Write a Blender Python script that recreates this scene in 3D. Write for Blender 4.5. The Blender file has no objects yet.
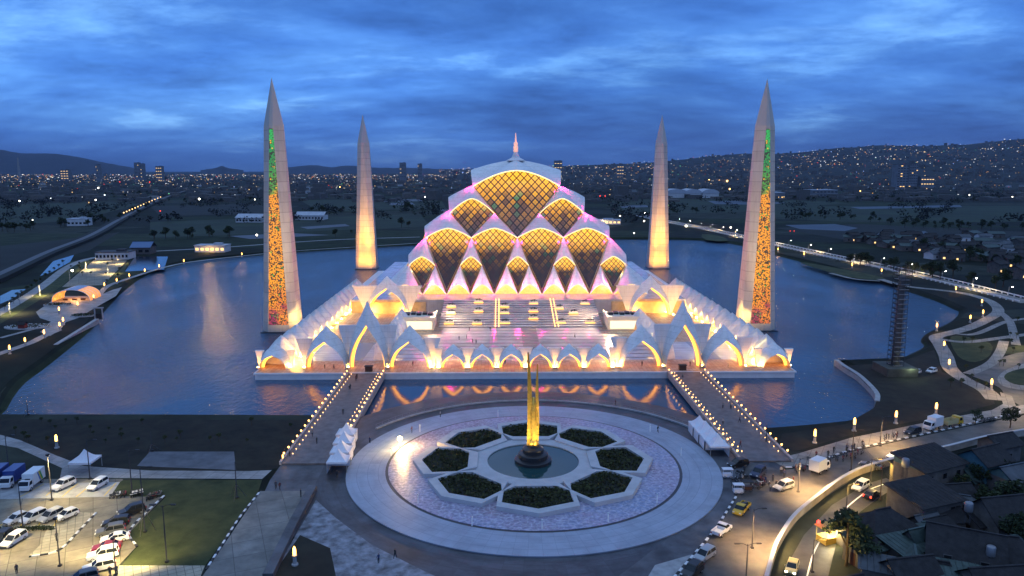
import bpy, bmesh, math, random
from mathutils import Vector, Matrix, noise
from mathutils.geometry import tessellate_polygon
R = math.radians
PI = math.pi
sc = bpy.context.scene
col = sc.collection
rng = random.Random(11)

# ---------------------------------------------------------------- camera
CF, CP, CYAW = 747.93, 0.15637, 0.014658
CAM = Vector((-7.83, -400.3, 64.71))
cam = bpy.data.objects.new('camera', bpy.data.cameras.new('camera'))
col.objects.link(cam)
cam.location = CAM
cam.rotation_euler = (PI / 2 - CP, 0, -CYAW)
cam.data.sensor_width = 36
cam.data.lens = CF / 1024 * 36
cam.data.clip_start = 1
cam.data.clip_end = 80000
sc.camera = cam

# ---------------------------------------------------------------- world: dusk sky with streaky clouds
W = bpy.data.worlds.new('World')
sc.world = W
W.use_nodes = True
wn, wl = W.node_tree.nodes, W.node_tree.links
wn.clear()


def nd(tree, kind, **kw):
    n = tree.nodes.new(kind)
    for k, v in kw.items():
        if k.startswith('i_'):
            key = k[2:]
            n.inputs[int(key) if key.isdigit() else key.replace('_', ' ')].default_value = v
        else:
            setattr(n, k, v)
    return n


def math_node(tree, op, a, b=None, clamp=False):
    n = tree.nodes.new('ShaderNodeMath')
    n.operation = op
    n.use_clamp = clamp
    for i, v in enumerate((a, b)):
        if v is None:
            continue
        if isinstance(v, (int, float)):
            n.inputs[i].default_value = v
        else:
            tree.links.new(v, n.inputs[i])
    return n.outputs[0]


def ramp(tree, fac, stops, interp='LINEAR'):
    n = tree.nodes.new('ShaderNodeValToRGB')
    n.color_ramp.interpolation = interp
    el = n.color_ramp.elements
    while len(el) < len(stops):
        el.new(0.5)
    for e, (p, c) in zip(el, stops):
        e.position = p
        e.color = (*c, 1) if len(c) == 3 else c
    if fac is not None:
        tree.links.new(fac, n.inputs[0])
    return n.outputs[0]


def mix(tree, fac, a, b, mode='MIX'):
    n = tree.nodes.new('ShaderNodeMix')
    n.data_type = 'RGBA'
    n.blend_type = mode
    for sock, v in ((n.inputs[0], fac), (n.inputs[6], a), (n.inputs[7], b)):
        if isinstance(v, (int, float)):
            sock.default_value = v
        elif isinstance(v, (tuple, list)):
            sock.default_value = (*v, 1) if len(v) == 3 else v
        else:
            tree.links.new(v, sock)
    return n.outputs[2]


T = W.node_tree
SUN_EL, SUN_ROT = R(1.5), R(200)
tc = nd(T, 'ShaderNodeTexCoord')
sep = nd(T, 'ShaderNodeSeparateXYZ')
wl.new(tc.outputs['Generated'], sep.inputs[0])
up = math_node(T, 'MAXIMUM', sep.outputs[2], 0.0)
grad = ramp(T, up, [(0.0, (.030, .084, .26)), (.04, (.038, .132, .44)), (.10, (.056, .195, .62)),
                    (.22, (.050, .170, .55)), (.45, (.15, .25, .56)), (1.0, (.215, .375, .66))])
# clouds: streaks that flatten towards the horizon
cv = nd(T, 'ShaderNodeCombineXYZ')
den = math_node(T, 'ADD', up, 0.17)
wl.new(math_node(T, 'DIVIDE', sep.outputs[0], den), cv.inputs[0])
wl.new(math_node(T, 'DIVIDE', sep.outputs[1], den), cv.inputs[1])
mp = nd(T, 'ShaderNodeMapping')
mp.inputs['Scale'].default_value = (.62, .80, 1)
mp.inputs['Location'].default_value = (3.4, 1.3, 0)
mp.inputs['Rotation'].default_value = (0, 0, R(9))
wl.new(cv.outputs[0], mp.inputs[0])
n1 = nd(T, 'ShaderNodeTexNoise', i_Scale=1.45, i_Detail=12.0, i_Roughness=.64, i_Distortion=.25)
wl.new(mp.outputs[0], n1.inputs['Vector'])
n2 = nd(T, 'ShaderNodeTexNoise', i_Scale=.75, i_Detail=3.0, i_Roughness=.5)
wl.new(mp.outputs[0], n2.inputs['Vector'])
c1 = ramp(T, n1.outputs[0], [(.32, (.50, .55, .62)), (.45, (.84, .88, .92)), (.55, (1.15, 1.10, 1.04)), (.66, (2.5, 1.9, 1.38)), (.76, (4.2, 2.8, 1.7))])
c2 = ramp(T, n2.outputs[0], [(.34, (.68, .72, .76)), (.50, (1.15, 1.14, 1.12)), (.66, (1.9, 1.65, 1.35))])
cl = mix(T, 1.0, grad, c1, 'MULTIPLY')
cl = mix(T, 1.0, cl, c2, 'MULTIPLY')
n3 = nd(T, 'ShaderNodeTexNoise', i_Scale=5.5, i_Detail=8.0, i_Roughness=.62)
wl.new(mp.outputs[0], n3.inputs['Vector'])
cl = mix(T, 1.0, cl, ramp(T, n3.outputs[0], [(.30, (.80, .82, .85)), (.5, (1, 1, 1)), (.72, (1.3, 1.24, 1.14))]), 'MULTIPLY')
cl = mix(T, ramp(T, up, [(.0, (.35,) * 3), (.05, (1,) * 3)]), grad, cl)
# heavier, darker weather towards the hills on the right
side = ramp(T, math_node(T, 'ADD', sep.outputs[0], .2), [(.35, (1, 1, 1)), (.85, (.50, .52, .58))])
low = ramp(T, up, [(.04, (1, 1, 1)), (.20, (0, 0, 0))])
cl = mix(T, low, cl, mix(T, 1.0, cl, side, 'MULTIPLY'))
sky = nd(T, 'ShaderNodeTexSky', sky_type='NISHITA', sun_disc=False, sun_elevation=SUN_EL, sun_rotation=SUN_ROT, altitude=700)
skyc = mix(T, 1.0, sky.outputs[0], (.006, .009, .016), 'MULTIPLY')
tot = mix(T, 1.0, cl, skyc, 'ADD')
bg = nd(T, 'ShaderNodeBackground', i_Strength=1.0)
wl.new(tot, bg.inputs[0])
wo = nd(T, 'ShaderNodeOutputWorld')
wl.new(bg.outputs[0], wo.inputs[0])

sun = bpy.data.objects.new('sun', bpy.data.lights.new('sun', 'SUN'))
col.objects.link(sun)
sun.data.energy = .05
sun.data.angle = R(25)
sun.data.color = (.70, .82, 1.0)
sun.rotation_euler = (R(55), 0, R(-20))

vs = sc.view_settings
vs.view_transform = 'Standard'
vs.look = 'None'
vs.gamma = 1
vs.exposure = 0.4
vs.use_curve_mapping = False
cy = sc.cycles
cy.use_denoising = True
cy.max_bounces = 5
cy.diffuse_bounces = 2
cy.glossy_bounces = 3
cy.transparent_max_bounces = 6
cy.sample_clamp_indirect = 4
cy.sample_clamp_direct = 0
cy.caustics_reflective = False
cy.caustics_refractive = False
cy.use_light_tree = True


# ---------------------------------------------------------------- pixel ray helper (survey of the place from the photograph)
_F = Vector((math.sin(CYAW) * math.cos(CP), math.cos(CYAW) * math.cos(CP), -math.sin(CP)))
_R = Vector((math.cos(CYAW), -math.sin(CYAW), 0))
_U = _R.cross(_F)


def g(px, py, z=2.0):
    """ground point surveyed at picture point px, py on the level z"""
    d = _F + _R * ((px - 512) / CF) + _U * ((288 - py) / CF)
    t = (z - CAM.z) / d.z
    p = CAM + d * t
    return Vector((p.x, p.y, z))


def at_depth(px, py, dist):
    d = _F + _R * ((px - 512) / CF) + _U * ((288 - py) / CF)
    return CAM + d * (dist / d.y)


# ---------------------------------------------------------------- materials
MATS = {}


def mat(name, color, rough=.7, metal=0.0, emit=None, strength=0.0, var=0.0, vscale=1.0, bump=0.0, bscale=8.0, spec=.4, coord='Object', detail=5.0, var2=None):
    m = bpy.data.materials.new(name)
    m.use_nodes = True
    t = m.node_tree
    b = t.nodes['Principled BSDF']
    b.inputs['Base Color'].default_value = (*color, 1)
    b.inputs['Roughness'].default_value = rough
    b.inputs['Metallic'].default_value = metal
    b.inputs['Specular IOR Level'].default_value = spec
    if var or bump:
        c = nd(t, 'ShaderNodeTexCoord')
    if var:
        n = nd(t, 'ShaderNodeTexNoise', i_Scale=vscale, i_Detail=detail, i_Roughness=.62)
        t.links.new(c.outputs[coord], n.inputs['Vector'])
        lo = tuple(max(0, x * (1 - var)) for x in color)
        hi = tuple(x * (1 + var) for x in color) if var2 is None else var2
        t.links.new(ramp(t, n.outputs[0], [(.32, lo), (.68, hi)]), b.inputs['Base Color'])
    if bump:
        n = nd(t, 'ShaderNodeTexNoise', i_Scale=bscale, i_Detail=4.0)
        t.links.new(c.outputs[coord], n.inputs['Vector'])
        bp = nd(t, 'ShaderNodeBump', i_Strength=bump, i_Distance=.1)
        t.links.new(n.outputs[0], bp.inputs['Height'])
        t.links.new(bp.outputs[0], b.inputs['Normal'])
    if emit:
        b.inputs['Emission Color'].default_value = (*emit, 1)
        b.inputs['Emission Strength'].default_value = strength
    MATS[name] = m
    return m


def lamp_mat(name, color, strength):
    m = bpy.data.materials.new(name)
    m.use_nodes = True
    t = m.node_tree
    t.nodes.clear()
    e = nd(t, 'ShaderNodeEmission', i_Strength=strength)
    e.inputs[0].default_value = (*color, 1)
    o = nd(t, 'ShaderNodeOutputMaterial')
    t.links.new(e.outputs[0], o.inputs[0])
    MATS[name] = m
    return m


# ---------------------------------------------------------------- mesh builder
class MB:
    def __init__(self):
        self.v, self.f, self.m, self.uv, self.uv2, self.sm = [], [], [], {}, {}, []

    def face(self, pts, mi=0, uv=None, uv2=None, smooth=False):
        i = len(self.v)
        self.v += [tuple(p) for p in pts]
        self.f.append(tuple(range(i, i + len(pts))))
        self.m.append(mi)
        self.sm.append(smooth)
        if uv:
            self.uv[len(self.f) - 1] = uv
        if uv2:
            self.uv2[len(self.f) - 1] = uv2

    def grid(self, fn, nu, nv, mi=0, smooth=True, closed_u=False):
        i0 = len(self.v)
        for b in range(nv + 1):
            for a in range(nu + (0 if closed_u else 1)):
                self.v.append(tuple(fn(a / nu, b / nv)))
        w = nu if closed_u else nu + 1
        for b in range(nv):
            for a in range(nu):
                a2 = (a + 1) % w
                self.f.append((i0 + b * w + a, i0 + b * w + a2, i0 + (b + 1) * w + a2, i0 + (b + 1) * w + a))
                self.m.append(mi)
                self.sm.append(smooth)

    def box(self, c, s, rot=0.0, mi=0, taper=1.0, tilt=None):
        """c centre of the underside, s full sizes"""
        x, y, z = s[0] / 2, s[1] / 2, s[2]
        p = [(-x, -y, 0), (x, -y, 0), (x, y, 0), (-x, y, 0)]
        p += [(a * taper, b * taper, z) for a, b, _ in p]
        ca, sa = math.cos(rot), math.sin(rot)
        i = len(self.v)
        for a, b, h in p:
            q = (a * ca - b * sa + c[0], a * sa + b * ca + c[1], h + c[2])
            self.v.append(q)
        for f in ((3, 2, 1, 0), (4, 5, 6, 7), (0, 1, 5, 4), (1, 2, 6, 5), (2, 3, 7, 6), (3, 0, 4, 7)):
            self.f.append(tuple(i + k for k in f))
            self.m.append(mi)
            self.sm.append(False)

    def prism(self, poly, z0, z1, mi=0, mi_top=None, bottom=False):
        n = len(poly)
        for k in range(n):
            a, b = poly[k], poly[(k + 1) % n]
            self.face([(a[0], a[1], z0), (b[0], b[1], z0), (b[0], b[1], z1), (a[0], a[1], z1)], mi)
        self.flat(poly, z1, mi if mi_top is None else mi_top)
        if bottom:
            self.flat(poly, z0, mi)

    def flat(self, poly, z, mi=0, holes=()):
        loops = [[Vector((p[0], p[1], 0)) for p in poly]] + [[Vector((p[0], p[1], 0)) for p in h] for h in holes]
        allp = [p for l in loops for p in l]
        for tri in tessellate_polygon(loops):
            q = [allp[k] for k in tri]
            cr = (q[1] - q[0]).cross(q[2] - q[0]).z
            if abs(cr) < 1e-9:
                continue
            if cr < 0:
                q.reverse()
            self.face([(p.x, p.y, z) for p in q], mi)

    def lathe(self, c, prof, n=12, mi=0, smooth=True):
        c = Vector(c)
        i0 = len(self.v)
        for r, z in prof:
            for k in range(n):
                a = 2 * PI * k / n
                self.v.append((c.x + r * math.cos(a), c.y + r * math.sin(a), c.z + z))
        for j in range(len(prof) - 1):
            for k in range(n):
                k2 = (k + 1) % n
                self.f.append((i0 + j * n + k, i0 + j * n + k2, i0 + (j + 1) * n + k2, i0 + (j + 1) * n + k))
                self.m.append(mi)
                self.sm.append(smooth)
        for j, flip in ((0, True), (len(prof) - 1, False)):
            if prof[j][0] > 1e-4:
                idx = [i0 + j * n + k for k in range(n)]
                self.f.append(tuple(reversed(idx)) if flip else tuple(idx))
                self.m.append(mi)
                self.sm.append(False)

    def tube(self, pts, r, n=6, mi=0, smooth=True):
        pts = [Vector(p) for p in pts]
        rs = r if isinstance(r, (list, tuple)) else [r] * len(pts)
        i0 = len(self.v)
        for k, p in enumerate(pts):
            d = (pts[min(k + 1, len(pts) - 1)] - pts[max(k - 1, 0)])
            d = d.normalized() if d.length > 1e-9 else Vector((0, 0, 1))
            a = d.cross(Vector((0, 0, 1)))
            a = a.normalized() if a.length > 1e-3 else Vector((1, 0, 0))
            b = d.cross(a)
            for j in range(n):
                t = 2 * PI * j / n
                self.v.append(tuple(p + (a * math.cos(t) + b * math.sin(t)) * rs[k]))
        for k in range(len(pts) - 1):
            for j in range(n):
                j2 = (j + 1) % n
                self.f.append((i0 + k * n + j, i0 + k * n + j2, i0 + (k + 1) * n + j2, i0 + (k + 1) * n + j))
                self.m.append(mi)
                self.sm.append(smooth)
        for k in (0, len(pts) - 1):
            self.f.append(tuple(i0 + k * n + j for j in range(n)))
            self.m.append(mi)
            self.sm.append(False)

    def ball(self, c, r, mi=0, n=8, m=6, sx=1, sy=1, sz=1):
        self.lathe_scaled(c, r, n, m, mi, sx, sy, sz)

    def lathe_scaled(self, c, r, n, m, mi, sx, sy, sz):
        c = Vector(c)
        i0 = len(self.v)
        for j in range(m + 1):
            t = PI * j / m
            for k in range(n):
                a = 2 * PI * k / n
                rr = max(math.sin(t), 1e-3)
                self.v.append((c.x + r * sx * rr * math.cos(a), c.y + r * sy * rr * math.sin(a), c.z - r * sz * math.cos(t)))
        for j in range(m):
            for k in range(n):
                k2 = (k + 1) % n
                self.f.append((i0 + j * n + k, i0 + j * n + k2, i0 + (j + 1) * n + k2, i0 + (j + 1) * n + k))
                self.m.append(mi)
                self.sm.append(True)

    def build(self, name, mats, parent=None, loc=None, rotz=0.0, weld=False):
        me = bpy.data.meshes.new(name)
        me.from_pydata(self.v, [], self.f)
        if not isinstance(mats, (list, tuple)):
            mats = [mats]
        for m in mats:
            me.materials.append(MATS[m] if isinstance(m, str) else m)
        me.polygons.foreach_set('material_index', self.m)
        me.polygons.foreach_set('use_smooth', self.sm)
        for lname, d in (('UVMap', self.uv), ('rel', self.uv2)):
            if d:
                l = me.uv_layers.new(name=lname)
                for fi, uvs in d.items():
                    for li, q in zip(me.polygons[fi].loop_indices, uvs):
                        l.data[li].uv = q
        if weld:
            bm = bmesh.new()
            bm.from_mesh(me)
            bmesh.ops.remove_doubles(bm, verts=bm.verts, dist=1e-3)
            bm.to_mesh(me)
            bm.free()
        me.update()
        o = bpy.data.objects.new(name, me)
        col.objects.link(o)
        if parent is not None:
            o.parent = parent
        if loc is not None:
            o.location = loc
        o.rotation_euler.z = rotz
        return o


def tag(o, label=None, cat=None, group=None, kind=None):
    if label:
        o['label'] = label
    if cat:
        o['category'] = cat
    if group:
        o['group'] = group
    if kind:
        o['kind'] = kind
    return o


def empty(name, loc=(0, 0, 0), label=None, cat=None, group=None, rotz=0.0):
    o = bpy.data.objects.new(name, None)
    o.empty_display_size = .3
    col.objects.link(o)
    o.location = loc
    o.rotation_euler.z = rotz
    return tag(o, label, cat, group)


def struct(name, mb, mats):
    return tag(mb.build(name, mats), kind='structure')


def copy_tree(o, parent=None):
    c = o.copy()
    col.objects.link(c)
    if parent is not None:
        c.parent = parent
    for ch in list(o.children):
        copy_tree(ch, c)
    return c


def point(parent, loc, power, color, radius=.3):
    l = bpy.data.lights.new('lamp_light', 'POINT')
    l.energy = power
    l.color = color
    l.shadow_soft_size = radius
    o = bpy.data.objects.new('lamp_light', l)
    col.objects.link(o)
    o.location = loc
    if parent is not None:
        o.parent = parent
    return o


def spot(parent, loc, aim, power, color, size=60, blend=.6, radius=.3):
    l = bpy.data.lights.new('spot_light', 'SPOT')
    l.energy = power
    l.color = color
    l.spot_size = R(size)
    l.spot_blend = blend
    l.shadow_soft_size = radius
    o = bpy.data.objects.new('spot_light', l)
    col.objects.link(o)
    o.location = loc
    o.rotation_euler = (Vector(aim) - Vector(loc)).to_track_quat('-Z', 'Y').to_euler()
    if parent is not None:
        o.parent = parent
    return o




def spline(pts, n=8, closed=False):
    """Catmull-Rom through 2-D or 3-D points"""
    P = [Vector(p) for p in pts]
    out = []
    m = len(P)
    rngk = range(m if closed else m - 1)
    for k in rngk:
        p1, p2 = P[k], P[(k + 1) % m]
        p0 = P[(k - 1) % m] if closed or k > 0 else p1 * 2 - p2
        p3 = P[(k + 2) % m] if closed or k + 2 < m else p2 * 2 - p1
        for j in range(n):
            t = j / n
            out.append(.5 * ((2 * p1) + (p2 - p0) * t + (2 * p0 - 5 * p1 + 4 * p2 - p3) * t * t + (3 * p1 - p0 - 3 * p2 + p3) * t ** 3))
    if not closed:
        out.append(P[-1])
    return out


def ribbon(mb, pts, w, z, mi=0):
    """flat strip of width w along a 2-D path"""
    P = [Vector((p[0], p[1])) for p in pts]
    L = []
    for k, p in enumerate(P):
        d = (P[min(k + 1, len(P) - 1)] - P[max(k - 1, 0)]).normalized()
        nrm = Vector((-d.y, d.x))
        L.append((p + nrm * w / 2, p - nrm * w / 2))
    for k in range(len(P) - 1):
        a, b = L[k], L[k + 1]
        mb.face([(a[1].x, a[1].y, z), (b[1].x, b[1].y, z), (b[0].x, b[0].y, z), (a[0].x, a[0].y, z)], mi)


def strip_wall(mb, pts, w, z0, z1, mi=0):
    """raised kerb or low wall of width w along a path"""
    P = [Vector((p[0], p[1])) for p in pts]
    L = []
    for k, p in enumerate(P):
        d = (P[min(k + 1, len(P) - 1)] - P[max(k - 1, 0)]).normalized()
        nrm = Vector((-d.y, d.x))
        L.append((p + nrm * w / 2, p - nrm * w / 2))
    for k in range(len(P) - 1):
        (a, b), (c, d) = L[k], L[k + 1]
        q = lambda v, z: (v.x, v.y, z)
        mb.face([q(b, z1), q(d, z1), q(c, z1), q(a, z1)], mi)
        mb.face([q(a, z0), q(a, z1), q(c, z1), q(c, z0)], mi)
        mb.face([q(b, z1), q(b, z0), q(d, z0), q(d, z1)], mi)
    for (a, b) in (L[0], L[-1]):
        mb.face([(a.x, a.y, z0), (b.x, b.y, z0), (b.x, b.y, z1), (a.x, a.y, z1)], mi)

# ---------------------------------------------------------------- shared materials
WARM = (1.0, .54, .11)


def panelled(name, color, rough, sx, sz, var, joint):
    """cladding panels: slight tone differences from panel to panel, fine joints, rain marks"""
    m = bpy.data.materials.new(name)
    m.use_nodes = True
    t = m.node_tree
    b = t.nodes['Principled BSDF']
    c = nd(t, 'ShaderNodeTexCoord')
    s = nd(t, 'ShaderNodeSeparateXYZ')
    t.links.new(c.outputs['Object'], s.inputs[0])
    v = nd(t, 'ShaderNodeCombineXYZ')
    dz = math_node(t, 'DIVIDE', s.outputs[2], sz)
    for i, d in ((0, sx), (1, sx)):
        t.links.new(math_node(t, 'FLOOR', math_node(t, 'DIVIDE', s.outputs[i], d)), v.inputs[i])
    t.links.new(math_node(t, 'FLOOR', dz), v.inputs[2])
    w = nd(t, 'ShaderNodeTexWhiteNoise')
    t.links.new(v.outputs[0], w.inputs[0])
    k = mix(t, w.outputs[0], tuple(q * (1 - var) for q in color), tuple(min(1, q * (1 + var * .5)) for q in color))
    mp_ = nd(t, 'ShaderNodeMapping')
    mp_.inputs['Scale'].default_value = (.9, .9, .12)
    t.links.new(c.outputs['Object'], mp_.inputs[0])
    n = nd(t, 'ShaderNodeTexNoise', i_Scale=1.0, i_Detail=7.0, i_Roughness=.65)
    t.links.new(mp_.outputs[0], n.inputs['Vector'])
    k = mix(t, 1.0, k, ramp(t, n.outputs[0], [(.32, (.84, .83, .81)), (.55, (1, 1, 1))]), 'MULTIPLY')
    j = math_node(t, 'LESS_THAN', math_node(t, 'FRACT', dz), .07)
    k = mix(t, math_node(t, 'MULTIPLY', j, joint), k, tuple(q * .4 for q in color))
    t.links.new(k, b.inputs['Base Color'])
    b.inputs['Roughness'].default_value = rough
    MATS[name] = m


panelled('white_shell', (.80, .79, .78), .42, 3.1, 1.9, .05, .35)
panelled('minaret_stone', (.56, .51, .45), .55, 40, 4.0, .10, .5)
mat('shell_lining', (.80, .74, .60), .5)
mat('white_edge', (.72, .72, .72), .5, var=.08, vscale=.4)
mat('concrete', (.34, .34, .34), .75, var=.22, vscale=.6)
mat('pale_concrete', (.46, .46, .47), .7, var=.12, vscale=.4)
mat('asphalt', (.045, .045, .048), .55, var=.35, vscale=.35)
mat('dark_paving', (.075, .077, .085), .5, var=.6, vscale=.22)
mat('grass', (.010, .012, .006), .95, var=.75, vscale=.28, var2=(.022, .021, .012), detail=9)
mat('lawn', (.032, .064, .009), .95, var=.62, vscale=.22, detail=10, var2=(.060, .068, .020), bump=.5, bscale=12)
mat('earth', (.020, .021, .014), .95, var=.5, vscale=.12)
mat('dark_metal', (.03, .03, .035), .45, metal=.5)
mat('grey_metal', (.25, .25, .26), .45, metal=.6)
mat('gold', (.80, .52, .10), .32, metal=.75, var=.25, vscale=2)
mat('black_stone', (.025, .025, .028), .35)
mat('foliage', (.018, .030, .010), .9, var=.6, vscale=1.2)
mat('foliage_pale', (.034, .048, .016), .9, var=.5, vscale=1.2)
mat('bark', (.06, .045, .03), .9)
mat('tent_cloth', (.72, .72, .76), .6, var=.06, vscale=2)
mat('white_paint', (.75, .75, .75), .5)
mat('black_paint', (.02, .02, .02), .6)
mat('yellow_paint', (.62, .42, .04), .5)
lamp_mat('lamp_warm', (1, .45, .08), 9)
lamp_mat('lamp_bollard', (1, .46, .12), 6)
lamp_mat('lamp_uplight', (1, .45, .07), 300)
lamp_mat('lamp_white', (1, .90, .66), 160)
lamp_mat('strip_gold', (1, .37, .04), 4.0)
lamp_mat('strip_warm', (1, .68, .32), 1.7)


def water_mat(name, base, rough):
    """wind ripples on the open lake, dying down in the shelter of the podium"""
    m = bpy.data.materials.new(name)
    m.use_nodes = True
    t = m.node_tree
    b = t.nodes['Principled BSDF']
    b.inputs['Base Color'].default_value = (*base, 1)
    b.inputs['Roughness'].default_value = rough
    b.inputs['IOR'].default_value = 1.33
    c = nd(t, 'ShaderNodeTexCoord')
    mp_ = nd(t, 'ShaderNodeMapping')
    mp_.inputs['Scale'].default_value = (1, .55, 1)
    mp_.inputs['Rotation'].default_value = (0, 0, R(25))
    t.links.new(c.outputs['Object'], mp_.inputs[0])
    a = nd(t, 'ShaderNodeTexNoise', i_Scale=.5, i_Detail=6.0, i_Roughness=.6)
    t.links.new(mp_.outputs[0], a.inputs['Vector'])
    big = nd(t, 'ShaderNodeTexNoise', i_Scale=.03, i_Detail=3.0)
    t.links.new(mp_.outputs[0], big.inputs['Vector'])
    st = ramp(t, big.outputs[0], [(.3, (.35,) * 3), (.7, (1,) * 3)])
    s = nd(t, 'ShaderNodeSeparateXYZ')
    t.links.new(c.outputs['Object'], s.inputs[0])
    ax = math_node(t, 'DIVIDE', math_node(t, 'ABSOLUTE', s.outputs[0]), 200.0)
    fx = ramp(t, ax, [(.26, (0,) * 3), (.56, (1,) * 3)])
    fy = ramp(t, math_node(t, 'DIVIDE', math_node(t, 'ADD', s.outputs[1], 260.0), 200.0), [(.38, (0,) * 3), (.60, (1,) * 3)])
    op = math_node(t, 'MAXIMUM', fx, fy)
    dist = math_node(t, 'ADD', math_node(t, 'MULTIPLY', op, 1.15), .05)
    bp = nd(t, 'ShaderNodeBump')
    t.links.new(st, bp.inputs['Strength'])
    t.links.new(dist, bp.inputs['Distance'])
    t.links.new(a.outputs[0], bp.inputs['Height'])
    t.links.new(bp.outputs[0], b.inputs['Normal'])
    MATS[name] = m


water_mat('lake_water', (.032, .074, .135), .06)


def ground_mat():
    m = bpy.data.materials.new('ground')
    m.use_nodes = True
    t = m.node_tree
    b = t.nodes['Principled BSDF']
    b.inputs['Roughness'].default_value = .95
    b.inputs['Specular IOR Level'].default_value = .15
    c = nd(t, 'ShaderNodeTexCoord')
    mp_ = nd(t, 'ShaderNodeMapping')
    mp_.inputs['Rotation'].default_value = (0, 0, R(14))
    mp_.inputs['Scale'].default_value = (.0045, .010, 1)
    t.links.new(c.outputs['Object'], mp_.inputs[0])
    vo = nd(t, 'ShaderNodeTexVoronoi', i_Scale=1.0, i_Randomness=.8)
    vo.distance = 'CHEBYCHEV'
    t.links.new(mp_.outputs[0], vo.inputs['Vector'])
    fields = ramp(t, nd_sep(t, vo.outputs['Color']), [(0, (.012, .017, .010)), (.25, (.020, .030, .014)), (.45, (.028, .038, .020)),
                                                   (.6, (.016, .020, .016)), (.8, (.034, .040, .030)), (1, (.018, .028, .012))], 'CONSTANT')
    n = nd(t, 'ShaderNodeTexNoise', i_Scale=.06, i_Detail=8.0, i_Roughness=.65)
    t.links.new(c.outputs['Object'], n.inputs['Vector'])
    k = mix(t, 1.0, fields, ramp(t, n.outputs[0], [(.3, (.45,) * 3), (.7, (1.4,) * 3)]), 'MULTIPLY')
    t.links.new(k, b.inputs['Base Color'])
    MATS['ground'] = m


def nd_sep(t, s):
    n = nd(t, 'ShaderNodeSeparateColor')
    t.links.new(s, n.inputs[0])
    return n.outputs[0]


ground_mat()

# ---------------------------------------------------------------- lake outline (surveyed) and ground sheet
GZ = 1.8
near = [(-2, 417), (60, 417), (150, 417), (262, 417.5), (318, 418), (352, 420.5)]
arc_c, arc_r = Vector((0, -246)), 44.5
left_edge = [(6, 410), (14, 396), (26, 382), (50, 364), (92, 329), (104, 312), (124, 291), (152, 273), (196, 261.5), (240, 257), (300, 252), (420, 245),
             (520, 241), (610, 239.5), (700, 240.5), (748, 247), (776, 255.5), (830, 269), (880, 283), (930, 299), (953, 309), (959, 313), (951, 322), (928, 333), (921, 341),
             (924, 347), (911, 354), (895, 360), (868, 361.5), (834, 363)]
right_in = [(845, 370), (858, 378), (870, 389), (876, 398), (876, 404), (869, 413), (846, 422), (815, 426), (768, 430), (722, 432)]
lake = [g(*p, 0).xy for p in left_edge[:-1]]
lake = [Vector(q[:2]) for q in spline([(p.x, p.y) for p in lake], 4)]
lake += [Vector(q[:2]) for q in spline([tuple(g(*p, 0).xy) for p in [left_edge[-1]] + right_in], 3)]
# front shore: round the fountain plaza, then the straight bank at the left
a0 = math.radians(58)
arc = [arc_c + Vector((math.sin(t), math.cos(t))) * arc_r for t in [a0 - (2 * a0) * k / 24 for k in range(25)]]
lake += arc
fl = [g(*p, 0).xy for p in reversed(near[:-1])]
lake += [Vector(p) for p in fl]
cen = sum(lake, Vector((0, 0))) / len(lake)


def offset_loop(loop, d):
    n = len(loop)
    area = sum(loop[k].x * loop[(k + 1) % n].y - loop[(k + 1) % n].x * loop[k].y for k in range(n))
    s = 1 if area > 0 else -1
    out = []
    for k in range(n):
        t = (loop[(k + 1) % n] - loop[k - 1])
        t = t.normalized() if t.length > 1e-6 else Vector((1, 0))
        out.append(loop[k] + Vector((t.y, -t.x)) * d * s)
    return out


bank_top = offset_loop(lake, 3.2)
gm = MB()
FAR = 26000
outer = [(-FAR, -2500), (FAR, -2500), (FAR, 30000), (-FAR, 30000)]
gm.flat(outer, GZ, 0, [[tuple(p) for p in bank_top]])
nL = len(lake)
for k in range(nL):
    a, b, c, d = lake[k], lake[(k + 1) % nL], bank_top[(k + 1) % nL], bank_top[k]
    ia, ib = Vector(cen - a).normalized() * 3 + a, Vector(cen - b).normalized() * 3 + b
    gm.face([(a.x, a.y, .05), (b.x, b.y, .05), (c.x, c.y, GZ), (d.x, d.y, GZ)], 0)
    gm.face([(ia.x, ia.y, -1.2), (ib.x, ib.y, -1.2), (b.x, b.y, .05), (a.x, a.y, .05)], 0)
struct('ground', gm, ['ground'])

# water: the open lake, and the sheltered moat in front of the podium
x0, x1 = min(p.x for p in lake) - 4, max(p.x for p in lake) + 4
y0, y1 = min(p.y for p in lake) - 4, max(p.y for p in lake) + 4
wm = MB()
wm.face([(x0, y0, 0), (x1, y0, 0), (x1, y1, 0), (x0, y1, 0)])
struct('lake_water', wm, ['lake_water'])
mat('pond_water', (.012, .02, .035), .12)

# the stone lip on the peninsula at the right of the lake
lip = MB()
pts = spline([tuple(g(*p, 1.0).xy) for p in [(836, 362.5), (846, 369.5), (858, 377), (870, 388), (877, 397), (877, 404)]], 4)
strip_wall(lip, pts, 1.3, -.5, 2.0)
tag(lip.build('quay_wall', ['concrete']), 'low stone quay wall curving along the peninsula at the right of the lake', 'wall')
lip = MB()
pts = spline([tuple(g(*p, 1.0).xy) for p in [(146, 299), (176, 283), (206, 268.5)]], 4)
pts = [tuple(g(*p, 1.0).xy) for p in [(56, 347), (75, 335), (97, 321)]]
strip_wall(lip, pts, 1.5, -.5, 2.0)
tag(lip.build('quay_wall', ['concrete']), 'straight concrete quay edge on the left shore of the lake below the park', 'wall')

# ================================================================ THE MOSQUE
PZ, UZ = 2.2, 8.1          # podium floor, upper terrace
mosque = empty('mosque', (0, 0, 0), 'great white mosque of tiered pointed shells with glowing yellow lattice glass, standing in the lake', 'mosque')


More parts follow.
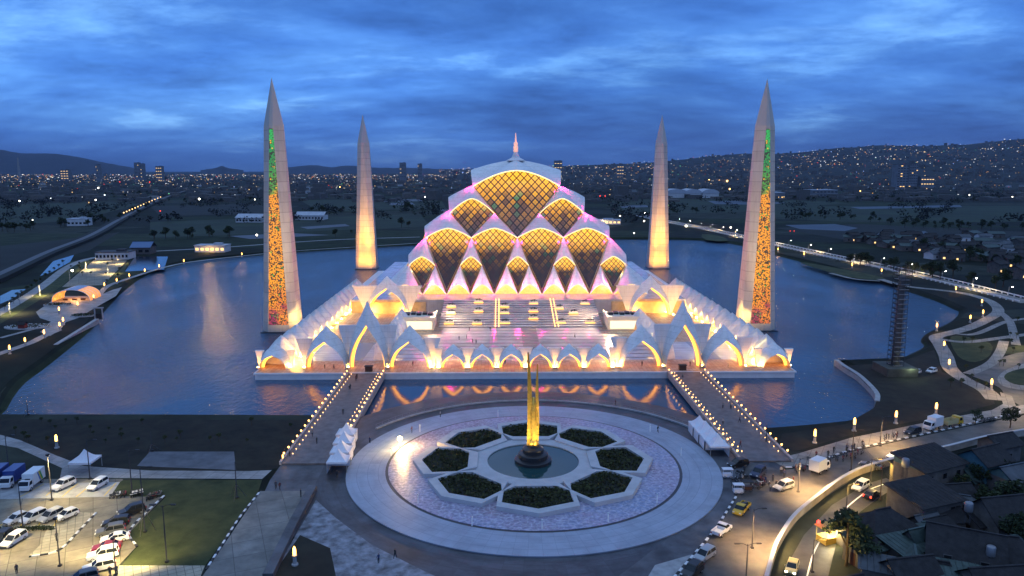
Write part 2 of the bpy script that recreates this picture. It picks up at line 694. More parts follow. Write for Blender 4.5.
def glass_mat(name, seed, cell, top_s, mid_s, low_s, cut):
    m = bpy.data.materials.new(name)
    m.use_nodes = True
    t = m.node_tree
    b = t.nodes['Principled BSDF']
    uv = nd(t, 'ShaderNodeUVMap', uv_map='UVMap')
    rl = nd(t, 'ShaderNodeUVMap', uv_map='rel')
    s = nd(t, 'ShaderNodeSeparateXYZ')
    t.links.new(uv.outputs[0], s.inputs[0])
    s2 = nd(t, 'ShaderNodeSeparateXYZ')
    t.links.new(rl.outputs[0], s2.inputs[0])
    x, y = s.outputs[0], s.outputs[1]
    a = math_node(t, 'ADD', math_node(t, 'DIVIDE', x, cell), math_node(t, 'DIVIDE', y, cell * 1.25))
    c = math_node(t, 'SUBTRACT', math_node(t, 'DIVIDE', x, cell), math_node(t, 'DIVIDE', y, cell * 1.25))

    def edge(v, w):
        f = math_node(t, 'FRACT', v)
        return math_node(t, 'GREATER_THAN', math_node(t, 'ABSOLUTE', math_node(t, 'SUBTRACT', f, .5)), .5 - w)
    fr = math_node(t, 'MAXIMUM', edge(a, .11), edge(c, .11))
    fr2 = math_node(t, 'MAXIMUM', edge(math_node(t, 'MULTIPLY', a, 2.0), .06), edge(math_node(t, 'MULTIPLY', c, 2.0), .06))
    cid = nd(t, 'ShaderNodeCombineXYZ')
    t.links.new(math_node(t, 'FLOOR', a), cid.inputs[0])
    t.links.new(math_node(t, 'FLOOR', c), cid.inputs[1])
    cid.inputs[2].default_value = seed
    wn_ = nd(t, 'ShaderNodeTexWhiteNoise')
    t.links.new(cid.outputs[0], wn_.inputs[0])
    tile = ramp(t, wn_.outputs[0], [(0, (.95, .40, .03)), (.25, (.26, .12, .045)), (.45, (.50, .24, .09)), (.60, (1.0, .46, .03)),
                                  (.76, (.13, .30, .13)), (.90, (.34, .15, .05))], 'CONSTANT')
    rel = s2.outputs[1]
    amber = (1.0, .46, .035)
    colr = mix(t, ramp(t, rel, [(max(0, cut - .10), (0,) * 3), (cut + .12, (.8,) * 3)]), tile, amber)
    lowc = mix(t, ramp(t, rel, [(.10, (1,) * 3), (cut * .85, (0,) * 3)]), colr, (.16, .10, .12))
    stg = ramp(t, rel, [(0, (low_s,) * 3), (max(.05, cut - .12), (mid_s,) * 3), (cut + .10, (top_s,) * 3), (1, (top_s * 1.25,) * 3)])  # glow painted stronger towards the top, as if floodlit from inside
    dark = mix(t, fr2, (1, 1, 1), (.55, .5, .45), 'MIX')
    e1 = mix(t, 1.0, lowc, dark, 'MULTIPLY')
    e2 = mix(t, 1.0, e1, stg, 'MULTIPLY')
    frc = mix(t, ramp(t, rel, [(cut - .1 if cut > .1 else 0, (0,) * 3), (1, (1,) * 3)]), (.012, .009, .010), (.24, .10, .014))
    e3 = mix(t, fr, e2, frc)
    t.links.new(e3, b.inputs['Emission Color'])
    b.inputs['Emission Strength'].default_value = 1.0
    b.inputs['Base Color'].default_value = (.012, .010, .012, 1)
    b.inputs['Roughness'].default_value = .25
    MATS[name] = m


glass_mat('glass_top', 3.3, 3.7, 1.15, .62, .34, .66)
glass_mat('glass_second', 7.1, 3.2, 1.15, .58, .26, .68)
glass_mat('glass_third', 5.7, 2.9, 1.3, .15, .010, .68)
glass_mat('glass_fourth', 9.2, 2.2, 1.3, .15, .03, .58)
mat('door_glow', (.5, .35, .2), .5, emit=(1, .43, .05), strength=1.15, var=.3, vscale=1.0)
lamp_mat('door_bright', (1, .80, .38), 3.2)

# key levels: half width of the square, height of the arch corners, height of the arch apex
TIER = {1: (22, 56.8, 64.8), 2: (33, 44, 51.3), 3: (44, 33, 37.7), 4: (51.3, 20.6, 24.9), 5: (60, 10.3, 12.9)}
PW = {1: 1.75, 2: 1.5, 3: 1.5, 4: 1.45, 5: 1.7}
BUL = {1: 1.6, 2: 1.2, 3: 1.2, 4: .6, 5: .8}


def arch_pts(L, Rr, apexz, p, bulge, n=16):
    out = []
    for k in range(n + 1):
        s = -1 + 2 * k / n
        e = 1 - abs(s) ** p
        base = L.lerp(Rr, (s + 1) / 2)
        out.append(Vector((base.x, base.y - bulge * e, base.z + (apexz - base.z) * e)))
    return out


def petal(mb, Tp, arch, curve=.0):
    """white shell: fan from the point Tp down to the arch, gently swollen"""
    n = len(arch) - 1
    Tp = Vector(Tp)

    def fn(u, v):
        k = u * n
        i = min(int(k), n - 1)
        c = arch[i].lerp(arch[i + 1], k - i)
        p = Tp.lerp(c, .02 + .98 * v)
        w = math.sin(PI * v) * math.sin(PI * u)
        return p + Vector((0, -curve * w, curve * .5 * w))
    mb.grid(fn, n, 8, 0, smooth=True)


def reveal(mb, line, back, mi=1):
    for a, b in zip(line[:-1], line[1:]):
        mb.face([a, b, b + back, a + back], mi)


def kite_glass(mb, arch, B, inset, mi=0, sag=0.0):
    """lattice window between the arch and the lower point B, set back behind the shells"""
    n = len(arch) - 1
    ins = Vector((0, inset, -.15))
    A = [p + ins for p in arch]
    Bp = Vector(B) + ins
    zt = max(p.z for p in A)
    NV = 6
    P = [[A[i].lerp(Bp, j / NV) + Vector((0, sag * math.sin(PI * j / NV) * (1 - (2 * i / n - 1) ** 2), 0)) for i in range(n + 1)] for j in range(NV + 1)]
    for j in range(NV):
        for i in range(n):
            q = [P[j][i], P[j + 1][i], P[j + 1][i + 1], P[j][i + 1]]
            if j == NV - 1:
                q = [P[j][i], Bp, P[j][i + 1]]
            ht = lambda p: (p.x, (zt - p.z) * 1.18)
            mb.face(q, mi, uv=[ht(p) for p in q], uv2=[(0, (p.z - Bp.z) / (zt - Bp.z)) for p in q])


GLOW = []          # places of the small coloured floodlights at the shell corners


def dome_side(k, full=True):
    M = Matrix.Rotation(k * PI / 2, 3, 'Z')

    def put(mb):
        mb.v = [tuple(M @ Vector(p)) for p in mb.v]

    def V(u, t, zz=None):
        h, zc, za = TIER[t]
        return Vector((u, -h, zc if zz is None else zz))
    h1 = 22
    items = []          # (tier, top point, left, right, apex, bottom)
    top = Vector((0, 0, 70.4))
    items.append((1, top, V(-22, 1), V(22, 1), Vector((0, -44, 33))))
    for s in (-1, 1):
        items.append((2, Vector((22 * s, -22, 56.8)), V(22 * s - 11, 2), V(22 * s + 11, 2), Vector((22 * s, -44, 33))))
    for c in (-33, -11, 11, 33):
        tp = Vector((c, -33, 44))
        items.append((3, tp, V(c - 11, 3), V(c + 11, 3), Vector((c, -60, 10.3))))
    for c in (-44, -22, 0, 22, 44):
        items.append((4, Vector((c, -44, 33)), V(-51.3 if c == -44 else c - 5.2, 4), V(51.3 if c == 44 else c + 5.2, 4), Vector((c, -59.4, 11.2))))
    for i in range(10):
        c = -49.5 + 11 * i
        s = -1 if i % 2 == 0 else 1
        # top corner of the small floor arch is the side corner of the fourth-tier window beside it
        near_kite = 22 * round(c / 22) if abs(22 * round(c / 22)) <= 44 else 44 * (1 if c > 0 else -1)
        tx = near_kite + (5.2 if c > near_kite else -5.2)
        if abs(c) > 49:
            tx = math.copysign(51.3, c)
        items.append((5, Vector((tx, -51.3, 20.6)), Vector((-60 if c < -49 else c - 5.5, -60, UZ - .1)), Vector((60 if c > 49 else c + 5.5, -60, UZ - .1)), None))
    for t, tp, L, Rr, B in items:
        arch = arch_pts(L, Rr, TIER[t][2], PW[t], BUL[t])
        mb = MB()
        petal(mb, tp, arch, {1: .9, 2: .5, 3: .5, 4: .3, 5: .3}[t])
        ins = {1: 1.9, 2: 1.5, 3: 1.5, 4: 1.1, 5: 1.6}[t]
        reveal(mb, arch, Vector((0, ins, -.15)), 1)
        if B is not None:
            # flanks of the window down to its lower point
            for e in (L, Rr):
                line = [e.lerp(B, j / 6) for j in range(7)]
                reveal(mb, line, Vector((0, ins, -.15)), 0)
        put(mb)
        mb.build('roof_shell', ['white_shell', 'shell_lining'], mosque)
        # lit strip following the rim of the arch, just under the shell
        mb = MB()
        rim = [p + Vector((0, .35, -.32)) for p in arch]
        mb.tube(rim, {1: .26, 2: .2, 3: .2, 4: .16, 5: .12}[t], 4)
        put(mb)
        mb.build('rim_light', ['strip_warm'], mosque)
        if B is not None:
            mb = MB()
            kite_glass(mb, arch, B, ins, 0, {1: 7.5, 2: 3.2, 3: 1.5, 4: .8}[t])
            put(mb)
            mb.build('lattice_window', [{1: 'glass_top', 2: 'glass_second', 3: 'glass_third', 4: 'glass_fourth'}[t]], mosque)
        else:
            mb = MB()
            A = [p + Vector((0, 1.9, -.3)) for p in arch]
            for a, b in zip(A[:-1], A[1:]):
                mb.face([(a.x, a.y, UZ), (b.x, b.y, UZ), b, a], 0)
            cx = (L.x + Rr.x) / 2
            mb.box((cx, -57.9, UZ), (1.7, .12, 2.7), 0, 1)
            for sx in (-2.6, 2.6):
                mb.box((cx + sx, -57.9, UZ), (.9, .12, 1.6), 0, 1)
            put(mb)
            mb.build('doorway', ['door_glow', 'door_bright'], mosque)
        if full and t in (1, 2, 3):
            for e in (L, Rr):
                GLOW.append((M @ (e + Vector((0, -2.4, .3))), t))
        if full and t in (3, 4) and k == 0:
            GLOW.append((M @ (B + Vector((0, -2.2, 1.6))), 5))


for k in range(4):
    if k == 2:
        continue
    dome_side(k)
# rear face (never seen from the square): the same pyramid as one plain roof part
rb = MB()
for a in range(4):
    h0, z0 = [(60, 8), (51.3, 20), (44, 33), (33, 44)][a]
    h1, z1 = [(51.3, 20), (44, 33), (33, 44), (22, 57)][a]
    rb.face([(h0, h0, z0), (-h0, h0, z0), (-h1, h1, z1), (h1, h1, z1)])
rb.face([(22, 22, 57), (-22, 22, 57), (0, 0, 70)])
rb.build('rear_roof', ['white_shell'], mosque)

# lantern and finial
mb = MB()
mb.lathe((0, 0, 0), [(5.2, 69.6), (2.2, 71.2), (1.2, 73.6), (.95, 74.2)], 8, 0, False)
mb.build('lantern_base', ['white_shell'], mosque)
mb = MB()
mb.lathe((0, 0, 0), [(1.2, 74.2), (1.3, 75.3), (.75, 75.5), (1.3, 76.0), (1.2, 77.2), (.65, 77.4), (1.1, 77.9), (1.0, 79.0), (.5, 79.2), (.42, 80.6), (.14, 84.0)], 10, 0, False)
fin = mb.build('spire', [mat('spire_gold_glow', (.85, .55, .42), .35, metal=.1, emit=(1, .45, .30), strength=.55)], mosque)  # pinkish glow put into the spire material, the spire is no lamp

PINK = (1.0, .02, .26)
seen = []
for p, t in GLOW:
    if any((p - q).length < 2.5 for q in seen):
        continue
    seen.append(p.copy())
    pw = {1: 1500, 2: 1500, 3: 1500, 5: 1900}[t]
    point(mosque, p, pw, PINK, .25)
# ---- white floodlights on the terrace that wash the lower tiers
for i in range(9):
    x = -44 + 11 * i
    spot(mosque, (x, -68, UZ + .5), (x * .92, -50, 24), 13000, (1.0, .72, .74), 75, .8, .3)
for sx in (-1, 1):
    for y in (-40, -15, 10):
        spot(mosque, (sx * 68, y, UZ + .5), (sx * 50, y, 24), 13000, (1.0, .72, .74), 80, .8, .3)

# ---------------------------------------------------------------- podium, terraces, stairs
def floor_mat(name, c1, c2, rough, scale_x, scale_y, joint=.06):
    m = bpy.data.materials.new(name)
    m.use_nodes = True
    t = m.node_tree
    b = t.nodes['Principled BSDF']
    c = nd(t, 'ShaderNodeTexCoord')
    s = nd(t, 'ShaderNodeSeparateXYZ')
    t.links.new(c.outputs['Object'], s.inputs[0])

    def cellpos(o, sc_):
        return math_node(t, 'DIVIDE', o, sc_)
    ax, ay = cellpos(s.outputs[0], scale_x), cellpos(s.outputs[1], scale_y)
    jx = math_node(t, 'LESS_THAN', math_node(t, 'FRACT', ax), joint)
    jy = math_node(t, 'LESS_THAN', math_node(t, 'FRACT', ay), joint)
    j = math_node(t, 'MAXIMUM', jx, jy)
    v = nd(t, 'ShaderNodeCombineXYZ')
    t.links.new(math_node(t, 'FLOOR', ax), v.inputs[0])
    t.links.new(math_node(t, 'FLOOR', ay), v.inputs[1])
    w = nd(t, 'ShaderNodeTexWhiteNoise')
    t.links.new(v.outputs[0], w.inputs[0])
    k = mix(t, w.outputs[0], c1, c2)
    n = nd(t, 'ShaderNodeTexNoise', i_Scale=.18, i_Detail=5.0)
    t.links.new(c.outputs['Object'], n.inputs['Vector'])
    k = mix(t, 1.0, k, ramp(t, n.outputs[0], [(.3, (.72,) * 3), (.7, (1.15,) * 3)]), 'MULTIPLY')
    k = mix(t, j, k, tuple(x * .55 for x in c1))
    t.links.new(k, b.inputs['Base Color'])
    b.inputs['Roughness'].default_value = rough
    MATS[name] = m


floor_mat('marble_floor', (.56, .54, .54), (.64, .60, .60), .10, 1.8, 1.8, .03)
floor_mat('court_floor', (.52, .52, .56), (.60, .60, .63), .2, 60, 2.6, .10)
floor_mat('brick_floor', (.46, .26, .16), (.62, .48, .34), .5, 1.2, 1.2, .08)
floor_mat('step_stone', (.58, .54, .54), (.64, .60, .58), .6, 3.0, 30, .02)

XB = 84.6
YF, YB = -173.0, 66.0
podium = empty('podium', (0, 0, 0), 'low white podium carrying the mosque, its gates and courtyard out of the water', 'podium')
mb = MB()
mb.box((0, (YF + YB) / 2, -1.5), (2 * XB, YB - YF, 1.5 + PZ - .5), 0, 0)
mb.box((0, (YF + YB) / 2 - .0, PZ - .5), (2 * XB + .8, YB - YF + .8, .5), 0, 0)
mb.build('slab', ['white_edge'], podium)
mb = MB()
zf = PZ + .004
mb.face([(-XB, YF + .2, zf), (XB, YF + .2, zf), (XB, -158, zf), (-XB, -158, zf)], 0)
for s in (-1, 1):
    xa, xb = sorted((s * 31, s * XB))
    mb.face([(xa, -158, zf), (xb, -158, zf), (xb, -132, zf), (xa, -132, zf)], 1)
    mb.face([(xa, -132, zf), (xb, -132, zf), (xb, -75, zf), (xa, -75, zf)], 0)
mb.face([(-31, -158, zf), (31, -158, zf), (31, -100, zf), (-31, -100, zf)], 1)
mb.build('courtyard_floor', ['brick_floor', 'court_floor'], podium)
# upper terrace block
mb = MB()
mb.box((0, (-74 + 64) / 2, PZ), (2 * 74, 64 + 74, UZ - PZ), 0, 0)
mb.build('upper_terrace', ['marble_floor'], podium)
# monumental stair: one part, its treads real
mb = MB()
NS = 12
ys, ye = -106.0, -74.0
for k in range(NS):
    ya = ys + (ye - ys) * k / NS
    zt = PZ + (UZ - PZ) * (k + 1) / NS
    mb.box((0, (ya + ye) / 2, PZ + .002), (66, ye - ya, zt - PZ), 0, k % 2)
mat('tread_dark', (.20, .19, .21), .4)
mb.build('grand_stair', ['step_stone', 'step_stone'], podium)
mb = MB()
for k in range(0, NS, 1):
    ya = ys + (ye - ys) * k / NS
    zt = PZ + (UZ - PZ) * (k + 1) / NS
    mb.box((0, ya - .03, zt - .40), (66, .05, .30), 0, 0)
mb.build('stair_nosing', ['tread_dark'], podium)
# two lit channels running up the stair
for x in (-9.5, 14.5):
    mb = MB()
    for dx in (-.7, .7):
        mb.tube([(x + dx, ys - .3, PZ + .45), (x + dx, ye, UZ + .45)], .12, 4)
    mb.build('stair_light', [lamp_mat('stair_glow', (1, .45, .12), 5) if 'stair_glow' not in MATS else 'stair_glow'], podium)
# added unseen spots above the pavilion roofs brighten the court and stair
for sx in (-1, 1):
    for yy, ty in ((-109, -140), (-106, -120), (-100, -88)):
        spot(None, (sx * 36, yy, PZ + 7.5), (sx * 10, ty, PZ), 19000, (1, .68, .42), 110, .9, .9)
# joints of the lower court read as long low steps
mb = MB()
for k in range(9):
    y = -155 + k * 5.4
    mb.box((0, y, PZ + .006), (90, .8, .07), 0, 0)
mb.build('court_step', ['tread_dark'], podium)

# pavilions with lit fronts either side of the stair
for s, lab in ((-1, 'left'), (1, 'right')):
    pv = empty('pavilion', (s * 41, -104, PZ), 'flat roofed pavilion with a bright white front %s of the courtyard stair' % lab, 'pavilion', 'pavilions beside the stair')
    mb = MB()
    mb.box((0, 0, 0), (13, 14, 4.3))
    mb.build('wall', ['shell_lining'], pv)
    mb = MB()
    mb.box((0, 0, 4.3), (14, 15, .5))
    mb.box((0, -7.2, 4.8), (14, .25, .7)); mb.box((s * 6.8, 0, 4.8), (.25, 14, .7)); mb.box((-s * 6.8, 0, 4.8), (.25, 14, .7))
    mb.build('roof', ['shell_lining'], pv)
    mb = MB()
    mb.box((0, -7.1, .5), (11.6, .1, 3.2))
    mb.build('window', [lamp_mat('pavilion_glow', (1, .86, .58), 1.15) if 'pavilion_glow' not in MATS else 'pavilion_glow'], pv)
    mb = MB()
    for q in range(5):
        mb.box((-4.6 + 2.3 * q, 1 + (q % 2) * 1.2, 4.8), (1.8, 3.4, .8))
    mb.build('roof_bench', ['black_stone'], pv)

# stair planters: box of plants glowing underneath
pl_px = [(451, 308), (478.5, 312), (504.5, 307.5), (451, 314), (504.5, 313.5), (449, 324), (477, 324), (505, 323.5), (533.5, 303.8), (533.5, 312), (533.5, 319.5),
         (559, 309), (573.5, 314), (561, 323), (585, 304), (590, 323), (478.5, 303.8)]


def stair_z(y):
    if y < ys:
        return PZ
    return min(UZ, PZ + (UZ - PZ) * (math.floor((y - ys) / (ye - ys) * NS) + 1) / NS)


leafrng = random.Random(5)


def leaf_cloud(mb, c, s, n, size, mi=0, rg=leafrng):
    """n leaf faces spread through an ellipsoid of semi-axes s"""
    for _ in range(n):
        while True:
            q = Vector((rg.uniform(-1, 1), rg.uniform(-1, 1), rg.uniform(-1, 1)))
            if q.length < 1:
                break
        p = Vector((c[0] + q.x * s[0], c[1] + q.y * s[1], c[2] + q.z * s[2]))
        a = Vector((rg.gauss(0, 1), rg.gauss(0, 1), rg.gauss(0, .6))).normalized()
        b = a.cross(Vector((rg.gauss(0, 1), rg.gauss(0, 1), rg.gauss(0, 1)))).normalized()
        k = size * rg.uniform(.6, 1.3)
        mb.face([p - a * k, p + b * k * .6, p + a * k, p - b * k * .6], mi)


mb = MB()
mb.box((0, 0, .35), (3.6, 1.5, .8))
pb = mb
proto = empty('stair_planter', (0, 0, 0))
mb.build('planter_box', ['shell_lining'], proto)
mb = MB()
leaf_cloud(mb, (0, 0, 1.5), (1.7, .6, .5), 70, .28)
mb.build('shrub', ['foliage'], proto)
mb = MB()
mb.box((0, -.1, .05), (3.9, 1.9, .22))
mb.build('under_light', [lamp_mat('planter_glow', (1, .46, .09), 2.4)], proto)
pos = []
for (px, py) in pl_px:
    q = None
    for it in range(500):          # first step the sight line meets
        y = -112 + it * .1
        z = stair_z(y)
        r = g(px, py, z)
        if r.y <= y:
            q = (r.x, y, z)
            break
    pos.append(q)
rows = {}
for i, q in enumerate(pos):
    o = proto if i == 0 else copy_tree(proto)
    o.location = q
    o['category'] = 'planter'
    o['group'] = 'planters on the courtyard stair'
    side = 'left of the left light channel' if q[0] < -11 else ('right of the right light channel' if q[0] > 16 else 'between the two light channels')
    lev = 'top' if q[1] > -82 else ('middle' if q[1] > -95 else 'foot')
    rows.setdefault((side, lev), []).append(o)
for (side, lev), os_ in rows.items():
    os_.sort(key=lambda o: (o.location.x, o.location.y))
    n = len(os_)
    for i, o in enumerate(os_):
        w = '' if n == 1 else (['left', 'right'] if n == 2 else ['leftmost', 'second from left', 'third from left', 'rightmost', 'far right'])[i] + ' '
        o['label'] = 'glowing planter near the stair %s, %s, %sone' % (lev, side, w or 'only ')

# ---------------------------------------------------------------- folded vault: pointed arch band with tent ridge
def vault(mb, cx, half, z0, inner, crown, depth, axis='y', org=(0, 0), foot=.9, n=14, tent=.0, mi=0, mi_in=1):
    """pointed vault opening along the axis; the roof folds up from both openings to a ridge over the middle"""
    ox, oy = org

    def P(u, d, z):
        return Vector((ox + cx + u, oy + d, z)) if axis == 'y' else Vector((ox + d, oy + cx + u, z))

    def prof(s, w, h, sharp):
        # pointed (ogival) arch: two circular arcs meeting in a point
        a = abs(s)
        r = (w * w + h * h) / (2 * w) if h > w else w
        x = a * w
        c = w - r
        zz = math.sqrt(max(0.0, r * r - (x - c) ** 2))
        top = math.sqrt(max(1e-6, r * r - c * c))
        return (zz / top * (1 - tent) + (1 - a ** .8) * tent) * h * .94 + .06 * h * max(0, 1 - a * 3) ** 1.5
    S = [-1 + 2 * k / (2 * n) for k in range(2 * n + 1)]
    S = [math.copysign(1 - (1 - abs(s)) ** 1.7, s) for s in S]
    fi = [P(s * (half - foot), 0, z0 + prof(s, half - foot, inner, 1)) for s in S]
    bi = [P(s * (half - foot), depth, z0 + prof(s, half - foot, inner, 1)) for s in S]
    ro = [P(s * half, depth / 2, z0 + prof(s, half, crown, 1)) for s in S]
    m = len(S) - 1

    def strip(A, B, mi_, nv=4, swell=0.0):
        def fn(u, v):
            k = u * m
            i = min(int(k), m - 1)
            a = A[i].lerp(A[i + 1], k - i)
            b = B[i].lerp(B[i + 1], k - i)
            q = a.lerp(b, v)
            return q + Vector((0, 0, swell * math.sin(PI * v) * math.sin(PI * u)))
        mb.grid(fn, m, nv, mi_, True)
    strip(fi, ro, mi, 4, crown * .035)
    strip(ro, bi, mi, 4, crown * .035)
    strip(bi, fi, mi_in, 2)
    return [fi[k].lerp(bi[k], .42) for k in range(len(fi))]


def soffit_glow(parent, line, r=.42, drop=.30):
    """warm light strip fixed along the middle of a vault's underside"""
    m = len(line) // 2
    c = Vector((line[m].x, line[m].y, 0))
    P = []
    for p in line:
        q = c + (Vector((p.x, p.y, 0)) - c) * .93
        P.append((q.x, q.y, max(.15, p.z - drop)))
    mb = MB()
    mb.tube(P, r, 6)
    return mb.build('soffit_glow', ['strip_gold'], parent)  # added glowing tube, stands in for the gold lit soffit and its reflection


def fin(mb, x, hw, z0, ztop, depth, axis='y', org=(0, 0), foot=.35, mi=0):
    """funnel of flat white planes rising from a foot to a straight top edge"""
    ox, oy = org

    def P(u, d, z):
        return Vector((ox + u, oy + d, z)) if axis == 'y' else Vector((ox + d, oy + u, z))
    m = depth / 2
    bot = [P(x - foot, m - foot, z0), P(x + foot, m - foot, z0), P(x + foot, m + foot, z0), P(x - foot, m + foot, z0)]
    top = [P(x - hw, m - .5, ztop), P(x + hw, m - .5, ztop), P(x + hw, m + .5, ztop), P(x - hw, m + .5, ztop)]
    if axis == 'x':
        bot.reverse(); top.reverse()
    NV = 6
    for k in range(4):
        a, b, c, d = bot[k], bot[(k + 1) % 4], top[(k + 1) % 4], top[k]

        def fn(u, v, a=a, b=b, c=c, d=d):
            vv = v ** 1.0
            w = v ** 1.2           # flares towards the top like a tulip
            l = a.lerp(d, w); r = b.lerp(c, w)
            q = l.lerp(r, u)
            return Vector((q.x, q.y, a.z + (d.z - a.z) * v))
        mb.grid(fn, 2, NV, mi, False)
    mb.face(top, mi)


def uplight(parent, x, y, z, s=.9):
    mb = MB()
    mb.box((0, 0, 0), (s, s, .35), 0, 0)
    mb.face([(-s * .42, -s * .42, .354), (s * .42, -s * .42, .354), (s * .42, s * .42, .354), (-s * .42, s * .42, .354)], 1)
    return mb.build('uplight', ['grey_metal', 'lamp_uplight'], parent, (x, y, z))


UPL = None


def add_uplight(parent, x, y, z):
    global UPL
    if UPL is None:
        UPL = uplight(parent, x, y, z)
        return UPL
    o = UPL.copy()
    col.objects.link(o)
    o.parent = parent
    o.location = (x, y, z)
    return o


GY = -169.5        # front plane of the gates and the front arcade
GD = 8.5
for s, side in ((-1, 'left'), (1, 'right')):
    gt = empty('entrance_gate', (s * 50.4, GY, PZ), 'white three arched entrance gate on the podium front at the head of the %s bridge' % side, 'gate', 'entrance gates at the bridge heads')
    for (dx, half, inner, crown) in ((0, 6.6, 14.4, 21.6), (-13.3, 7.2, 9.0, 13.6), (13.3, 7.2, 9.0, 13.6)):
        mb = MB()
        sl = vault(mb, dx, half, 0, inner, crown, GD)
        soffit_glow(gt, sl)
        mb.build('arch', ['white_shell', 'shell_lining'], gt)
    for dx in (-20.4, -6.4, 6.4, 20.4):
        point(gt, (dx, GD * .82, 2.0), 6500, WARM, .12)
    for (dx, hw, zt) in ((-6.4, 3.0, 13.6), (6.4, 3.0, 13.6), (-20.4, 2.7, 9.3), (20.4, 2.7, 9.3)):
        mb = MB()
        fin(mb, dx, hw, 0, zt, GD)
        mb.build('column_fin', ['white_shell'], gt)
        for yy in (2.4,):
            add_uplight(gt, dx, yy, 0)
    # corner bay
    cx = s * 80.3 - s * 50.4
    mb = MB()
    soffit_glow(gt, vault(mb, cx, 5.2, 0, 4.6, 7.6, GD))
    mb.build('arch', ['white_shell', 'shell_lining'], gt)
    point(gt, (cx - s * 4.6, GD * .8, 1.6), 1500, WARM, .1)
    for dx in (cx - 5.0, cx + 5.0):
        mb = MB()
        fin(mb, dx, 1.4, 0, 5.4, GD)
        mb.build('column_fin', ['white_shell'], gt)
        for yy in (2.4,):
            add_uplight(gt, dx, yy, 0)

    # rear gate on the courtyard's far corner
    rg_ = empty('inner_gate', (s * 57.6, -80.5, PZ), 'large white pointed arch on the %s of the courtyard below the mosque tiers' % side, 'gate', 'inner arches at the mosque corners')
    mb = MB()
    soffit_glow(rg_, vault(mb, 0, 9.4, 0, 12.0, 17.0, 8))
    mb.build('arch', ['white_shell', 'shell_lining'], rg_)
    for e in (-1, 1):
        point(rg_, (e * 6.5, 4, 1.6), 2600, WARM, .1)
    for dx in (-9.6, 9.6):
        mb = MB()
        fin(mb, dx, 5.6, 0, 12.6, 8)
        mb.build('column_fin', ['white_shell'], rg_)
        add_uplight(rg_, dx, -.6, 0)
        add_uplight(rg_, dx * .8, 6, 0)

    # long side arcade beside the lake
    sa = empty('side_arcade', (s * 80.4, 0, PZ), 'long row of white vaulted bays along the %s edge of the podium' % side, 'arcade', 'side arcades')
    nb = 15
    for k in range(nb):
        c = -158.0 + 9.3 * k
        mb = MB()
        soffit_glow(sa, vault(mb, c, 4.65, 0, 4.4, 8.8, 8.4, axis='x', org=(-4.2, 0), n=9, tent=.75))
        mb.build('bay_vault', ['white_shell', 'shell_lining'], sa)
        mb = MB()
        fin(mb, c + 4.65, .9, 0, 3.6, 7.6, axis='x', org=(-3.8, 0))
        mb.build('column_fin', ['white_shell'], sa)
        add_uplight(sa, -s * 4.9, c + 4.65, 0)
        point(sa, (-s * 3.6, c, 1.3), 2600, WARM, .15)
        if k % 3 == 0:
            add_uplight(sa, s * 3.4, c + 4.65, 0)
    # inner arcade from the entrance gate to the inner arch
    ia = empty('inner_arcade', (s * 47.5, 0, PZ), 'short row of small white vaults inside the courtyard on the %s' % side, 'arcade', 'inner arcades')
    for k in range(6):
        c = -153.0 + 9.3 * k
        mb = MB()
        soffit_glow(ia, vault(mb, c, 4.65, 0, 4.2, 8.2, 6.0, axis='x', org=(-3, 0), n=9, tent=.75))
        mb.build('bay_vault', ['white_shell', 'shell_lining'], ia)
        mb = MB()
        fin(mb, c + 4.65, .9, 0, 3.6, 6.0, axis='x', org=(-3, 0))
        mb.build('column_fin', ['white_shell'], ia)
        add_uplight(ia, s * 3.2, c + 4.65, 0)

# low front arcade between the gates
fa = empty('front_arcade', (0, GY, PZ), 'low arcade of six white pointed vaults in the middle of the podium front', 'arcade')
for k in range(6):
    c = -23.25 + 9.3 * k
    mb = MB()
    soffit_glow(fa, vault(mb, c, 4.65, 0, 4.9, 7.6, 6.5))
    mb.build('bay_vault', ['white_shell', 'shell_lining'], fa)
for k in range(7):
    mb = MB()
    fin(mb, -27.9 + 9.3 * k, 2.3 if 0 < k < 6 else 1.2, 0, 6.3, 6.5)
    mb.build('column_fin', ['white_shell'], fa)
    point(fa, (-27.9 + 9.3 * k, 5.4, 1.5), 3600, WARM, .12)
    for yy in (1.6,):
        add_uplight(fa, -27.9 + 9.3 * k, yy, 0)
# lit wall of the terrace under the inner arches
for s, side in ((-1, 'left'), (1, 'right')):
    mb = MB()
    mb.box((s * 57.5, -74.3, PZ), (33, .4, 5.0))
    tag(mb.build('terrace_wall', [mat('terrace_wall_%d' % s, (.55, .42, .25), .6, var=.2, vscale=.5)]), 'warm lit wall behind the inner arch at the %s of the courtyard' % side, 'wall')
    for k in range(4):
        point(None, (s * (46 + 8 * k), -78, PZ + 1.4), 220, WARM, .1)

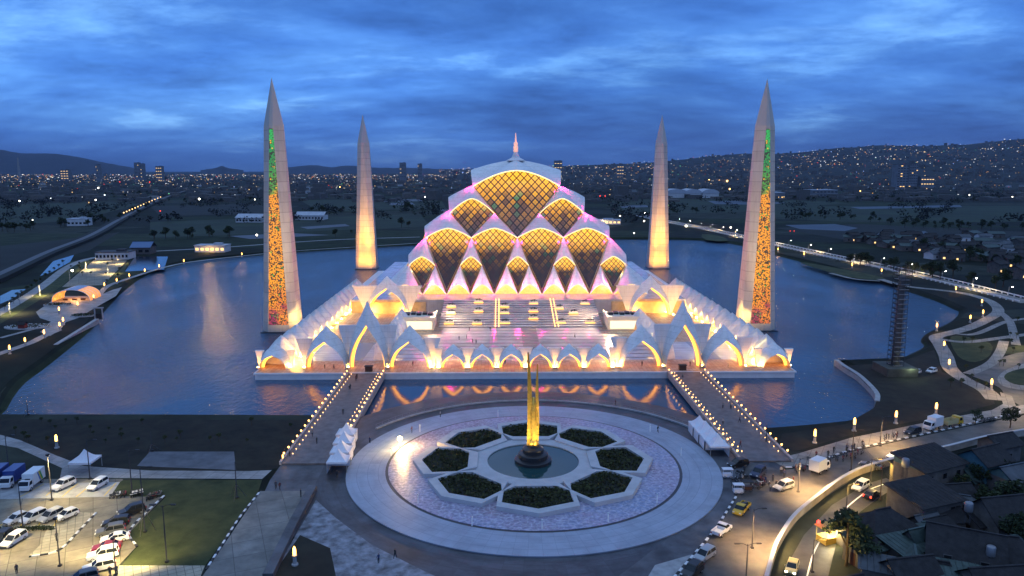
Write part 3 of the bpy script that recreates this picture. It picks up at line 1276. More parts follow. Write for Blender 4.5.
# ---------------------------------------------------------------- minarets
def mosaic_mat():
    m = bpy.data.materials.new('mosaic_glass')
    m.use_nodes = True
    t = m.node_tree
    b = t.nodes['Principled BSDF']
    c = nd(t, 'ShaderNodeTexCoord')
    s = nd(t, 'ShaderNodeSeparateXYZ')
    t.links.new(c.outputs['Object'], s.inputs[0])
    vo = nd(t, 'ShaderNodeTexVoronoi', i_Scale=1.9)
    t.links.new(c.outputs['Object'], vo.inputs['Vector'])
    w = nd_sep(t, vo.outputs['Color'])
    zz = math_node(t, 'DIVIDE', s.outputs[2], 84.0)
    n = nd(t, 'ShaderNodeTexNoise', i_Scale=.16, i_Detail=5.0)
    t.links.new(c.outputs['Object'], n.inputs['Vector'])
    k = math_node(t, 'ADD', zz, math_node(t, 'MULTIPLY', math_node(t, 'SUBTRACT', n.outputs[0], .5), .75))
    base = ramp(t, k, [(.0, (.26, .02, .09)), (.06, (.36, .05, .06)), (.12, (.66, .18, .03)), (.24, (.85, .30, .015)), (.60, (.80, .28, .02)),
                       (.66, (.10, .28, .04)), (.80, (.02, .22, .06)), (1, (.03, .40, .08))])
    alt = ramp(t, w, [(0, (.03, .025, .015)), (.22, (.9, .36, .02)), (.40, (.02, .35, .06)), (.52, (.08, .03, .02))], 'CONSTANT')
    f = math_node(t, 'LESS_THAN', nd_sep2(t, vo.outputs['Color'], 1), .24)
    k2 = mix(t, f, base, alt)
    cells = math_node(t, 'GREATER_THAN', vo.outputs['Distance'], .62)
    k3 = mix(t, cells, k2, (.02, .012, .01))
    t.links.new(k3, b.inputs['Emission Color'])
    b.inputs['Emission Strength'].default_value = 1.05
    b.inputs['Base Color'].default_value = (.03, .03, .03, 1)
    b.inputs['Roughness'].default_value = .3
    MATS['mosaic_glass'] = m


def nd_sep2(t, s, i):
    n = nd(t, 'ShaderNodeSeparateColor')
    t.links.new(s, n.inputs[0])
    return n.outputs[i]


mosaic_mat()


def minaret(x, y, label):
    root = empty('minaret', (x, y, 0), label, 'minaret', 'four minarets round the mosque')
    H2 = 100.4
    zs = 82

    def ring(half, w, z):
        return [Vector((-w, -half, z)), Vector((w, -half, z)), Vector((half, -w, z)), Vector((half, w, z)), Vector((w, half, z)), Vector((-w, half, z)), Vector((-half, w, z)), Vector((-half, -w, z))]
    r0, r1 = ring(6.9, 4.4, -1.0), ring(3.75, .70, zs)
    body = MB()
    for k in range(8):
        a, b, c, d = r0[k], r0[(k + 1) % 8], r1[(k + 1) % 8], r1[k]
        if k == 0:
            nrm = (b - a).cross(d - a).normalized()
            for j in range(10):
                u0, u1 = j / 10, (j + 1) / 10
                body.face([a.lerp(d, u0), b.lerp(c, u0), b.lerp(c, u1), a.lerp(d, u1)], 0)
        else:
            body.face([a, b, c, d], 0)
    tip = Vector((0, 0, H2))
    for k in range(8):
        body.face([r1[k], r1[(k + 1) % 8], tip], 1)
    body.build('shaft', ['minaret_stone', mat('minaret_tip', (.53, .49, .44), .55) if 'minaret_tip' not in MATS else 'minaret_tip'], root)
    # stained glass panel on the outer faces, set proud of the shaft
    for k in ((0,) if y < 0 else (4,)):
        a, b, c, d = r0[k], r0[(k + 1) % 8], r1[(k + 1) % 8], r1[k]
        nrm = (b - a).cross(d - a).normalized()
        m = MB()
        lo, hi = .05, .985
        q = [a.lerp(d, lo).lerp(b.lerp(c, lo), .03), b.lerp(c, lo).lerp(a.lerp(d, lo), .03), b.lerp(c, hi), a.lerp(d, hi)]
        q = [p + nrm * .05 for p in q]
        m.face(q)
        m.build('mosaic_panel', ['mosaic_glass'], root)
    m = MB()
    m.box((0, 0, -1.5), (14.6, 14.6, 1.8))
    m.build('footing', ['black_stone'], root)
    return root


for (sx, sy, lab) in ((-1, -1, 'near left minaret, tall white spire with coloured mosaic strip, standing in the lake'), (1, -1, 'near right minaret, tall white spire with coloured mosaic strip, standing in the lake'),
                      (-1, 1, 'far left minaret, floodlit yellow at its foot behind the left arcade'), (1, 1, 'far right minaret, floodlit yellow at its foot behind the right arcade')):
    x, y = sx * 97.4, sy * 97.4
    mroot = minaret(x, y, lab)
    if sy < 0:
        # floods from the mosque side
        for (zz, pw, c, a) in ((14, 22000, (1, .62, .20), 90), (42, 150000, (1, .70, .32), 45), (72, 420000, (1, .80, .52), 34)):
            spot(mroot, (-sx * 17, -7, 2.5), (-sx * 1.5, -1, zz), pw, c, a, 1.0, .4)
            spot(mroot, (-sx * 4, -19, 2.5), (0, -1, zz), pw * .22, c, a, 1.0, .4)
    else:
        for (zz, pw, c, a) in ((14, 26000, (1, .44, .05), 90), (40, 110000, (1, .46, .07), 45), (66, 60000, (1, .60, .26), 34)):
            spot(mroot, (-sx * 7, -18, 2.5), (0, 0, zz), pw, c, a, 1.0, .4)
            spot(mroot, (sx * 8, -17, 2.5), (0, 0, zz), pw * .5, c, a, 1.0, .4)

# ================================================================ FOUNTAIN PLAZA
FC = Vector((-1.0, -246.2))


def circle(c, r, n=96):
    return [(c.x + r * math.cos(2 * PI * k / n), c.y + r * math.sin(2 * PI * k / n)) for k in range(n)]


def hexmat():
    m = bpy.data.materials.new('carved_paving')
    m.use_nodes = True
    t = m.node_tree
    b = t.nodes['Principled BSDF']
    c = nd(t, 'ShaderNodeTexCoord')
    n = nd(t, 'ShaderNodeTexNoise', i_Scale=.22, i_Detail=4.0, i_Distortion=1.2)
    t.links.new(c.outputs['Object'], n.inputs['Vector'])
    v = nd(t, 'ShaderNodeTexVoronoi', i_Scale=.85)
    v.feature = 'DISTANCE_TO_EDGE'
    md = nd(t, 'ShaderNodeVectorMath')
    md.operation = 'ADD'
    t.links.new(c.outputs['Object'], md.inputs[0])
    t.links.new(n.outputs[1], md.inputs[1])
    t.links.new(md.outputs[0], v.inputs['Vector'])
    n3 = nd(t, 'ShaderNodeTexNoise', i_Scale=.09, i_Detail=3.0)
    t.links.new(c.outputs['Object'], n3.inputs['Vector'])
    base = ramp(t, n3.outputs[0], [(.35, (.24, .28, .42)), (.5, (.31, .28, .40)), (.65, (.28, .21, .27))])
    k = mix(t, ramp(t, v.outputs['Distance'], [(.01, (.75,) * 3), (.13, (0,) * 3)]), base, (.46, .44, .52))
    n4 = nd(t, 'ShaderNodeTexNoise', i_Scale=1.4, i_Detail=6.0)
    t.links.new(c.outputs['Object'], n4.inputs['Vector'])
    k = mix(t, 1.0, k, ramp(t, n4.outputs[0], [(.3, (.6,) * 3), (.7, (1.3,) * 3)]), 'MULTIPLY')
    t.links.new(k, b.inputs['Base Color'])
    b.inputs['Roughness'].default_value = .45
    bp = nd(t, 'ShaderNodeBump', i_Strength=.6, i_Distance=.15)
    t.links.new(v.outputs['Distance'], bp.inputs['Height'])
    t.links.new(bp.outputs[0], b.inputs['Normal'])
    MATS['carved_paving'] = m


hexmat()


def polar_stone(name, base, dr, na, var, stain, joint=.5):
    """paving laid in rings round the fountain, with stains and tyre scuffs"""
    m = bpy.data.materials.new(name)
    m.use_nodes = True
    t = m.node_tree
    b = t.nodes['Principled BSDF']
    c = nd(t, 'ShaderNodeTexCoord')
    o = nd(t, 'ShaderNodeVectorMath', operation='SUBTRACT')
    t.links.new(c.outputs['Object'], o.inputs[0])
    o.inputs[1].default_value = (FC.x, FC.y, 0)
    s = nd(t, 'ShaderNodeSeparateXYZ')
    t.links.new(o.outputs[0], s.inputs[0])
    x, y = s.outputs[0], s.outputs[1]
    r = math_node(t, 'SQRT', math_node(t, 'ADD', math_node(t, 'MULTIPLY', x, x), math_node(t, 'MULTIPLY', y, y)))
    a = math_node(t, 'ARCTAN2', y, x)
    ar, aa = math_node(t, 'DIVIDE', r, dr), math_node(t, 'MULTIPLY', a, na / (2 * PI))
    v = nd(t, 'ShaderNodeCombineXYZ')
    t.links.new(math_node(t, 'FLOOR', ar), v.inputs[0])
    t.links.new(math_node(t, 'FLOOR', aa), v.inputs[1])
    w = nd(t, 'ShaderNodeTexWhiteNoise')
    t.links.new(v.outputs[0], w.inputs[0])
    k = mix(t, w.outputs[0], tuple(q * (1 - var) for q in base), tuple(q * (1 + var) for q in base))
    pv_ = nd(t, 'ShaderNodeCombineXYZ')
    t.links.new(math_node(t, 'MULTIPLY', r, .55), pv_.inputs[0])
    t.links.new(math_node(t, 'MULTIPLY', a, 5.0), pv_.inputs[1])
    n = nd(t, 'ShaderNodeTexNoise', i_Scale=1.0, i_Detail=7.0, i_Roughness=.66)
    t.links.new(pv_.outputs[0], n.inputs['Vector'])
    k = mix(t, 1.0, k, ramp(t, n.outputs[0], [(.30, (1 - stain,) * 3), (.50, (1,) * 3), (.72, (1 + stain * .6,) * 3)]), 'MULTIPLY')
    n2 = nd(t, 'ShaderNodeTexNoise', i_Scale=.16, i_Detail=8.0, i_Roughness=.7)
    t.links.new(c.outputs['Object'], n2.inputs['Vector'])
    k = mix(t, 1.0, k, ramp(t, n2.outputs[0], [(.34, (1 - stain,) * 3), (.56, (1.05,) * 3)]), 'MULTIPLY')
    j = math_node(t, 'MAXIMUM', math_node(t, 'LESS_THAN', math_node(t, 'FRACT', ar), .05), math_node(t, 'LESS_THAN', math_node(t, 'FRACT', aa), .025))
    k = mix(t, math_node(t, 'MULTIPLY', j, joint), k, tuple(q * .45 for q in base))
    t.links.new(k, b.inputs['Base Color'])
    b.inputs['Roughness'].default_value = .48
    MATS[name] = m


polar_stone('ring_stone', (.29, .335, .41), 2.2, 96, .05, .16)
polar_stone('apron_stone', (.048, .052, .064), 3.0, 80, .22, .70)
mat('pool_water', (.018, .060, .062), .06)
pz = MB()
# apron of dark slabs round the ring
pz.flat(circle(FC, 53.5), GZ + .012, 0)
struct('plaza_apron', pz, ['apron_stone'])
pz = MB()
pz.prism(circle(FC, 39.7), GZ - .2, GZ + .22, 0)
struct('plaza_ring', pz, ['ring_stone'])
pz = MB()
pz.flat(circle(FC, 31.6), GZ + .226, 0)
struct('plaza_gutter', pz, ['black_stone'])
pz = MB()
pz.prism(circle(FC, 31.0), GZ + .1, GZ + .30, 0)
struct('plaza_disc', pz, ['carved_paving'])
# retaining wall of the plaza towards the moat, with its rail
pw = empty('plaza_wall', (0, 0, 0), 'curved retaining wall with thin rail between the round plaza and the moat', 'wall')
mb = MB()
arcp = [(arc_c.x + 44.6 * math.sin(R(t)), arc_c.y + 44.6 * math.cos(R(t))) for t in range(-60, 61, 3)]
strip_wall(mb, arcp, .6, -1, GZ + .35)
mb.build('coping', ['concrete'], pw)
mb = MB()
for h in (.75, 1.25):
    mb.tube([(p[0], p[1], GZ + h) for p in arcp], .04, 4)
for p in arcp:
    mb.tube([(p[0], p[1], GZ + .3), (p[0], p[1], GZ + 1.27)], .05, 4)
mb.build('rail', ['grey_metal'], pw)

# star shaped kerb with a round pool and eight planter beds
Z0 = GZ + .30
star = empty('fountain', (FC.x, FC.y, Z0), 'round fountain pool with a raised pale rim inside the star of planters', 'fountain')
mb = MB()
n = 64
for r0, r1, z0, z1 in ((9.9, 9.9, -.4, .55), (9.9, 13.1, .55, .55), (13.1, 13.1, .55, 0)):
    for k in range(n):
        a, b = 2 * PI * k / n, 2 * PI * (k + 1) / n
        mb.face([(r1 * math.cos(a), r1 * math.sin(a), z1), (r1 * math.cos(b), r1 * math.sin(b), z1), (r0 * math.cos(b), r0 * math.sin(b), z0), (r0 * math.cos(a), r0 * math.sin(a), z0)])
mb.build('rim', ['pale_concrete'], star)
mb = MB()
mb.flat(circle(Vector((0, 0)), 9.9, 64), .32)
mb.build('pool', ['pool_water'], star)

mat('hedge_leaf', (.040, .042, .011), .9, var=.7, vscale=.9)
posw = {0: 'farthest one', 1: 'far right', 2: 'right of the pool', 3: 'near right', 4: 'nearest one', 5: 'near left', 6: 'left of the pool', 7: 'far left'}


def bed_poly(k, w):
    """seven sided bed k of the star, grown by w"""
    out = []
    for (r, a) in ((13.9, -14), (18.0, -19.5), (23.0, -16.0), (24.8, 0), (23.0, 16.0), (18.0, 19.5), (13.9, 14)):
        rr = r + (w if r > 16 else (-w if r < 14 else 0)) + 0
        aa = a + math.copysign(w / rr * 57.3, a) if a else 0
        t = R(90 - 45 * k - aa)
        out.append((rr * math.cos(t), rr * math.sin(t)))
    return out


for k in range(8):
    bed = empty('planter_bed', (FC.x, FC.y, Z0), 'seven sided planter of dark shrubs, %s, with a pale stone border' % posw[k], 'planter', 'planter beds of the fountain star')
    inner, outer_ = bed_poly(k, -.7), bed_poly(k, 1.2)
    mb = MB()
    m_ = len(inner)
    for i in range(m_):
        j = (i + 1) % m_
        a, b, c, d = outer_[i], outer_[j], inner[j], inner[i]
        h = .85 + .004 * (k % 2)
        mb.face([(*a, 0), (*b, 0), (*b, h), (*a, h)])
        mb.face([(*a, h), (*b, h), (*c, h), (*d, h)])
        mb.face([(*d, h), (*c, h), (*c, .2), (*d, .2)])
    mb.build('stone_border', ['pale_concrete'], bed)
    mb = MB()
    mb.flat(inner, .35)
    mb.build('soil', ['earth'], bed)
    mb = MB()
    rg = random.Random(k + 50)
    cx = sum(p[0] for p in inner) / m_
    cyy = sum(p[1] for p in inner) / m_
    for q in range(900):
        i = rg.randrange(m_)
        a, b = Vector(inner[i]), Vector(inner[(i + 1) % m_])
        u, v = rg.random(), math.sqrt(rg.random()) * .97
        p = Vector((cx, cyy)).lerp(a.lerp(b, u), v)
        hgt = .46 + .2 * noise.noise(Vector((p.x * .5, p.y * .5, k))) + rg.uniform(0, .25)
        leaf_cloud(mb, (p.x, p.y, hgt), (.25, .25, .2), 1, .33, 0, rg)
    mb.build('shrubs', ['hedge_leaf'], bed)
    mb = MB()
    for q in range(1):
        qx, qy = cx + rg.uniform(-1.2, 1.2), cyy + rg.uniform(-1.2, 1.2)
        leaf_cloud(mb, (qx, qy, 1.4), (.55, .55, .8), 40, .28, 0, rg)
    mb.build('tall_shrub', ['foliage_pale'], bed)

# golden calligraphic sculpture
sculp = empty('sculpture', (FC.x, FC.y, Z0), 'tall slender gold calligraphy sculpture on a dark stepped base in the pool', 'sculpture')
mb = MB()
mb.lathe((0, 0, 0), [(4.0, -.2), (4.0, .9), (3.9, 1.0), (3.2, 1.2), (3.2, 2.1), (3.0, 2.3), (2.3, 2.5), (2.3, 3.3), (1.4, 3.7), (1.3, 4.2)], 32, 0, False)
mb.build('base', ['black_stone'], sculp)


def blade(path, w, d, seg=14, twist=0.0):
    """flat gold blade along a vertical path, tapering to its tip"""
    mb = MB()
    P = spline(path, 6)
    L = []
    for k, p in enumerate(P):
        t = k / (len(P) - 1)
        ww = w * (1 - .75 * t ** 3)
        dd = d * (1 - .5 * t)
        a = twist * t
        ca, sa = math.cos(a), math.sin(a)
        L.append([Vector((p.x + ca * x - sa * y, p.y + sa * x + ca * y, p.z)) for x, y in ((-ww, -dd), (ww, -dd), (ww, dd), (-ww, dd))])
    for k in range(len(L) - 1):
        for j in range(4):
            mb.face([L[k][j], L[k][(j + 1) % 4], L[k + 1][(j + 1) % 4], L[k + 1][j]])
    mb.face(L[-1])
    return mb


blade([(-.8, 0, 4), (-.75, 0, 10), (-.85, 0, 17), (-1.15, 0, 24.5)], .55, .4).build('blade', ['gold'], sculp)
blade([(.75, .3, 4), (.9, .2, 10), (.75, 0, 16), (.85, 0, 22)], .38, .35).build('blade', ['gold'], sculp)
blade([(.15, -.4, 4), (.2, -.5, 7), (.0, -.4, 11), (.35, -.2, 13.5)], .45, .3).build('blade', ['gold'], sculp)
mb = MB()
for k in range(10):        # curling letter strokes winding round the stem
    z = 4.2 + k * 1.02
    s = -1 if k % 2 else 1
    pts_ = [(math.cos(a) * (1.15 - .03 * k) * s, -.25 + math.sin(a) * .95, z + (a / PI) * 1.1) for a in [PI * q / 8 for q in range(9)]]
    mb.tube(pts_, [.10 + .16 * math.sin(PI * q / 8) for q in range(9)], 6)
mb.build('script_band', ['gold'], sculp)
mb = MB()
mb.lathe((0, 0, 4.2), [(1.2, 0), (1.0, .8), (.55, 1.4), (.5, 9.0), (.2, 10.5)], 12)
mb.build('stem', ['gold'], sculp)
for a in (-2.2, -.9):
    spot(sculp, (6 * math.cos(a), 6 * math.sin(a), .8), (0, 0, 14), 11000, (1, .72, .30), 70, .8, .2)

# small rods standing on the gutter line of the plaza
rod = MB()
rod.tube([(0, 0, 0), (0, 0, 1.7)], .09, 6)
rod.ball((0, 0, 1.75), .16)
r0 = None
for k, (px, py) in enumerate([(391, 456), (418, 503), (472, 526), (542, 529), (608, 522), (657, 503), (681, 456), (650, 432), (420, 432), (498, 417)]):
    q = g(px, py, Z0)
    o = rod.build('marker_post', ['white_paint'], None) if r0 is None else r0.copy()
    if r0 is None:
        r0 = o
    else:
        col.objects.link(o)
    o.location = q
    tag(o, 'thin white marker post standing on the rim of the patterned disc', 'post', 'marker posts round the disc')
# the bright floodlight on the plaza
q = g(400, 447, GZ + .3)
fl_ = empty('floodlight', q, 'brilliant warm floodlight on a short mast at the left edge of the patterned disc', 'floodlight')
mb = MB()
mb.lathe((0, 0, 0), [(.25, 0), (.25, .1), (.07, .12), (.07, 1.7)], 8)
mb.build('mast', ['grey_metal'], fl_)
mb = MB()
mb.ball((0, 0, 2.0), .5)
mb.build('lamp_head', [lamp_mat('flood_glow', (1, .66, .26), 140)], fl_)
point(fl_, (.6, -.2, 2.4), 5200, (1, .60, .2), .4)

# ================================================================ BRIDGES
mat('deck', (.13, .115, .115), .55, var=.35, vscale=.5)
mat('bridge_kerb', (.42, .36, .33), .6, var=.2, vscale=.8)
bol = None
for s, side in ((-1, 'left'), (1, 'right')):
    xc = s * 50
    ya, yb = -173.3, -246.0
    br = empty('bridge', (xc, 0, 0), 'straight causeway bridge lined with little lamps, leading to the %s entrance gate' % side, 'bridge', 'causeway bridges')
    mb = MB()
    mb.box((0, (ya + yb) / 2, .9), (11.6, ya - yb, 1.25))
    mb.build('deck', ['deck'], br)
    for e in (-1, 1):
        mb = MB()
        mb.box((e * 5.6, (ya + yb) / 2, .6), (.5, ya - yb + .02, 1.95))
        mb.build('parapet', ['bridge_kerb'], br)
    # piers
    for y in (-186, -200, -214):
        mb = MB()
        mb.box((0, y, -1.5), (8.6, 1.0, 2.4))
        mb.build('pier', ['concrete'], br)
    for e in (-1, 1):
        nl = 20
        for k in range(nl):
            y = -175.0 - k * (68.0 / (nl - 1))
            big = MB()
            if bol is None:
                bol = empty('bollard_lamp', (0, 0, 0))
                big.lathe((0, 0, 0), [(.22, 0), (.22, .08), (.10, .1), (.10, .55)], 8)
                big.build('post', ['grey_metal'], bol)
                big = MB()
                big.ball((0, 0, .8), .22, 0, 8, 5)
                big.build('lamp', ['lamp_bollard'], bol)
                o = bol
            else:
                o = copy_tree(bol)
            o.location = (xc + e * 5.6, y, 2.55)
            tag(o, 'small glowing globe lamp on the %s parapet of the %s bridge' % ('left' if e < 0 else 'right', side), 'lamp', 'globe lamps on the %s parapet of the %s bridge' % ('left' if e < 0 else 'right', side))
    # inner rows of low studs
    for e in (-1, 1):
        sb = None
        for k in range(24):
            y = -176 - k * 2.85
            if sb is None:
                m2 = MB()
                m2.lathe((0, 0, 0), [(.16, 0), (.16, .3), (.1, .42)], 6)
                m2.ball((0, 0, .5), .11, 1, 6, 4)
                sb = m2.build('stud_lamp', ['white_paint', 'lamp_bollard'])
                o = sb
            else:
                o = sb.copy()
                col.objects.link(o)
            o.location = (xc + e * 4.1, y, 2.15)
            tag(o, 'low white stud light inside the %s parapet of the %s bridge' % ('left' if e < 0 else 'right', side), 'lamp', 'stud lights along the %s side of the %s bridge' % ('left' if e < 0 else 'right', side))
# small guard kiosks at the bridge heads
for s, side in ((-1, 'left'), (1, 'right')):
    kb = empty('guard_post', (s * 49.5, -171.2, PZ), 'tiny dark guard post standing at the head of the %s bridge' % side, 'kiosk', 'guard posts at the bridge heads')
    mb = MB()
    mb.box((0, 0, 0), (2.2, 1.4, 1.6))
    mb.build('counter', [mat('dark_wood', (.07, .03, .02), .5) if 'dark_wood' not in MATS else 'dark_wood'], kb)
    mb = MB()
    mb.box((0, 0, 1.6), (2.6, 1.8, .15))
    mb.build('top', ['black_paint'], kb)

# ---------------------------------------------------------------- tents by the bridges
def tent_mesh(w):
    mb = MB()
    h = w / 2
    for k in range(4):
        a, b = [(-h, -h), (h, -h), (h, h), (-h, h)][k], [(h, -h), (h, h), (-h, h), (-h, -h)][k]

        def fn(u, v, a=a, b=b):
            e = 1 - v
            x, y = (a[0] + (b[0] - a[0]) * u) * e, (a[1] + (b[1] - a[1]) * u) * e
            return Vector((x, y, 2.5 + 2.2 * v ** 1.9 - .15 * math.sin(PI * u) * e))
        mb.grid(fn, 6, 8, 0, True)
        mb.face([(a[0], a[1], 2.1), (b[0], b[1], 2.1), (b[0], b[1], 2.5), (a[0], a[1], 2.5)], 0)
    return mb


def tent(x, y, z, w, label, group, walls=(), rotz=0.0):
    t_ = empty('canopy_tent', (x, y, z), label, 'tent', group, rotz)
    tent_mesh(w).build('canopy', ['tent_cloth'], t_)
    h = w / 2 - .06
    for sx in (-1, 1):
        for sy in (-1, 1):
            mb = MB()
            mb.tube([(sx * h, sy * h, 0), (sx * h, sy * h, 2.5)], .06, 5)
            mb.build('pole', ['grey_metal'], t_)
    for wdir in walls:
        mb = MB()
        dx, dy = wdir
        if dx:
            mb.box((dx * h, 0, .02), (.05, w - .2, 2.2))
        else:
            mb.box((0, dy * h, .02), (w - .2, .05, 2.2))
        mb.build('side_cloth', ['tent_cloth'], t_)
    return t_


nm = ['nearest', 'second', 'third', 'farthest']
for s, side in ((-1, 'left'), (1, 'right')):
    pa, pb_ = (g(339, 469), g(347, 441)) if s < 0 else (g(717, 453), g(699, 433))
    for k in range(4):
        p = pa.lerp(pb_, k / 3)
        tent(p.x, p.y, GZ + .05, 4.3, 'white peaked canopy tent, %s in the row beside the %s bridge' % (nm[k], side), 'tents beside the %s bridge' % side, [(s, 0), (-s, 0)] if k else [(s, 0), (0, 1)])

# ================================================================ VEHICLES, PEOPLE, POLES
mat('car_glass', (.015, .018, .022), .08)
mat('tyre', (.015, .015, .015), .8)
mat('wheel_rim', (.35, .35, .36), .35, metal=.7)
mat('headlamp_glass', (.75, .75, .72), .15)
mat('tail_lamp', (.35, .01, .01), .25)
mat('tail_lamp_lit', (.4, .01, .01), .3, emit=(1, .05, .02), strength=6)
mat('headlamp_lit', (.8, .8, .7), .3, emit=(1, .85, .55), strength=9)
for nme, c in (('white', (.72, .72, .72)), ('silver', (.38, .39, .40)), ('black', (.012, .012, .014)), ('grey', (.10, .105, .115)), ('maroon', (.16, .010, .018)),
               ('yellow', (.62, .40, .02)), ('cream', (.55, .45, .22)), ('blue', (.02, .05, .22)), ('darkblue', (.02, .03, .07))):
    mat('paint_' + nme, c, .28, spec=.6)


def loft_profile(mb, prof, w, bev=.10, shrink=.06, mi=0, top_in=0.0):
    """side profile (x, z) carried across the width, with rounded shoulders; top_in leans the sides in with height"""
    cx = sum(p[0] for p in prof) / len(prof)
    cz = sum(p[1] for p in prof) / len(prof)
    zmin, zmax = min(p[1] for p in prof), max(p[1] for p in prof)
    secs = []
    for y, s in ((-w / 2, 1 - shrink), (-w / 2 + bev, 1), (w / 2 - bev, 1), (w / 2, 1 - shrink)):
        sec = []
        for x, z in prof:
            k = 1 - top_in * (z - zmin) / max(1e-6, zmax - zmin)
            sec.append(Vector((cx + (x - cx) * s, y * k, cz + (z - cz) * s)))
        secs.append(sec)
    n = len(prof)
    for a, b in zip(secs[:-1], secs[1:]):
        for k in range(n):
            k2 = (k + 1) % n
            mb.face([a[k], a[k2], b[k2], b[k]], mi)
    mb.face(list(reversed(secs[0])), mi)
    mb.face(secs[-1], mi)


def wheel_obj(parent, x, y, r=.33, w=.22):
    mb = MB()
    prof = [(r * .62, -w / 2), (r * .95, -w / 2), (r, -w / 2 + .04), (r, w / 2 - .04), (r * .95, w / 2), (r * .62, w / 2)]
    n = 14
    for j in range(len(prof) - 1):
        for k in range(n):
            a, b = 2 * PI * k / n, 2 * PI * (k + 1) / n
            q = lambda p, t: (p[0] * math.cos(t), p[1], p[0] * math.sin(t))
            mb.face([q(prof[j], a), q(prof[j], b), q(prof[j + 1], b), q(prof[j + 1], a)])
    o = mb.build('wheel', ['tyre'], parent, (x, y, r))
    mb = MB()
    for sgn in (-1, 1):
        pts = [(r * .62 * math.cos(2 * PI * k / n), sgn * (w / 2 - .02), r * .62 * math.sin(2 * PI * k / n)) for k in range(n)]
        mb.face(pts if sgn < 0 else pts[::-1])
        for s5 in range(5):
            a = 2 * PI * s5 / 5
            mb.tube([(0, sgn * (w / 2 - .01), 0), (r * .58 * math.cos(a), sgn * (w / 2 - .01), r * .58 * math.sin(a))], .035, 4)
    mb.build('rim', ['wheel_rim'], o)


def car_proto(style, paint, lit=None):
    """car pointing to +x"""
    root = empty(style_name(style), (0, 0, 0))
    S = dict(
        mpv=dict(L=4.5, w=1.78, body=[(-2.25, .32), (-2.27, .75), (-2.2, 1.02), (1.05, 1.02), (2.05, .82), (2.25, .62), (2.25, .32)], cab=[(-2.18, 1.0), (-2.0, 1.62), (-1.6, 1.70), (.15, 1.68), (1.15, 1.0)], roof=[(-2.02, 1.64), (-1.6, 1.74), (.2, 1.71), (.32, 1.60), (-1.95, 1.58)]),
        suv=dict(L=4.7, w=1.86, body=[(-2.35, .38), (-2.37, .9), (-2.3, 1.12), (1.0, 1.12), (2.15, .98), (2.35, .8), (2.35, .38)], cab=[(-2.22, 1.1), (-2.0, 1.75), (-1.6, 1.84), (.1, 1.82), (1.0, 1.1)], roof=[(-2.05, 1.76), (-1.6, 1.89), (.15, 1.85), (.28, 1.72), (-1.98, 1.70)]),
        hatch=dict(L=3.9, w=1.7, body=[(-1.95, .30), (-1.98, .7), (-1.9, .95), (.85, .95), (1.75, .76), (1.95, .58), (1.95, .30)], cab=[(-1.88, .93), (-1.55, 1.42), (-1.2, 1.5), (-.0, 1.48), (.95, .93)], roof=[(-1.6, 1.42), (-1.2, 1.54), (.02, 1.51), (.15, 1.41), (-1.52, 1.38)]),
        sedan=dict(L=4.5, w=1.76, body=[(-2.25, .30), (-2.27, .75), (-2.2, .96), (-1.5, .99), (.95, .95), (2.05, .78), (2.25, .58), (2.25, .30)], cab=[(-1.75, .96), (-1.15, 1.4), (-.8, 1.46), (.05, 1.44), (1.0, .93)], roof=[(-1.2, 1.39), (-.8, 1.49), (.08, 1.47), (.2, 1.38), (-1.12, 1.35)]),
    )[style]
    mb = MB()
    loft_profile(mb, S['body'], S['w'], .12, .05)
    # wheel arches in shade
    mb.build('body', ['paint_' + paint], root)
    mb = MB()
    loft_profile(mb, S['cab'], S['w'] * .95, .06, .03, 0, .16)
    mb.build('windows', ['car_glass'], root)
    mb = MB()
    loft_profile(mb, S['roof'], S['w'] * .84, .08, .03, 0, .04)
    # pillars
    for sy in (-1, 1):
        cb = S['cab']
        for (a, b) in ((cb[-1], cb[-2]), (cb[0], cb[1]), ((-.55, cb[0][1]), (-.55, cb[2][1] - .03))):
            mb.tube([(a[0], sy * S['w'] * .468, a[1]), (b[0], sy * S['w'] * .40, b[1])], .045, 4)
    mb.build('roof', ['paint_' + paint], root)
    L = S['L'] / 2
    for sx in (-1, 1):
        for sy in (-1, 1):
            wheel_obj(root, sx * L * .62, sy * (S['w'] / 2 - .10))
    zb = S['body'][-2][1]
    for sy in (-1, 1):
        mb = MB()
        mb.box((L - .06, sy * S['w'] * .36, zb - .02), (.16, .38, .16))
        mb.build('headlight', ['headlamp_lit' if lit == 'front' else 'headlamp_glass'], root)
        mb = MB()
        mb.box((-L + .02, sy * S['w'] * .40, zb + .08), (.14, .22, .32))
        mb.build('tail_light', ['tail_lamp_lit' if lit == 'rear' else 'tail_lamp'], root)
        mb = MB()
        mb.box((S['cab'][-1][0] - .25, sy * (S['w'] / 2 + .08), S['cab'][0][1] + .02), (.14, .2, .14))
        mb.build('mirror', ['paint_' + paint], root)
    mb = MB()
    mb.box((L - .03, 0, .36), (.1, S['w'] * .7, .18))
    mb.build('grille', ['black_paint'], root)
    mb = MB()
    mb.box((-L + .01, 0, .40), (.1, .5, .14))
    mb.build('number_plate', ['black_paint'], root)
    return root


def style_name(s):
    return {'mpv': 'parked_car', 'suv': 'parked_car', 'hatch': 'parked_car', 'sedan': 'parked_car'}.get(s, s)


def place_px(o, front, rear, z, label, cat, group):
    a, b = g(*front, z + .4), g(*rear, z + .4)
    o.location = ((a.x + b.x) / 2, (a.y + b.y) / 2, z)
    o.rotation_euler.z = math.atan2(a.y - b.y, a.x - b.x)
    return tag(o, label, cat, group)


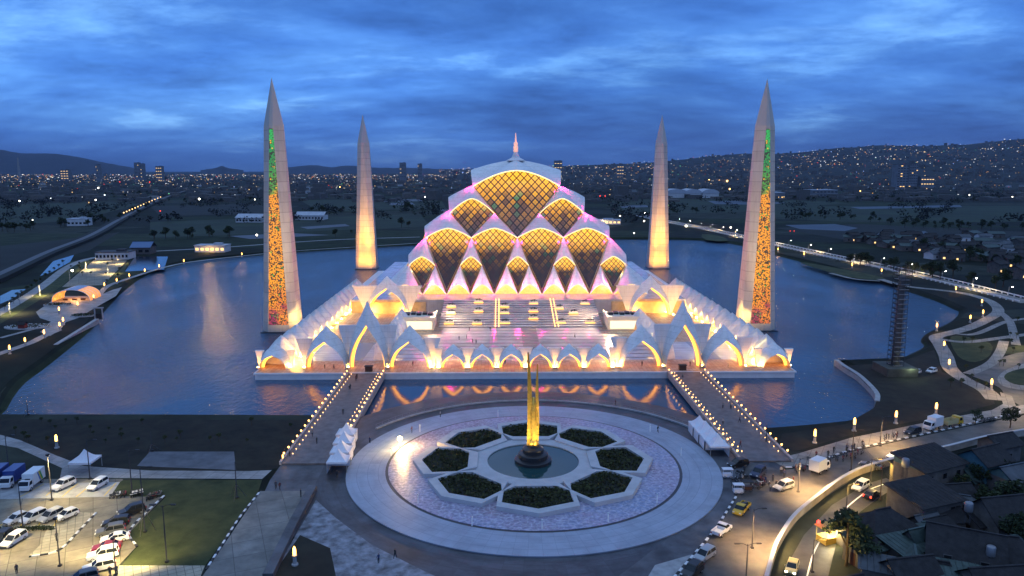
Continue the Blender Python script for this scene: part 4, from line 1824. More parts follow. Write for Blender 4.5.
def pickup_proto(paint, bed_paint=None, load=False):
    root = empty('pickup_truck', (0, 0, 0))
    mb = MB()
    loft_profile(mb, [(-.1, .38), (-.1, 1.05), (1.2, 1.05), (2.3, .92), (2.45, .7), (2.45, .38)], 1.75, .1, .04)
    mb.build('body', ['paint_' + paint], root)
    mb = MB()
    loft_profile(mb, [(-.08, 1.03), (-.02, 1.66), (.9, 1.66), (1.5, 1.03)], 1.68, .06, .03, 0, .14)
    mb.build('windows', ['car_glass'], root)
    mb = MB()
    loft_profile(mb, [(-.04, 1.62), (.0, 1.74), (.85, 1.74), (1.0, 1.62)], 1.5, .08, .03)
    mb.build('roof', ['paint_' + paint], root)
    mb = MB()
    for c, s in (((-1.3, 0, .62), (2.4, 1.75, .1)), ((-1.3, -.84, .7), (2.4, .08, .5)), ((-1.3, .84, .7), (2.4, .08, .5)), ((-2.46, 0, .7), (.08, 1.75, .5)), ((-.14, 0, .7), (.08, 1.75, .55))):
        mb.box(c, s)
    mb.build('cargo_bed', ['paint_' + (bed_paint or paint)], root)
    for sx in (-1.5, 1.55):
        for sy in (-1, 1):
            wheel_obj(root, sx, sy * .78, .35)
    for sy in (-1, 1):
        mb = MB(); mb.box((2.4, sy * .62, .66), (.14, .34, .18)); mb.build('headlight', ['headlamp_glass'], root)
        mb = MB(); mb.box((-2.5, sy * .75, .75), (.1, .2, .22)); mb.build('tail_light', ['tail_lamp'], root)
    if load:
        mb = MB()
        for k in range(7):
            mb.box((-2.1 + .3 * k, rng.uniform(-.4, .4), .72), (.5, .7, rng.uniform(.3, .6)), rng.uniform(0, 1))
        mb.build('load', ['dark_paving'], root)
    return root


def truck_proto(cab_paint, box_paint, stripes=False, openbed=False, L=6.2):
    root = empty('box_truck' if not openbed else 'flatbed_truck', (0, 0, 0))
    h = L / 2
    mb = MB()
    mb.box((0, 0, .55), (L - .2, .9, .28))
    mb.build('chassis', ['black_paint'], root)
    mb = MB()
    loft_profile(mb, [(h - 1.7, .5), (h - 1.7, 2.25), (h - 1.5, 2.35), (h - .55, 2.3), (h - .12, 1.35), (h, 1.2), (h, .5)], 2.0, .12, .04)
    mb.build('cab', ['paint_' + cab_paint], root)
    mb = MB()
    loft_profile(mb, [(h - .50, 2.16), (h - .17, 1.42), (h - .12, 1.42), (h - .44, 2.18)], 1.75, .04, .02)
    for sy in (-1, 1):
        mb.face([(h - 1.5, sy * 1.006, 1.35), (h - .35, sy * 1.006, 1.35), (h - .65, sy * 1.006, 2.1), (h - 1.5, sy * 1.006, 2.1)][::sy])
    mb.build('windows', ['car_glass'], root)
    if not openbed:
        mb = MB()
        loft_profile(mb, [(-h, .85), (-h, 3.15), (h - 1.85, 3.15), (h - 1.85, .85)], 2.2, .05, .01)
        bx = mb.build('cargo_box', ['paint_' + box_paint], root)
        if stripes:
            for j, c in enumerate(((.02, .30, .06), (.55, .42, .02), (.02, .12, .45))):
                nme = 'stripe_%d' % j
                if nme not in MATS:
                    mat(nme, c, .4)
                x = -h + .9 + j * .42
                for sy in (-1, 1):
                    mb = MB()
                    q = [(x, sy * 1.106, .95), (x + .4, sy * 1.106, .95), (x + 1.2, sy * 1.106, 2.9), (x + .8, sy * 1.106, 2.9)]
                    mb.face(q if sy < 0 else q[::-1])
                    mb.build('stripe', [nme], bx)
    else:
        mb = MB()
        for c, s in (((-.95, 0, .85), (L - 1.95, 2.1, .12)), ((-.95, -1.03, .95), (L - 1.95, .06, .9)), ((-.95, 1.03, .95), (L - 1.95, .06, .9)), ((-h + .05, 0, .95), (.06, 2.1, .9)), ((h - 1.95, 0, .95), (.06, 2.1, 1.1))):
            mb.box(c, s)
        mb.build('cargo_bed', ['paint_' + box_paint], root)
    for sx in (-h + 1.2, h - 1.0):
        for sy in (-1, 1):
            wheel_obj(root, sx, sy * .88, .42, .28)
    for sy in (-1, 1):
        mb = MB(); mb.box((h - .03, sy * .75, .72), (.1, .3, .2)); mb.build('headlight', ['headlamp_glass'], root)
    return root


PROTO = {}


def vehicle(kind, paint, front, rear, label, group='cars in the car park', z=GZ + .06, cat='car', lit=None, **kw):
    key = (kind, paint, lit, tuple(sorted(kw.items())))
    if key in PROTO:
        o = copy_tree(PROTO[key])
    else:
        o = {'pickup': pickup_proto, 'truck': truck_proto}[kind](paint, **kw) if kind in ('pickup', 'truck') else car_proto(kind, paint, lit)
        PROTO[key] = o
    return place_px(o, front, rear, z, label, cat, group)


# ---- people: one skinned figure in a few poses
def person_mesh(name, stride, arm, seed):
    rg = random.Random(seed)
    V = [(0, 0, .95), (0, 0, 1.18), (0, 0, 1.42), (0, 0, 1.52), (0, .01, 1.64), (0, 0, 1.74)]
    rad = [.145, .13, .15, .06, .095, .075]
    E = [(0, 1), (1, 2), (2, 3), (3, 4), (4, 5)]

    def chain(root, pts, rs):
        p = root
        for q, r in zip(pts, rs):
            V.append(q); rad.append(r)
            E.append((p, len(V) - 1))
            p = len(V) - 1
    for s in (-1, 1):
        st = stride * s
        chain(0, [(s * .10, st * .15, .82), (s * .11, st * .5 + .03, .48), (s * .11, st * .9 - .02, .08), (s * .12, st * .9 + .14, .05)], [.10, .075, .05, .045])
        chain(2, [(s * .19, 0, 1.40), (s * .25, -st * .25 + arm * .1, 1.13), (s * .25, -st * .4 + arm * .28, .92), (s * .25, -st * .42 + arm * .33, .84)], [.065, .05, .038, .04])
    me = bpy.data.meshes.new(name)
    me.from_pydata(V, E, [])
    o = bpy.data.objects.new(name, me)
    col.objects.link(o)
    m = o.modifiers.new('s', 'SKIN')
    sv = me.skin_vertices[0].data
    for k, r in enumerate(rad):
        sv[k].radius = (r, r * (.72 if k in (0, 1, 2) else 1))
    sv[0].use_root = True
    m2 = o.modifiers.new('u', 'SUBSURF')
    m2.levels = m2.render_levels = 1
    dg = bpy.context.evaluated_depsgraph_get()
    out = bpy.data.meshes.new_from_object(o.evaluated_get(dg))
    bpy.data.objects.remove(o)
    out.materials.clear()
    for p in out.polygons:
        p.use_smooth = True
    return out


PEOPLE_MESH = [person_mesh('person_body', .30, .3, 1), person_mesh('person_body', .05, .9, 2), person_mesh('person_body', .0, .1, 3)]
CLOTH = {}


def cloth_mat(top, low):
    key = (top, low)
    if key in CLOTH:
        return CLOTH[key]
    m = bpy.data.materials.new('clothing')
    m.use_nodes = True
    t = m.node_tree
    b = t.nodes['Principled BSDF']
    c = nd(t, 'ShaderNodeTexCoord')
    s = nd(t, 'ShaderNodeSeparateXYZ')
    t.links.new(c.outputs['Object'], s.inputs[0])
    z = math_node(t, 'DIVIDE', s.outputs[2], 2.0)
    t.links.new(ramp(t, z, [(0, (.02, .02, .02)), (.05, low), (.47, top), (.76, (.32, .18, .11)), (.845, (.012, .010, .009))], 'CONSTANT'), b.inputs['Base Color'])
    b.inputs['Roughness'].default_value = .8
    CLOTH[key] = m
    return m


def person(p, rot, pose, top, low, label, group=None):
    me = PEOPLE_MESH[pose].copy()
    me.materials.append(cloth_mat(top, low))
    o = bpy.data.objects.new('person', me)
    col.objects.link(o)
    o.location = p
    o.rotation_euler.z = rot
    return tag(o, label, 'person', group)


# ---- motorbikes
def motorbike_proto(paint):
    root = empty('motorbike', (0, 0, 0))
    for x in (-.62, .62):
        mb = MB()
        n = 12
        pts = [(x + .27 * math.cos(2 * PI * k / n), 0, .29 + .27 * math.sin(2 * PI * k / n)) for k in range(n + 1)]
        mb.tube(pts, .05, 5)
        for k in range(3):
            a = PI * k / 3
            mb.tube([(x + .25 * math.cos(a), 0, .29 + .25 * math.sin(a)), (x - .25 * math.cos(a), 0, .29 - .25 * math.sin(a))], .015, 4)
        mb.build('wheel', ['tyre'], root)
    mb = MB()
    loft_profile(mb, [(-.85, .72), (-.3, .45), (.1, .38), (.42, .55), (.5, .95), (.4, 1.0), (.22, .62), (-.2, .62), (-.8, .82)], .3, .08, .1)
    mb.build('body', ['paint_' + paint], root)
    mb = MB()
    loft_profile(mb, [(-.72, .78), (-.05, .68), (.0, .74), (-.3, .80), (-.7, .88)], .28, .06, .05)
    mb.build('seat', ['black_paint'], root)
    mb = MB()
    mb.tube([(.62, 0, .29), (.42, 0, 1.0)], .04, 5)
    mb.tube([(.36, -.34, 1.05), (.44, 0, 1.0), (.36, .34, 1.05)], .025, 5)
    mb.build('handlebar', ['dark_metal'], root)
    mb = MB()
    mb.ball((.56, 0, .88), .1)
    mb.build('headlight', ['headlamp_glass'], root)
    return root


MOTO = {}


def motorbike(p, rot, paint, label, group):
    if paint in MOTO:
        o = copy_tree(MOTO[paint])
    else:
        o = MOTO[paint] = motorbike_proto(paint)
    o.location = p
    o.rotation_euler.z = rot
    return tag(o, label, 'motorbike', group)


# ---- trees and small plants
TREES = []


def tree_proto(seed, h, rx, n, leaf, material='foliage', trunk_h=None):
    rg = random.Random(seed)
    root = empty('tree', (0, 0, 0))
    th = trunk_h or h * .38
    mb = MB()
    mb.tube([(0, 0, -.2), (.05, .02, th * .5), (.0, .08, th), (rg.uniform(-.2, .2), .1, h * .75)], [h * .035, h * .028, h * .02, h * .008], 6)
    limbs = []
    for k in range(6):
        a = rg.uniform(0, 6.28)
        e = Vector((math.cos(a) * rx * .6, math.sin(a) * rx * .6, rg.uniform(th * 1.1, h * .85)))
        mb.tube([(0, .05, th * rg.uniform(.7, 1.2)), tuple(e * .5 + Vector((0, 0, th * .5))), tuple(e)], [h * .014, h * .010, h * .004], 5)
        limbs.append(e)
    mb.build('trunk', ['bark'], root)
    mb = MB()
    cl = limbs + [Vector((rg.uniform(-.4, .4) * rx, rg.uniform(-.4, .4) * rx, rg.uniform(h * .6, h * .92))) for _ in range(5)]
    per = n // len(cl)
    for c in cl:
        s = rx * rg.uniform(.28, .5)
        leaf_cloud(mb, c, (s, s, s * .75), per, leaf, 0 if rg.random() < .6 else 1, rg)
    mb.build('crown', [material, 'foliage_pale' if material == 'foliage' else material], root)
    return root


def tree(i, p, s, rot, label, group):
    if TREES[i][1] == 0:
        o = TREES[i][0]
        TREES[i][1] = 1
    else:
        o = copy_tree(TREES[i][0])
    o.location = p
    o.scale = (s, s, s)
    o.rotation_euler.z = rot
    return tag(o, label, 'tree', group)


TREES += [[tree_proto(3, 8, 3.2, 900, .34), 0], [tree_proto(8, 10, 3.6, 1000, .38), 0], [tree_proto(15, 6, 2.2, 700, .26, 'foliage_pale'), 0], [tree_proto(21, 3.2, .9, 200, .17, 'foliage_pale', 1.6), 0]]


# ---- pillar lamps along the promenades
PILLAR = None


def pillar_lamp(p, s, label, group):
    global PILLAR
    if PILLAR is None:
        PILLAR = empty('pillar_lamp', (0, 0, 0))
        mb = MB()
        mb.lathe((0, 0, 0), [(.55, 0), (.55, .25), (.34, .3), (.28, 1.5), (.40, 1.55), (.40, 1.7)], 8, 0, False)
        mb.build('pedestal', ['concrete'], PILLAR)
        mb = MB()
        mb.lathe((0, 0, 1.7), [(.20, 0), (.26, .3), (.26, 1.0), (.16, 1.35), (.02, 1.55)], 10)
        mb.build('lantern', ['lamp_warm'], PILLAR)
        o = PILLAR
    else:
        o = copy_tree(PILLAR)
    o.location = p
    o.scale = (s, s, s)
    return tag(o, label, 'lamp', group)


# ---- slender poles
def light_pole(p, h, label, group=None, arms=1, lamp=None, guys=False, mat_='dark_metal', rot=0.0):
    root = empty('light_pole', p, label, 'pole', group, rot)
    mb = MB()
    mb.tube([(0, 0, 0), (0, 0, h)], [.13, .07], 7)
    mb.box((0, 0, 0), (.5, .5, .25))
    mb.build('mast', [mat_], root)
    for k in range(arms):
        s = 1 if k == 0 else -1
        mb = MB()
        mb.tube([(0, 0, h - .3), (s * .7, 0, h + .05), (s * 1.5, 0, h + .1)], .05, 5)
        mb.build('arm', [mat_], root)
        mb = MB()
        mb.box((s * 1.7, 0, h + .02), (.8, .3, .14))
        o = mb.build('lamp_head', [mat_], root)
        if lamp:
            mb = MB()
            mb.box((s * 1.7, 0, h - .035), (.6, .22, .05))
            mb.build('lens', [lamp], o)
    if guys:
        mb = MB()
        for a in (.5, 2.6, 4.7):
            mb.tube([(0, 0, h * .38), (1.7 * math.cos(a), 1.7 * math.sin(a), 0)], .05, 4)
        mb.build('stay', ['grey_metal'], root)
    return root

# ================================================================ FOREGROUND LEFT: walkways, car park, lawn
def poly_px(pts, z, smooth=0):
    P = [tuple(g(*p, z).xy) for p in pts]
    if smooth:
        P = [tuple(q) for q in spline(P, smooth, True)]
    return P


def sheet(name, pts, z, m, smooth=0):
    mb = MB()
    mb.flat(poly_px(pts, z, smooth), z)
    return struct(name, mb, [m])


def slab_mat(name, c1, c2, sx, sy, rot, rough=.6, dirt=.35):
    m = bpy.data.materials.new(name)
    m.use_nodes = True
    t = m.node_tree
    b = t.nodes['Principled BSDF']
    c = nd(t, 'ShaderNodeTexCoord')
    mp_ = nd(t, 'ShaderNodeMapping')
    mp_.inputs['Rotation'].default_value = (0, 0, rot)
    t.links.new(c.outputs['Object'], mp_.inputs[0])
    s = nd(t, 'ShaderNodeSeparateXYZ')
    t.links.new(mp_.outputs[0], s.inputs[0])
    ax, ay = math_node(t, 'DIVIDE', s.outputs[0], sx), math_node(t, 'DIVIDE', s.outputs[1], sy)
    v = nd(t, 'ShaderNodeCombineXYZ')
    t.links.new(math_node(t, 'FLOOR', ax), v.inputs[0])
    t.links.new(math_node(t, 'FLOOR', ay), v.inputs[1])
    w = nd(t, 'ShaderNodeTexWhiteNoise')
    t.links.new(v.outputs[0], w.inputs[0])
    k = mix(t, w.outputs[0], c1, c2)
    n = nd(t, 'ShaderNodeTexNoise', i_Scale=.25, i_Detail=7.0, i_Roughness=.65)
    t.links.new(c.outputs['Object'], n.inputs['Vector'])
    k = mix(t, 1.0, k, ramp(t, n.outputs[0], [(.30, (1 - dirt,) * 3), (.68, (1.2,) * 3)]), 'MULTIPLY')
    j = math_node(t, 'MAXIMUM', math_node(t, 'LESS_THAN', math_node(t, 'FRACT', ax), .05 / sx * 2), math_node(t, 'LESS_THAN', math_node(t, 'FRACT', ay), .05 / sy * 2))
    k = mix(t, j, k, tuple(x * .4 for x in c1))
    t.links.new(k, b.inputs['Base Color'])
    b.inputs['Roughness'].default_value = rough
    MATS[name] = m


slab_mat('walk_slabs', (.17, .16, .14), (.23, .215, .19), 5, 5, R(-22), .6, .5)
slab_mat('lot_slabs', (.20, .17, .12), (.26, .225, .16), 4, 4, R(-28), .7, .45)
slab_mat('lot_pale', (.36, .32, .23), (.42, .37, .27), 1.2, 1.2, R(-28), .7, .35)
slab_mat('path_pale', (.25, .245, .24), (.31, .30, .29), 3, 3, R(10), .65, .4)
mat('slope_stone', (.20, .215, .24), .6, var=.8, vscale=.5, detail=9, var2=(.31, .33, .37))

# the ground here lies a touch above the earth sheet
Z = GZ + .02
bridge_apron = [(287, 459), (330, 459), (352, 500), (330, 520), (290, 500), (262, 500), (272, 478)]
sheet('walkway', [(262, 497), (312, 490), (330, 455), (322, 452), (285, 459), (270, 480)], Z + .004, 'dark_paving')
sheet('walkway', [(260, 491), (312, 491), (268, 580), (200, 580)], Z + .012, 'walk_slabs')
# stepped stone slope below the round plaza
sheet('terrace_steps', [(316, 500), (336, 518), (372, 545), (418, 568), (452, 584), (455, 600), (250, 600), (290, 545)], Z + .004, 'slope_stone')
# planted strip between walkway and slope
sheet('garden_soil', [(300, 535), (330, 548), (336, 576), (268, 590), (276, 570)], Z + .016, 'earth')
# low dark wall along the walkway
mb = MB()
strip_wall(mb, [tuple(g(*p, Z).xy) for p in [(313, 490), (292, 530), (268, 580)]], 1.6, GZ - .1, GZ + 1.1)
tag(mb.build('garden_wall', ['dark_paving']), 'dark stone wall running down beside the paved walkway at the left of the plaza', 'wall')

# bank and paths at the left
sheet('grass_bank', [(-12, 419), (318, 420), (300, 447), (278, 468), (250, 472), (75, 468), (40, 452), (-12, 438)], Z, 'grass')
sheet('path', [(-10, 432), (20, 440), (55, 455), (84, 466), (150, 470.5), (250, 471), (272, 470), (262, 479), (120, 478), (60, 478), (62, 468), (40, 458), (18, 448), (-10, 443)], Z + .012, 'path_pale')
sheet('concrete_pad', [(150, 451.5), (234, 451.5), (236, 470), (137, 466)], Z + .016, 'dark_paving')
sheet('car_park', [(-14, 479), (122, 479), (128, 483), (164, 497), (128, 534), (136, 547), (118, 566), (120, 590), (-20, 590)], Z + .008, 'lot_slabs')
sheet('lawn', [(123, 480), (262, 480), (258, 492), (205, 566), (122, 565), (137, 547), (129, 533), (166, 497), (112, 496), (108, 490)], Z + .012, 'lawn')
sheet('footpath', [(119, 565.5), (205, 565.5), (199, 580), (112, 580)], Z + .016, 'lot_pale')
sheet('parking_island', [(80, 512), (96, 513), (58, 551), (28, 557), (42, 543), (46, 530), (0, 530), (0, 526), (64, 524)], Z + .02, 'lot_pale')
sheet('parking_bay', [(0, 484), (120, 482), (110, 497), (98, 497), (0, 499)], Z + .016, 'concrete')
# painted bay lines
mb = MB()
for a, b in [((44, 484), (20, 497)), ((60, 483), (46, 496)), ((78, 483), (62, 497)), ((86, 489), (76, 497)), ((116, 483), (104, 496)), ((8, 520), (0, 526)), ((28, 515), (20, 527)), ((44, 515), (38, 527)), ((60, 514), (54, 526))]:
    ribbon(mb, [tuple(g(*a, Z).xy), tuple(g(*b, Z).xy)], .22, Z + .024)
struct('bay_lines', mb, ['yellow_paint'])
hedge = MB()
hp = [g(x_, y_, Z) for x_, y_ in ((0, 531), (14, 531), (28, 531), (42, 530), (54, 530))]
for a, b in zip(hp[:-1], hp[1:]):
    for q in range(8):
        p = a.lerp(b, q / 8)
        leaf_cloud(hedge, (p.x, p.y, Z + .45), (.5, .45, .4), 22, .2)
tag(hedge.build('hedge', ['foliage']), 'low clipped hedge below the second row of parked cars', 'hedge')


# black and white kerbs
def bw_kerb(path_px, label, z=Z, seg=1.1, w=.35, h=.16, n=6):
    P = spline([tuple(g(*p, z).xy) for p in path_px], n)
    root = empty('kerb', (P[0].x, P[0].y, z), label, 'kerb')
    tot = [0.0]
    for a, b in zip(P[:-1], P[1:]):
        tot.append(tot[-1] + (b - a).length)
    A, B = MB(), MB()
    k = 0
    d = 0.0
    while d < tot[-1]:
        def at(dd):
            dd = min(dd, tot[-1])
            for i in range(len(tot) - 1):
                if tot[i + 1] >= dd:
                    return P[i].lerp(P[i + 1], (dd - tot[i]) / max(1e-6, tot[i + 1] - tot[i]))
            return P[-1]
        a, b = at(d), at(d + seg)
        if (b - a).length > .1:
            c = (a + b) / 2 - P[0]
            (A if k % 2 else B).box((c.x, c.y, 0), ((b - a).length, w, h), math.atan2((b - a).y, (b - a).x))
        k += 1
        d += seg
    A.build('black_block', ['black_paint'], root)
    B.build('white_block', ['white_paint'], root)


bw_kerb([(259, 493), (240, 517), (222, 545), (206, 570)], 'black and white painted kerb between the lawn and the paved walkway', seg=1.2, w=.32)
bw_kerb([(96, 513), (78, 532), (58, 551), (29, 557)], 'black and white kerb round the pale parking island', seg=1.2)
bw_kerb([(164, 496), (146, 513), (129, 532), (137, 547)], 'black and white kerb at the edge of the lawn behind the dark jeep', seg=1.2)

CP_ = 'cars in the car park'
vehicle('suv', 'white', (53, 490.5), (73, 481.5), 'white car with a dark roof bar, beside the striped box truck')
vehicle('mpv', 'white', (89, 490.5), (106, 480.5), 'white car alone at the right end of the upper parking row')
vehicle('hatch', 'white', (8, 523), (24, 516), 'white car leftmost of the four nose-out cars in the middle row')
vehicle('mpv', 'white', (24, 522), (42, 514), 'white car second from left of the four cars in the middle row')
vehicle('mpv', 'silver', (42, 521), (59, 513), 'silver grey car third from left of the four cars in the middle row')
vehicle('hatch', 'white', (58, 519), (75, 512), 'white car at the right end of the middle row beside the pale island')
vehicle('mpv', 'white', (2, 548), (25, 534), 'large white van-like car at the lower left, pointing down left')
vehicle('suv', 'black', (-6, 545), (8, 535), 'black car cut by the left edge of the photo')
vehicle('suv', 'black', (118, 515.5), (145, 508.5), 'black open topped jeep at the head of the right parking row')
vehicle('mpv', 'black', (101, 525), (131, 521.5), 'black car second in the right parking row, behind the jeep')
vehicle('suv', 'grey', (94, 535), (127, 529), 'dark grey car third in the right parking row')
vehicle('sedan', 'white', (99, 541.5), (131, 536), 'white sedan between the dark grey and the maroon car')
vehicle('sedan', 'maroon', (90, 550), (123, 545.5), 'maroon red car in the right parking row')
vehicle('suv', 'white', (87, 558.5), (119, 552.5), 'white car just below the maroon one in the right parking row')
vehicle('suv', 'white', (81, 572), (117, 564), 'white car with a dark roof, lowest whole one of the right parking row')
vehicle('mpv', 'grey', (66, 583), (98, 575), 'dark car at the bottom edge of the photo below the white ones')
t_ = vehicle('truck', 'white', (18, 495.5), (45, 475), 'white box truck with green, yellow and blue stripes on its side', None, cat='truck', box_paint='white', stripes=True)
vehicle('truck', 'white', (2, 490), (23, 474), 'blue box truck parked beside the striped white one', None, cat='truck', box_paint='blue')
vehicle('truck', 'blue', (-13, 489), (6, 474), 'blue truck half outside the left edge of the photo', None, cat='truck', box_paint='blue')
p = g(86, 470, Z)
tent(p.x, p.y, Z, 4.6, 'single white peaked tent beside the path above the car park', None)
# motorbikes at the top of the lawn
for k in range(5):
    p = g(113 + 3.1 * k, 497.3 - .3 * k, Z)
    motorbike(p, R(70 + 8 * k), ['black', 'grey', 'white', 'black', 'maroon'][k], 'small motorbike parked on the left of the row at the top of the lawn', 'motorbikes at the upper left of the lawn')
for k in range(6):
    p = g(132.5 + 2.0 * k, 496.5 - .5 * k, Z)
    motorbike(p, R(95 + 5 * k), ['white', 'silver', 'white', 'black', 'silver', 'white'][k], 'pale motorbike parked in the close group at the top of the lawn', 'motorbikes by the pole')
for k in range(7):
    p = g(147.5 + 2.0 * k, 500 - .6 * k - (k % 2), Z)
    motorbike(p, R(100 - 6 * k), ['black', 'grey', 'black', 'black', 'maroon', 'black', 'grey'][k], 'dark motorbike parked on the lawn corner behind the jeep', 'motorbikes at the lawn corner')

# poles
light_pole(g(132, 492, Z), 8.6, 'dark lamp pole rising between the motorbikes at the top of the lawn', None, 1)
light_pole(g(145, 532, Z), 12.0, 'dark lamp pole with pale wooden stays, in front of the jeep', None, 1, None, True)
light_pole(g(167, 562, Z), 9.8, 'dark lamp pole standing in the lower part of the lawn', None, 2)
light_pole(g(237, 498, Z), 7.4, 'dark lamp pole with stays near the right edge of the lawn', None, 0, None, True)
light_pole(g(90, 479, Z), 8.4, 'dark lamp pole beside the white peaked tent', None, 1)
light_pole(g(23, 528, Z), 9.0, 'dark lamp pole among the middle row of cars', None, 1)
light_pole(g(9, 472, Z), 8.0, 'dark lamp pole behind the blue trucks', None, 1)
light_pole(g(152, 451, Z), 4.5, 'thin sapling stake with stays on the dark bank', None, 0, None, True)
light_pole(g(28, 415, GZ), 3.5, 'thin staked pole on the lake edge at the far left', None, 0, None, True)
# a floodlight aimed at the lawn, and lamp heads of the car park
for (px, py, h, tx, ty, pw, lab) in ((116, 575, 6, 134, 556, 10500, 'low flood mast lighting the lawn from the pale footpath'), (52, 500, 9, 70, 500, 6500, 'flood mast lighting the upper parking row'),
                                    (-8, 560, 9, 40, 545, 9000, 'flood mast outside the left edge of the photo'), (60, 566, 8, 95, 545, 6500, 'flood mast between the two lower parking rows')):
    p = g(px, py, Z)
    r_ = light_pole(p, h, lab, 'flood masts of the car park', 0)
    a_ = g(tx, ty, Z) - p
    mb = MB()
    mb.box((0, 0, h), (.5, .5, .3))
    mb.build('flood_head', ['dark_metal'], r_)
    spot(r_, (a_.normalized().x * .6, a_.normalized().y * .6, h + .2), (a_.x, a_.y, 0), pw, (1, .78, .34), 125, .9, .25)
# pillar lamps
pillar_lamp(g(57, 448, Z), 1.0, 'glowing pillar lamp on the dark bank above the striped truck', None)
pillar_lamp(g(295, 565, Z), 1.0, 'glowing pillar lamp in the planted strip below the walkway', None)
pillar_lamp(g(283, 462, Z), .55, 'small lamp at the foot of the left bridge', None)

# people on the left
ppl = [((57, 541), 1.2, 2, (.05, .05, .06), (.03, .03, .03), 'person in dark clothes standing on the pale parking island'), ((110, 576), 0, 1, (.04, .04, .05), (.03, .03, .05), 'person at the bottom edge beside the lowest white car'),
       ((117, 575), .5, 2, (.10, .10, .12), (.03, .03, .04), 'second person at the bottom edge beside the lowest white car'), ((276, 489), .3, 0, (.05, .05, .07), (.03, .03, .03), 'person walking on the dark paving left of the bridge foot'),
       ((280, 490), .9, 0, (.12, .03, .03), (.02, .02, .03), 'person in a dark red top walking beside another by the bridge foot'), ((301, 497), 2.2, 2, (.03, .03, .04), (.02, .02, .02), 'person standing at the upper end of the dark garden wall'),
       ((290, 457), 2.0, 1, (.03, .03, .04), (.02, .02, .02), 'person at the left parapet at the foot of the left bridge'), ((337, 478), .2, 2, (.02, .02, .03), (.02, .02, .02), 'person in black in front of the left row of tents'),
       ((285, 456), .2, 0, (.05, .04, .03), (.02, .02, .02), 'person behind the one at the left parapet'), ((357, 379), .2, 0, (.06, .03, .03), (.02, .02, .03), 'person walking on the left bridge near the gate'),
       ((413, 366), 1.1, 2, (.05, .03, .03), (.02, .02, .02), 'person on the podium under the left gate right arch'), ((325, 369), 1.1, 1, (.05, .03, .03), (.02, .02, .02), 'person on the podium under the left gate left arch'),
       ((334, 369), 2.1, 0, (.05, .05, .06), (.02, .02, .02), 'second person on the podium under the left gate left arch'), ((17, 574), 1.0, 2, (.04, .04, .05), (.02, .02, .02), 'person near the bottom left corner of the car park')]
for (px, rot, pose, top, low, lab) in ppl:
    z = PZ if 'podium' in lab else (2.15 if 'walking on the left bridge' in lab else Z + .02)
    person(g(*px, z), rot, pose, top, low, lab)

# ================================================================ RIGHT SIDE: road, promenade, wall, vehicles
mat('road_warm', (.095, .085, .075), .6, var=.4, vscale=.25)
mat('road_dark', (.050, .050, .052), .55, var=.4, vscale=.3)
slab_mat('promenade', (.22, .20, .17), (.29, .265, .23), 2.2, 2.2, R(30), .65, .4)
Z = GZ + .02
sheet('road', [(745, 462), (782, 470), (808, 467), (850, 452), (918, 437), (965, 427), (1030, 414), (1030, 436), (985, 441), (916, 459), (861, 474), (824, 498), (798, 520), (780, 545), (768, 580), (655, 585), (690, 560), (716, 530), (735, 500)], Z + .008, 'road_warm')
sheet('promenade', [(771, 460), (800, 453), (850, 438), (918, 424), (975, 413), (992, 410), (1003, 404), (1000, 392), (1012, 396), (1016, 406), (1030, 404), (1030, 412), (965, 426), (918, 436), (850, 451), (808, 466), (786, 468)], Z + .016, 'promenade')
sheet('apron_paving', [(692, 455), (775, 459), (750, 480), (735, 500), (716, 530), (690, 560), (655, 585), (600, 590), (640, 560), (690, 520), (722, 480)], Z + .004, 'dark_paving')
sheet('pale_apron', [(655, 565), (700, 552), (692, 572), (680, 590), (640, 590)], Z + .012, 'concrete')
# dark grass of the right peninsula
sheet('peninsula_grass', [(782, 434), (846, 424), (874, 408), (878, 396), (858, 376), (842, 366), (900, 362), (934, 350), (942, 372), (962, 378), (990, 390), (995, 404), (960, 413), (900, 424), (850, 435), (800, 450), (775, 456)], Z, 'grass', 0)
# paths of the lake park on the right
PATHS = [([(995, 400), (985, 390), (962, 378), (950, 368), (946, 356), (940, 345), (936, 337), (950, 333), (968, 328), (984, 321), (998, 312), (994, 304), (982, 298), (962, 293), (940, 290), (905, 286), (880, 279)], 4.6),
         ([(938, 339), (966, 342), (1000, 338), (1030, 334)], 3.2), ([(968, 374), (990, 364), (1000, 352), (1004, 341)], 3.2), ([(950, 333), (975, 334), (1005, 322), (1030, 318)], 2.4),
         ([(830, 273), (855, 279), (880, 281)], 3.0), ([(1000, 312), (1010, 322), (1016, 345)], 3.0)]
mb = MB()
for k, (pp, w) in enumerate(PATHS):
    ribbon(mb, spline([tuple(g(*p, Z).xy) for p in pp], 6), w, Z + .012 + .004 * k, 0)
struct('park_paths', mb, ['promenade'])
sheet('turning_circle', [(968, 373), (985, 366), (1000, 358), (1030, 354), (1030, 403), (1008, 398), (1000, 388), (985, 381)], Z + .006, 'road_warm', 4)
sheet('roundabout', [(998, 377), (1008, 369), (1030, 364), (1030, 388), (1010, 388), (1000, 384)], Z + .14, 'promenade', 3)
sheet('roundabout_green', [(1004, 377), (1012, 371), (1032, 368), (1032, 384), (1014, 384)], Z + .16, 'lawn', 3)
sheet('park_lawn', [(950, 338), (962, 336), (990, 343), (990, 355), (975, 362), (958, 356)], Z + .004, 'lawn', 3)
sheet('park_lawn', [(1002, 348), (1030, 345), (1030, 352), (1004, 354)], Z + .005, 'lawn', 2)
sheet('park_lawn', [(800, 262), (826, 266), (882, 277), (876, 280), (850, 277), (815, 268)], Z + .004, 'lawn', 3)
sheet('park_lawn', [(702, 234), (720, 236), (728, 241), (706, 240)], Z + .004, 'lawn', 2)
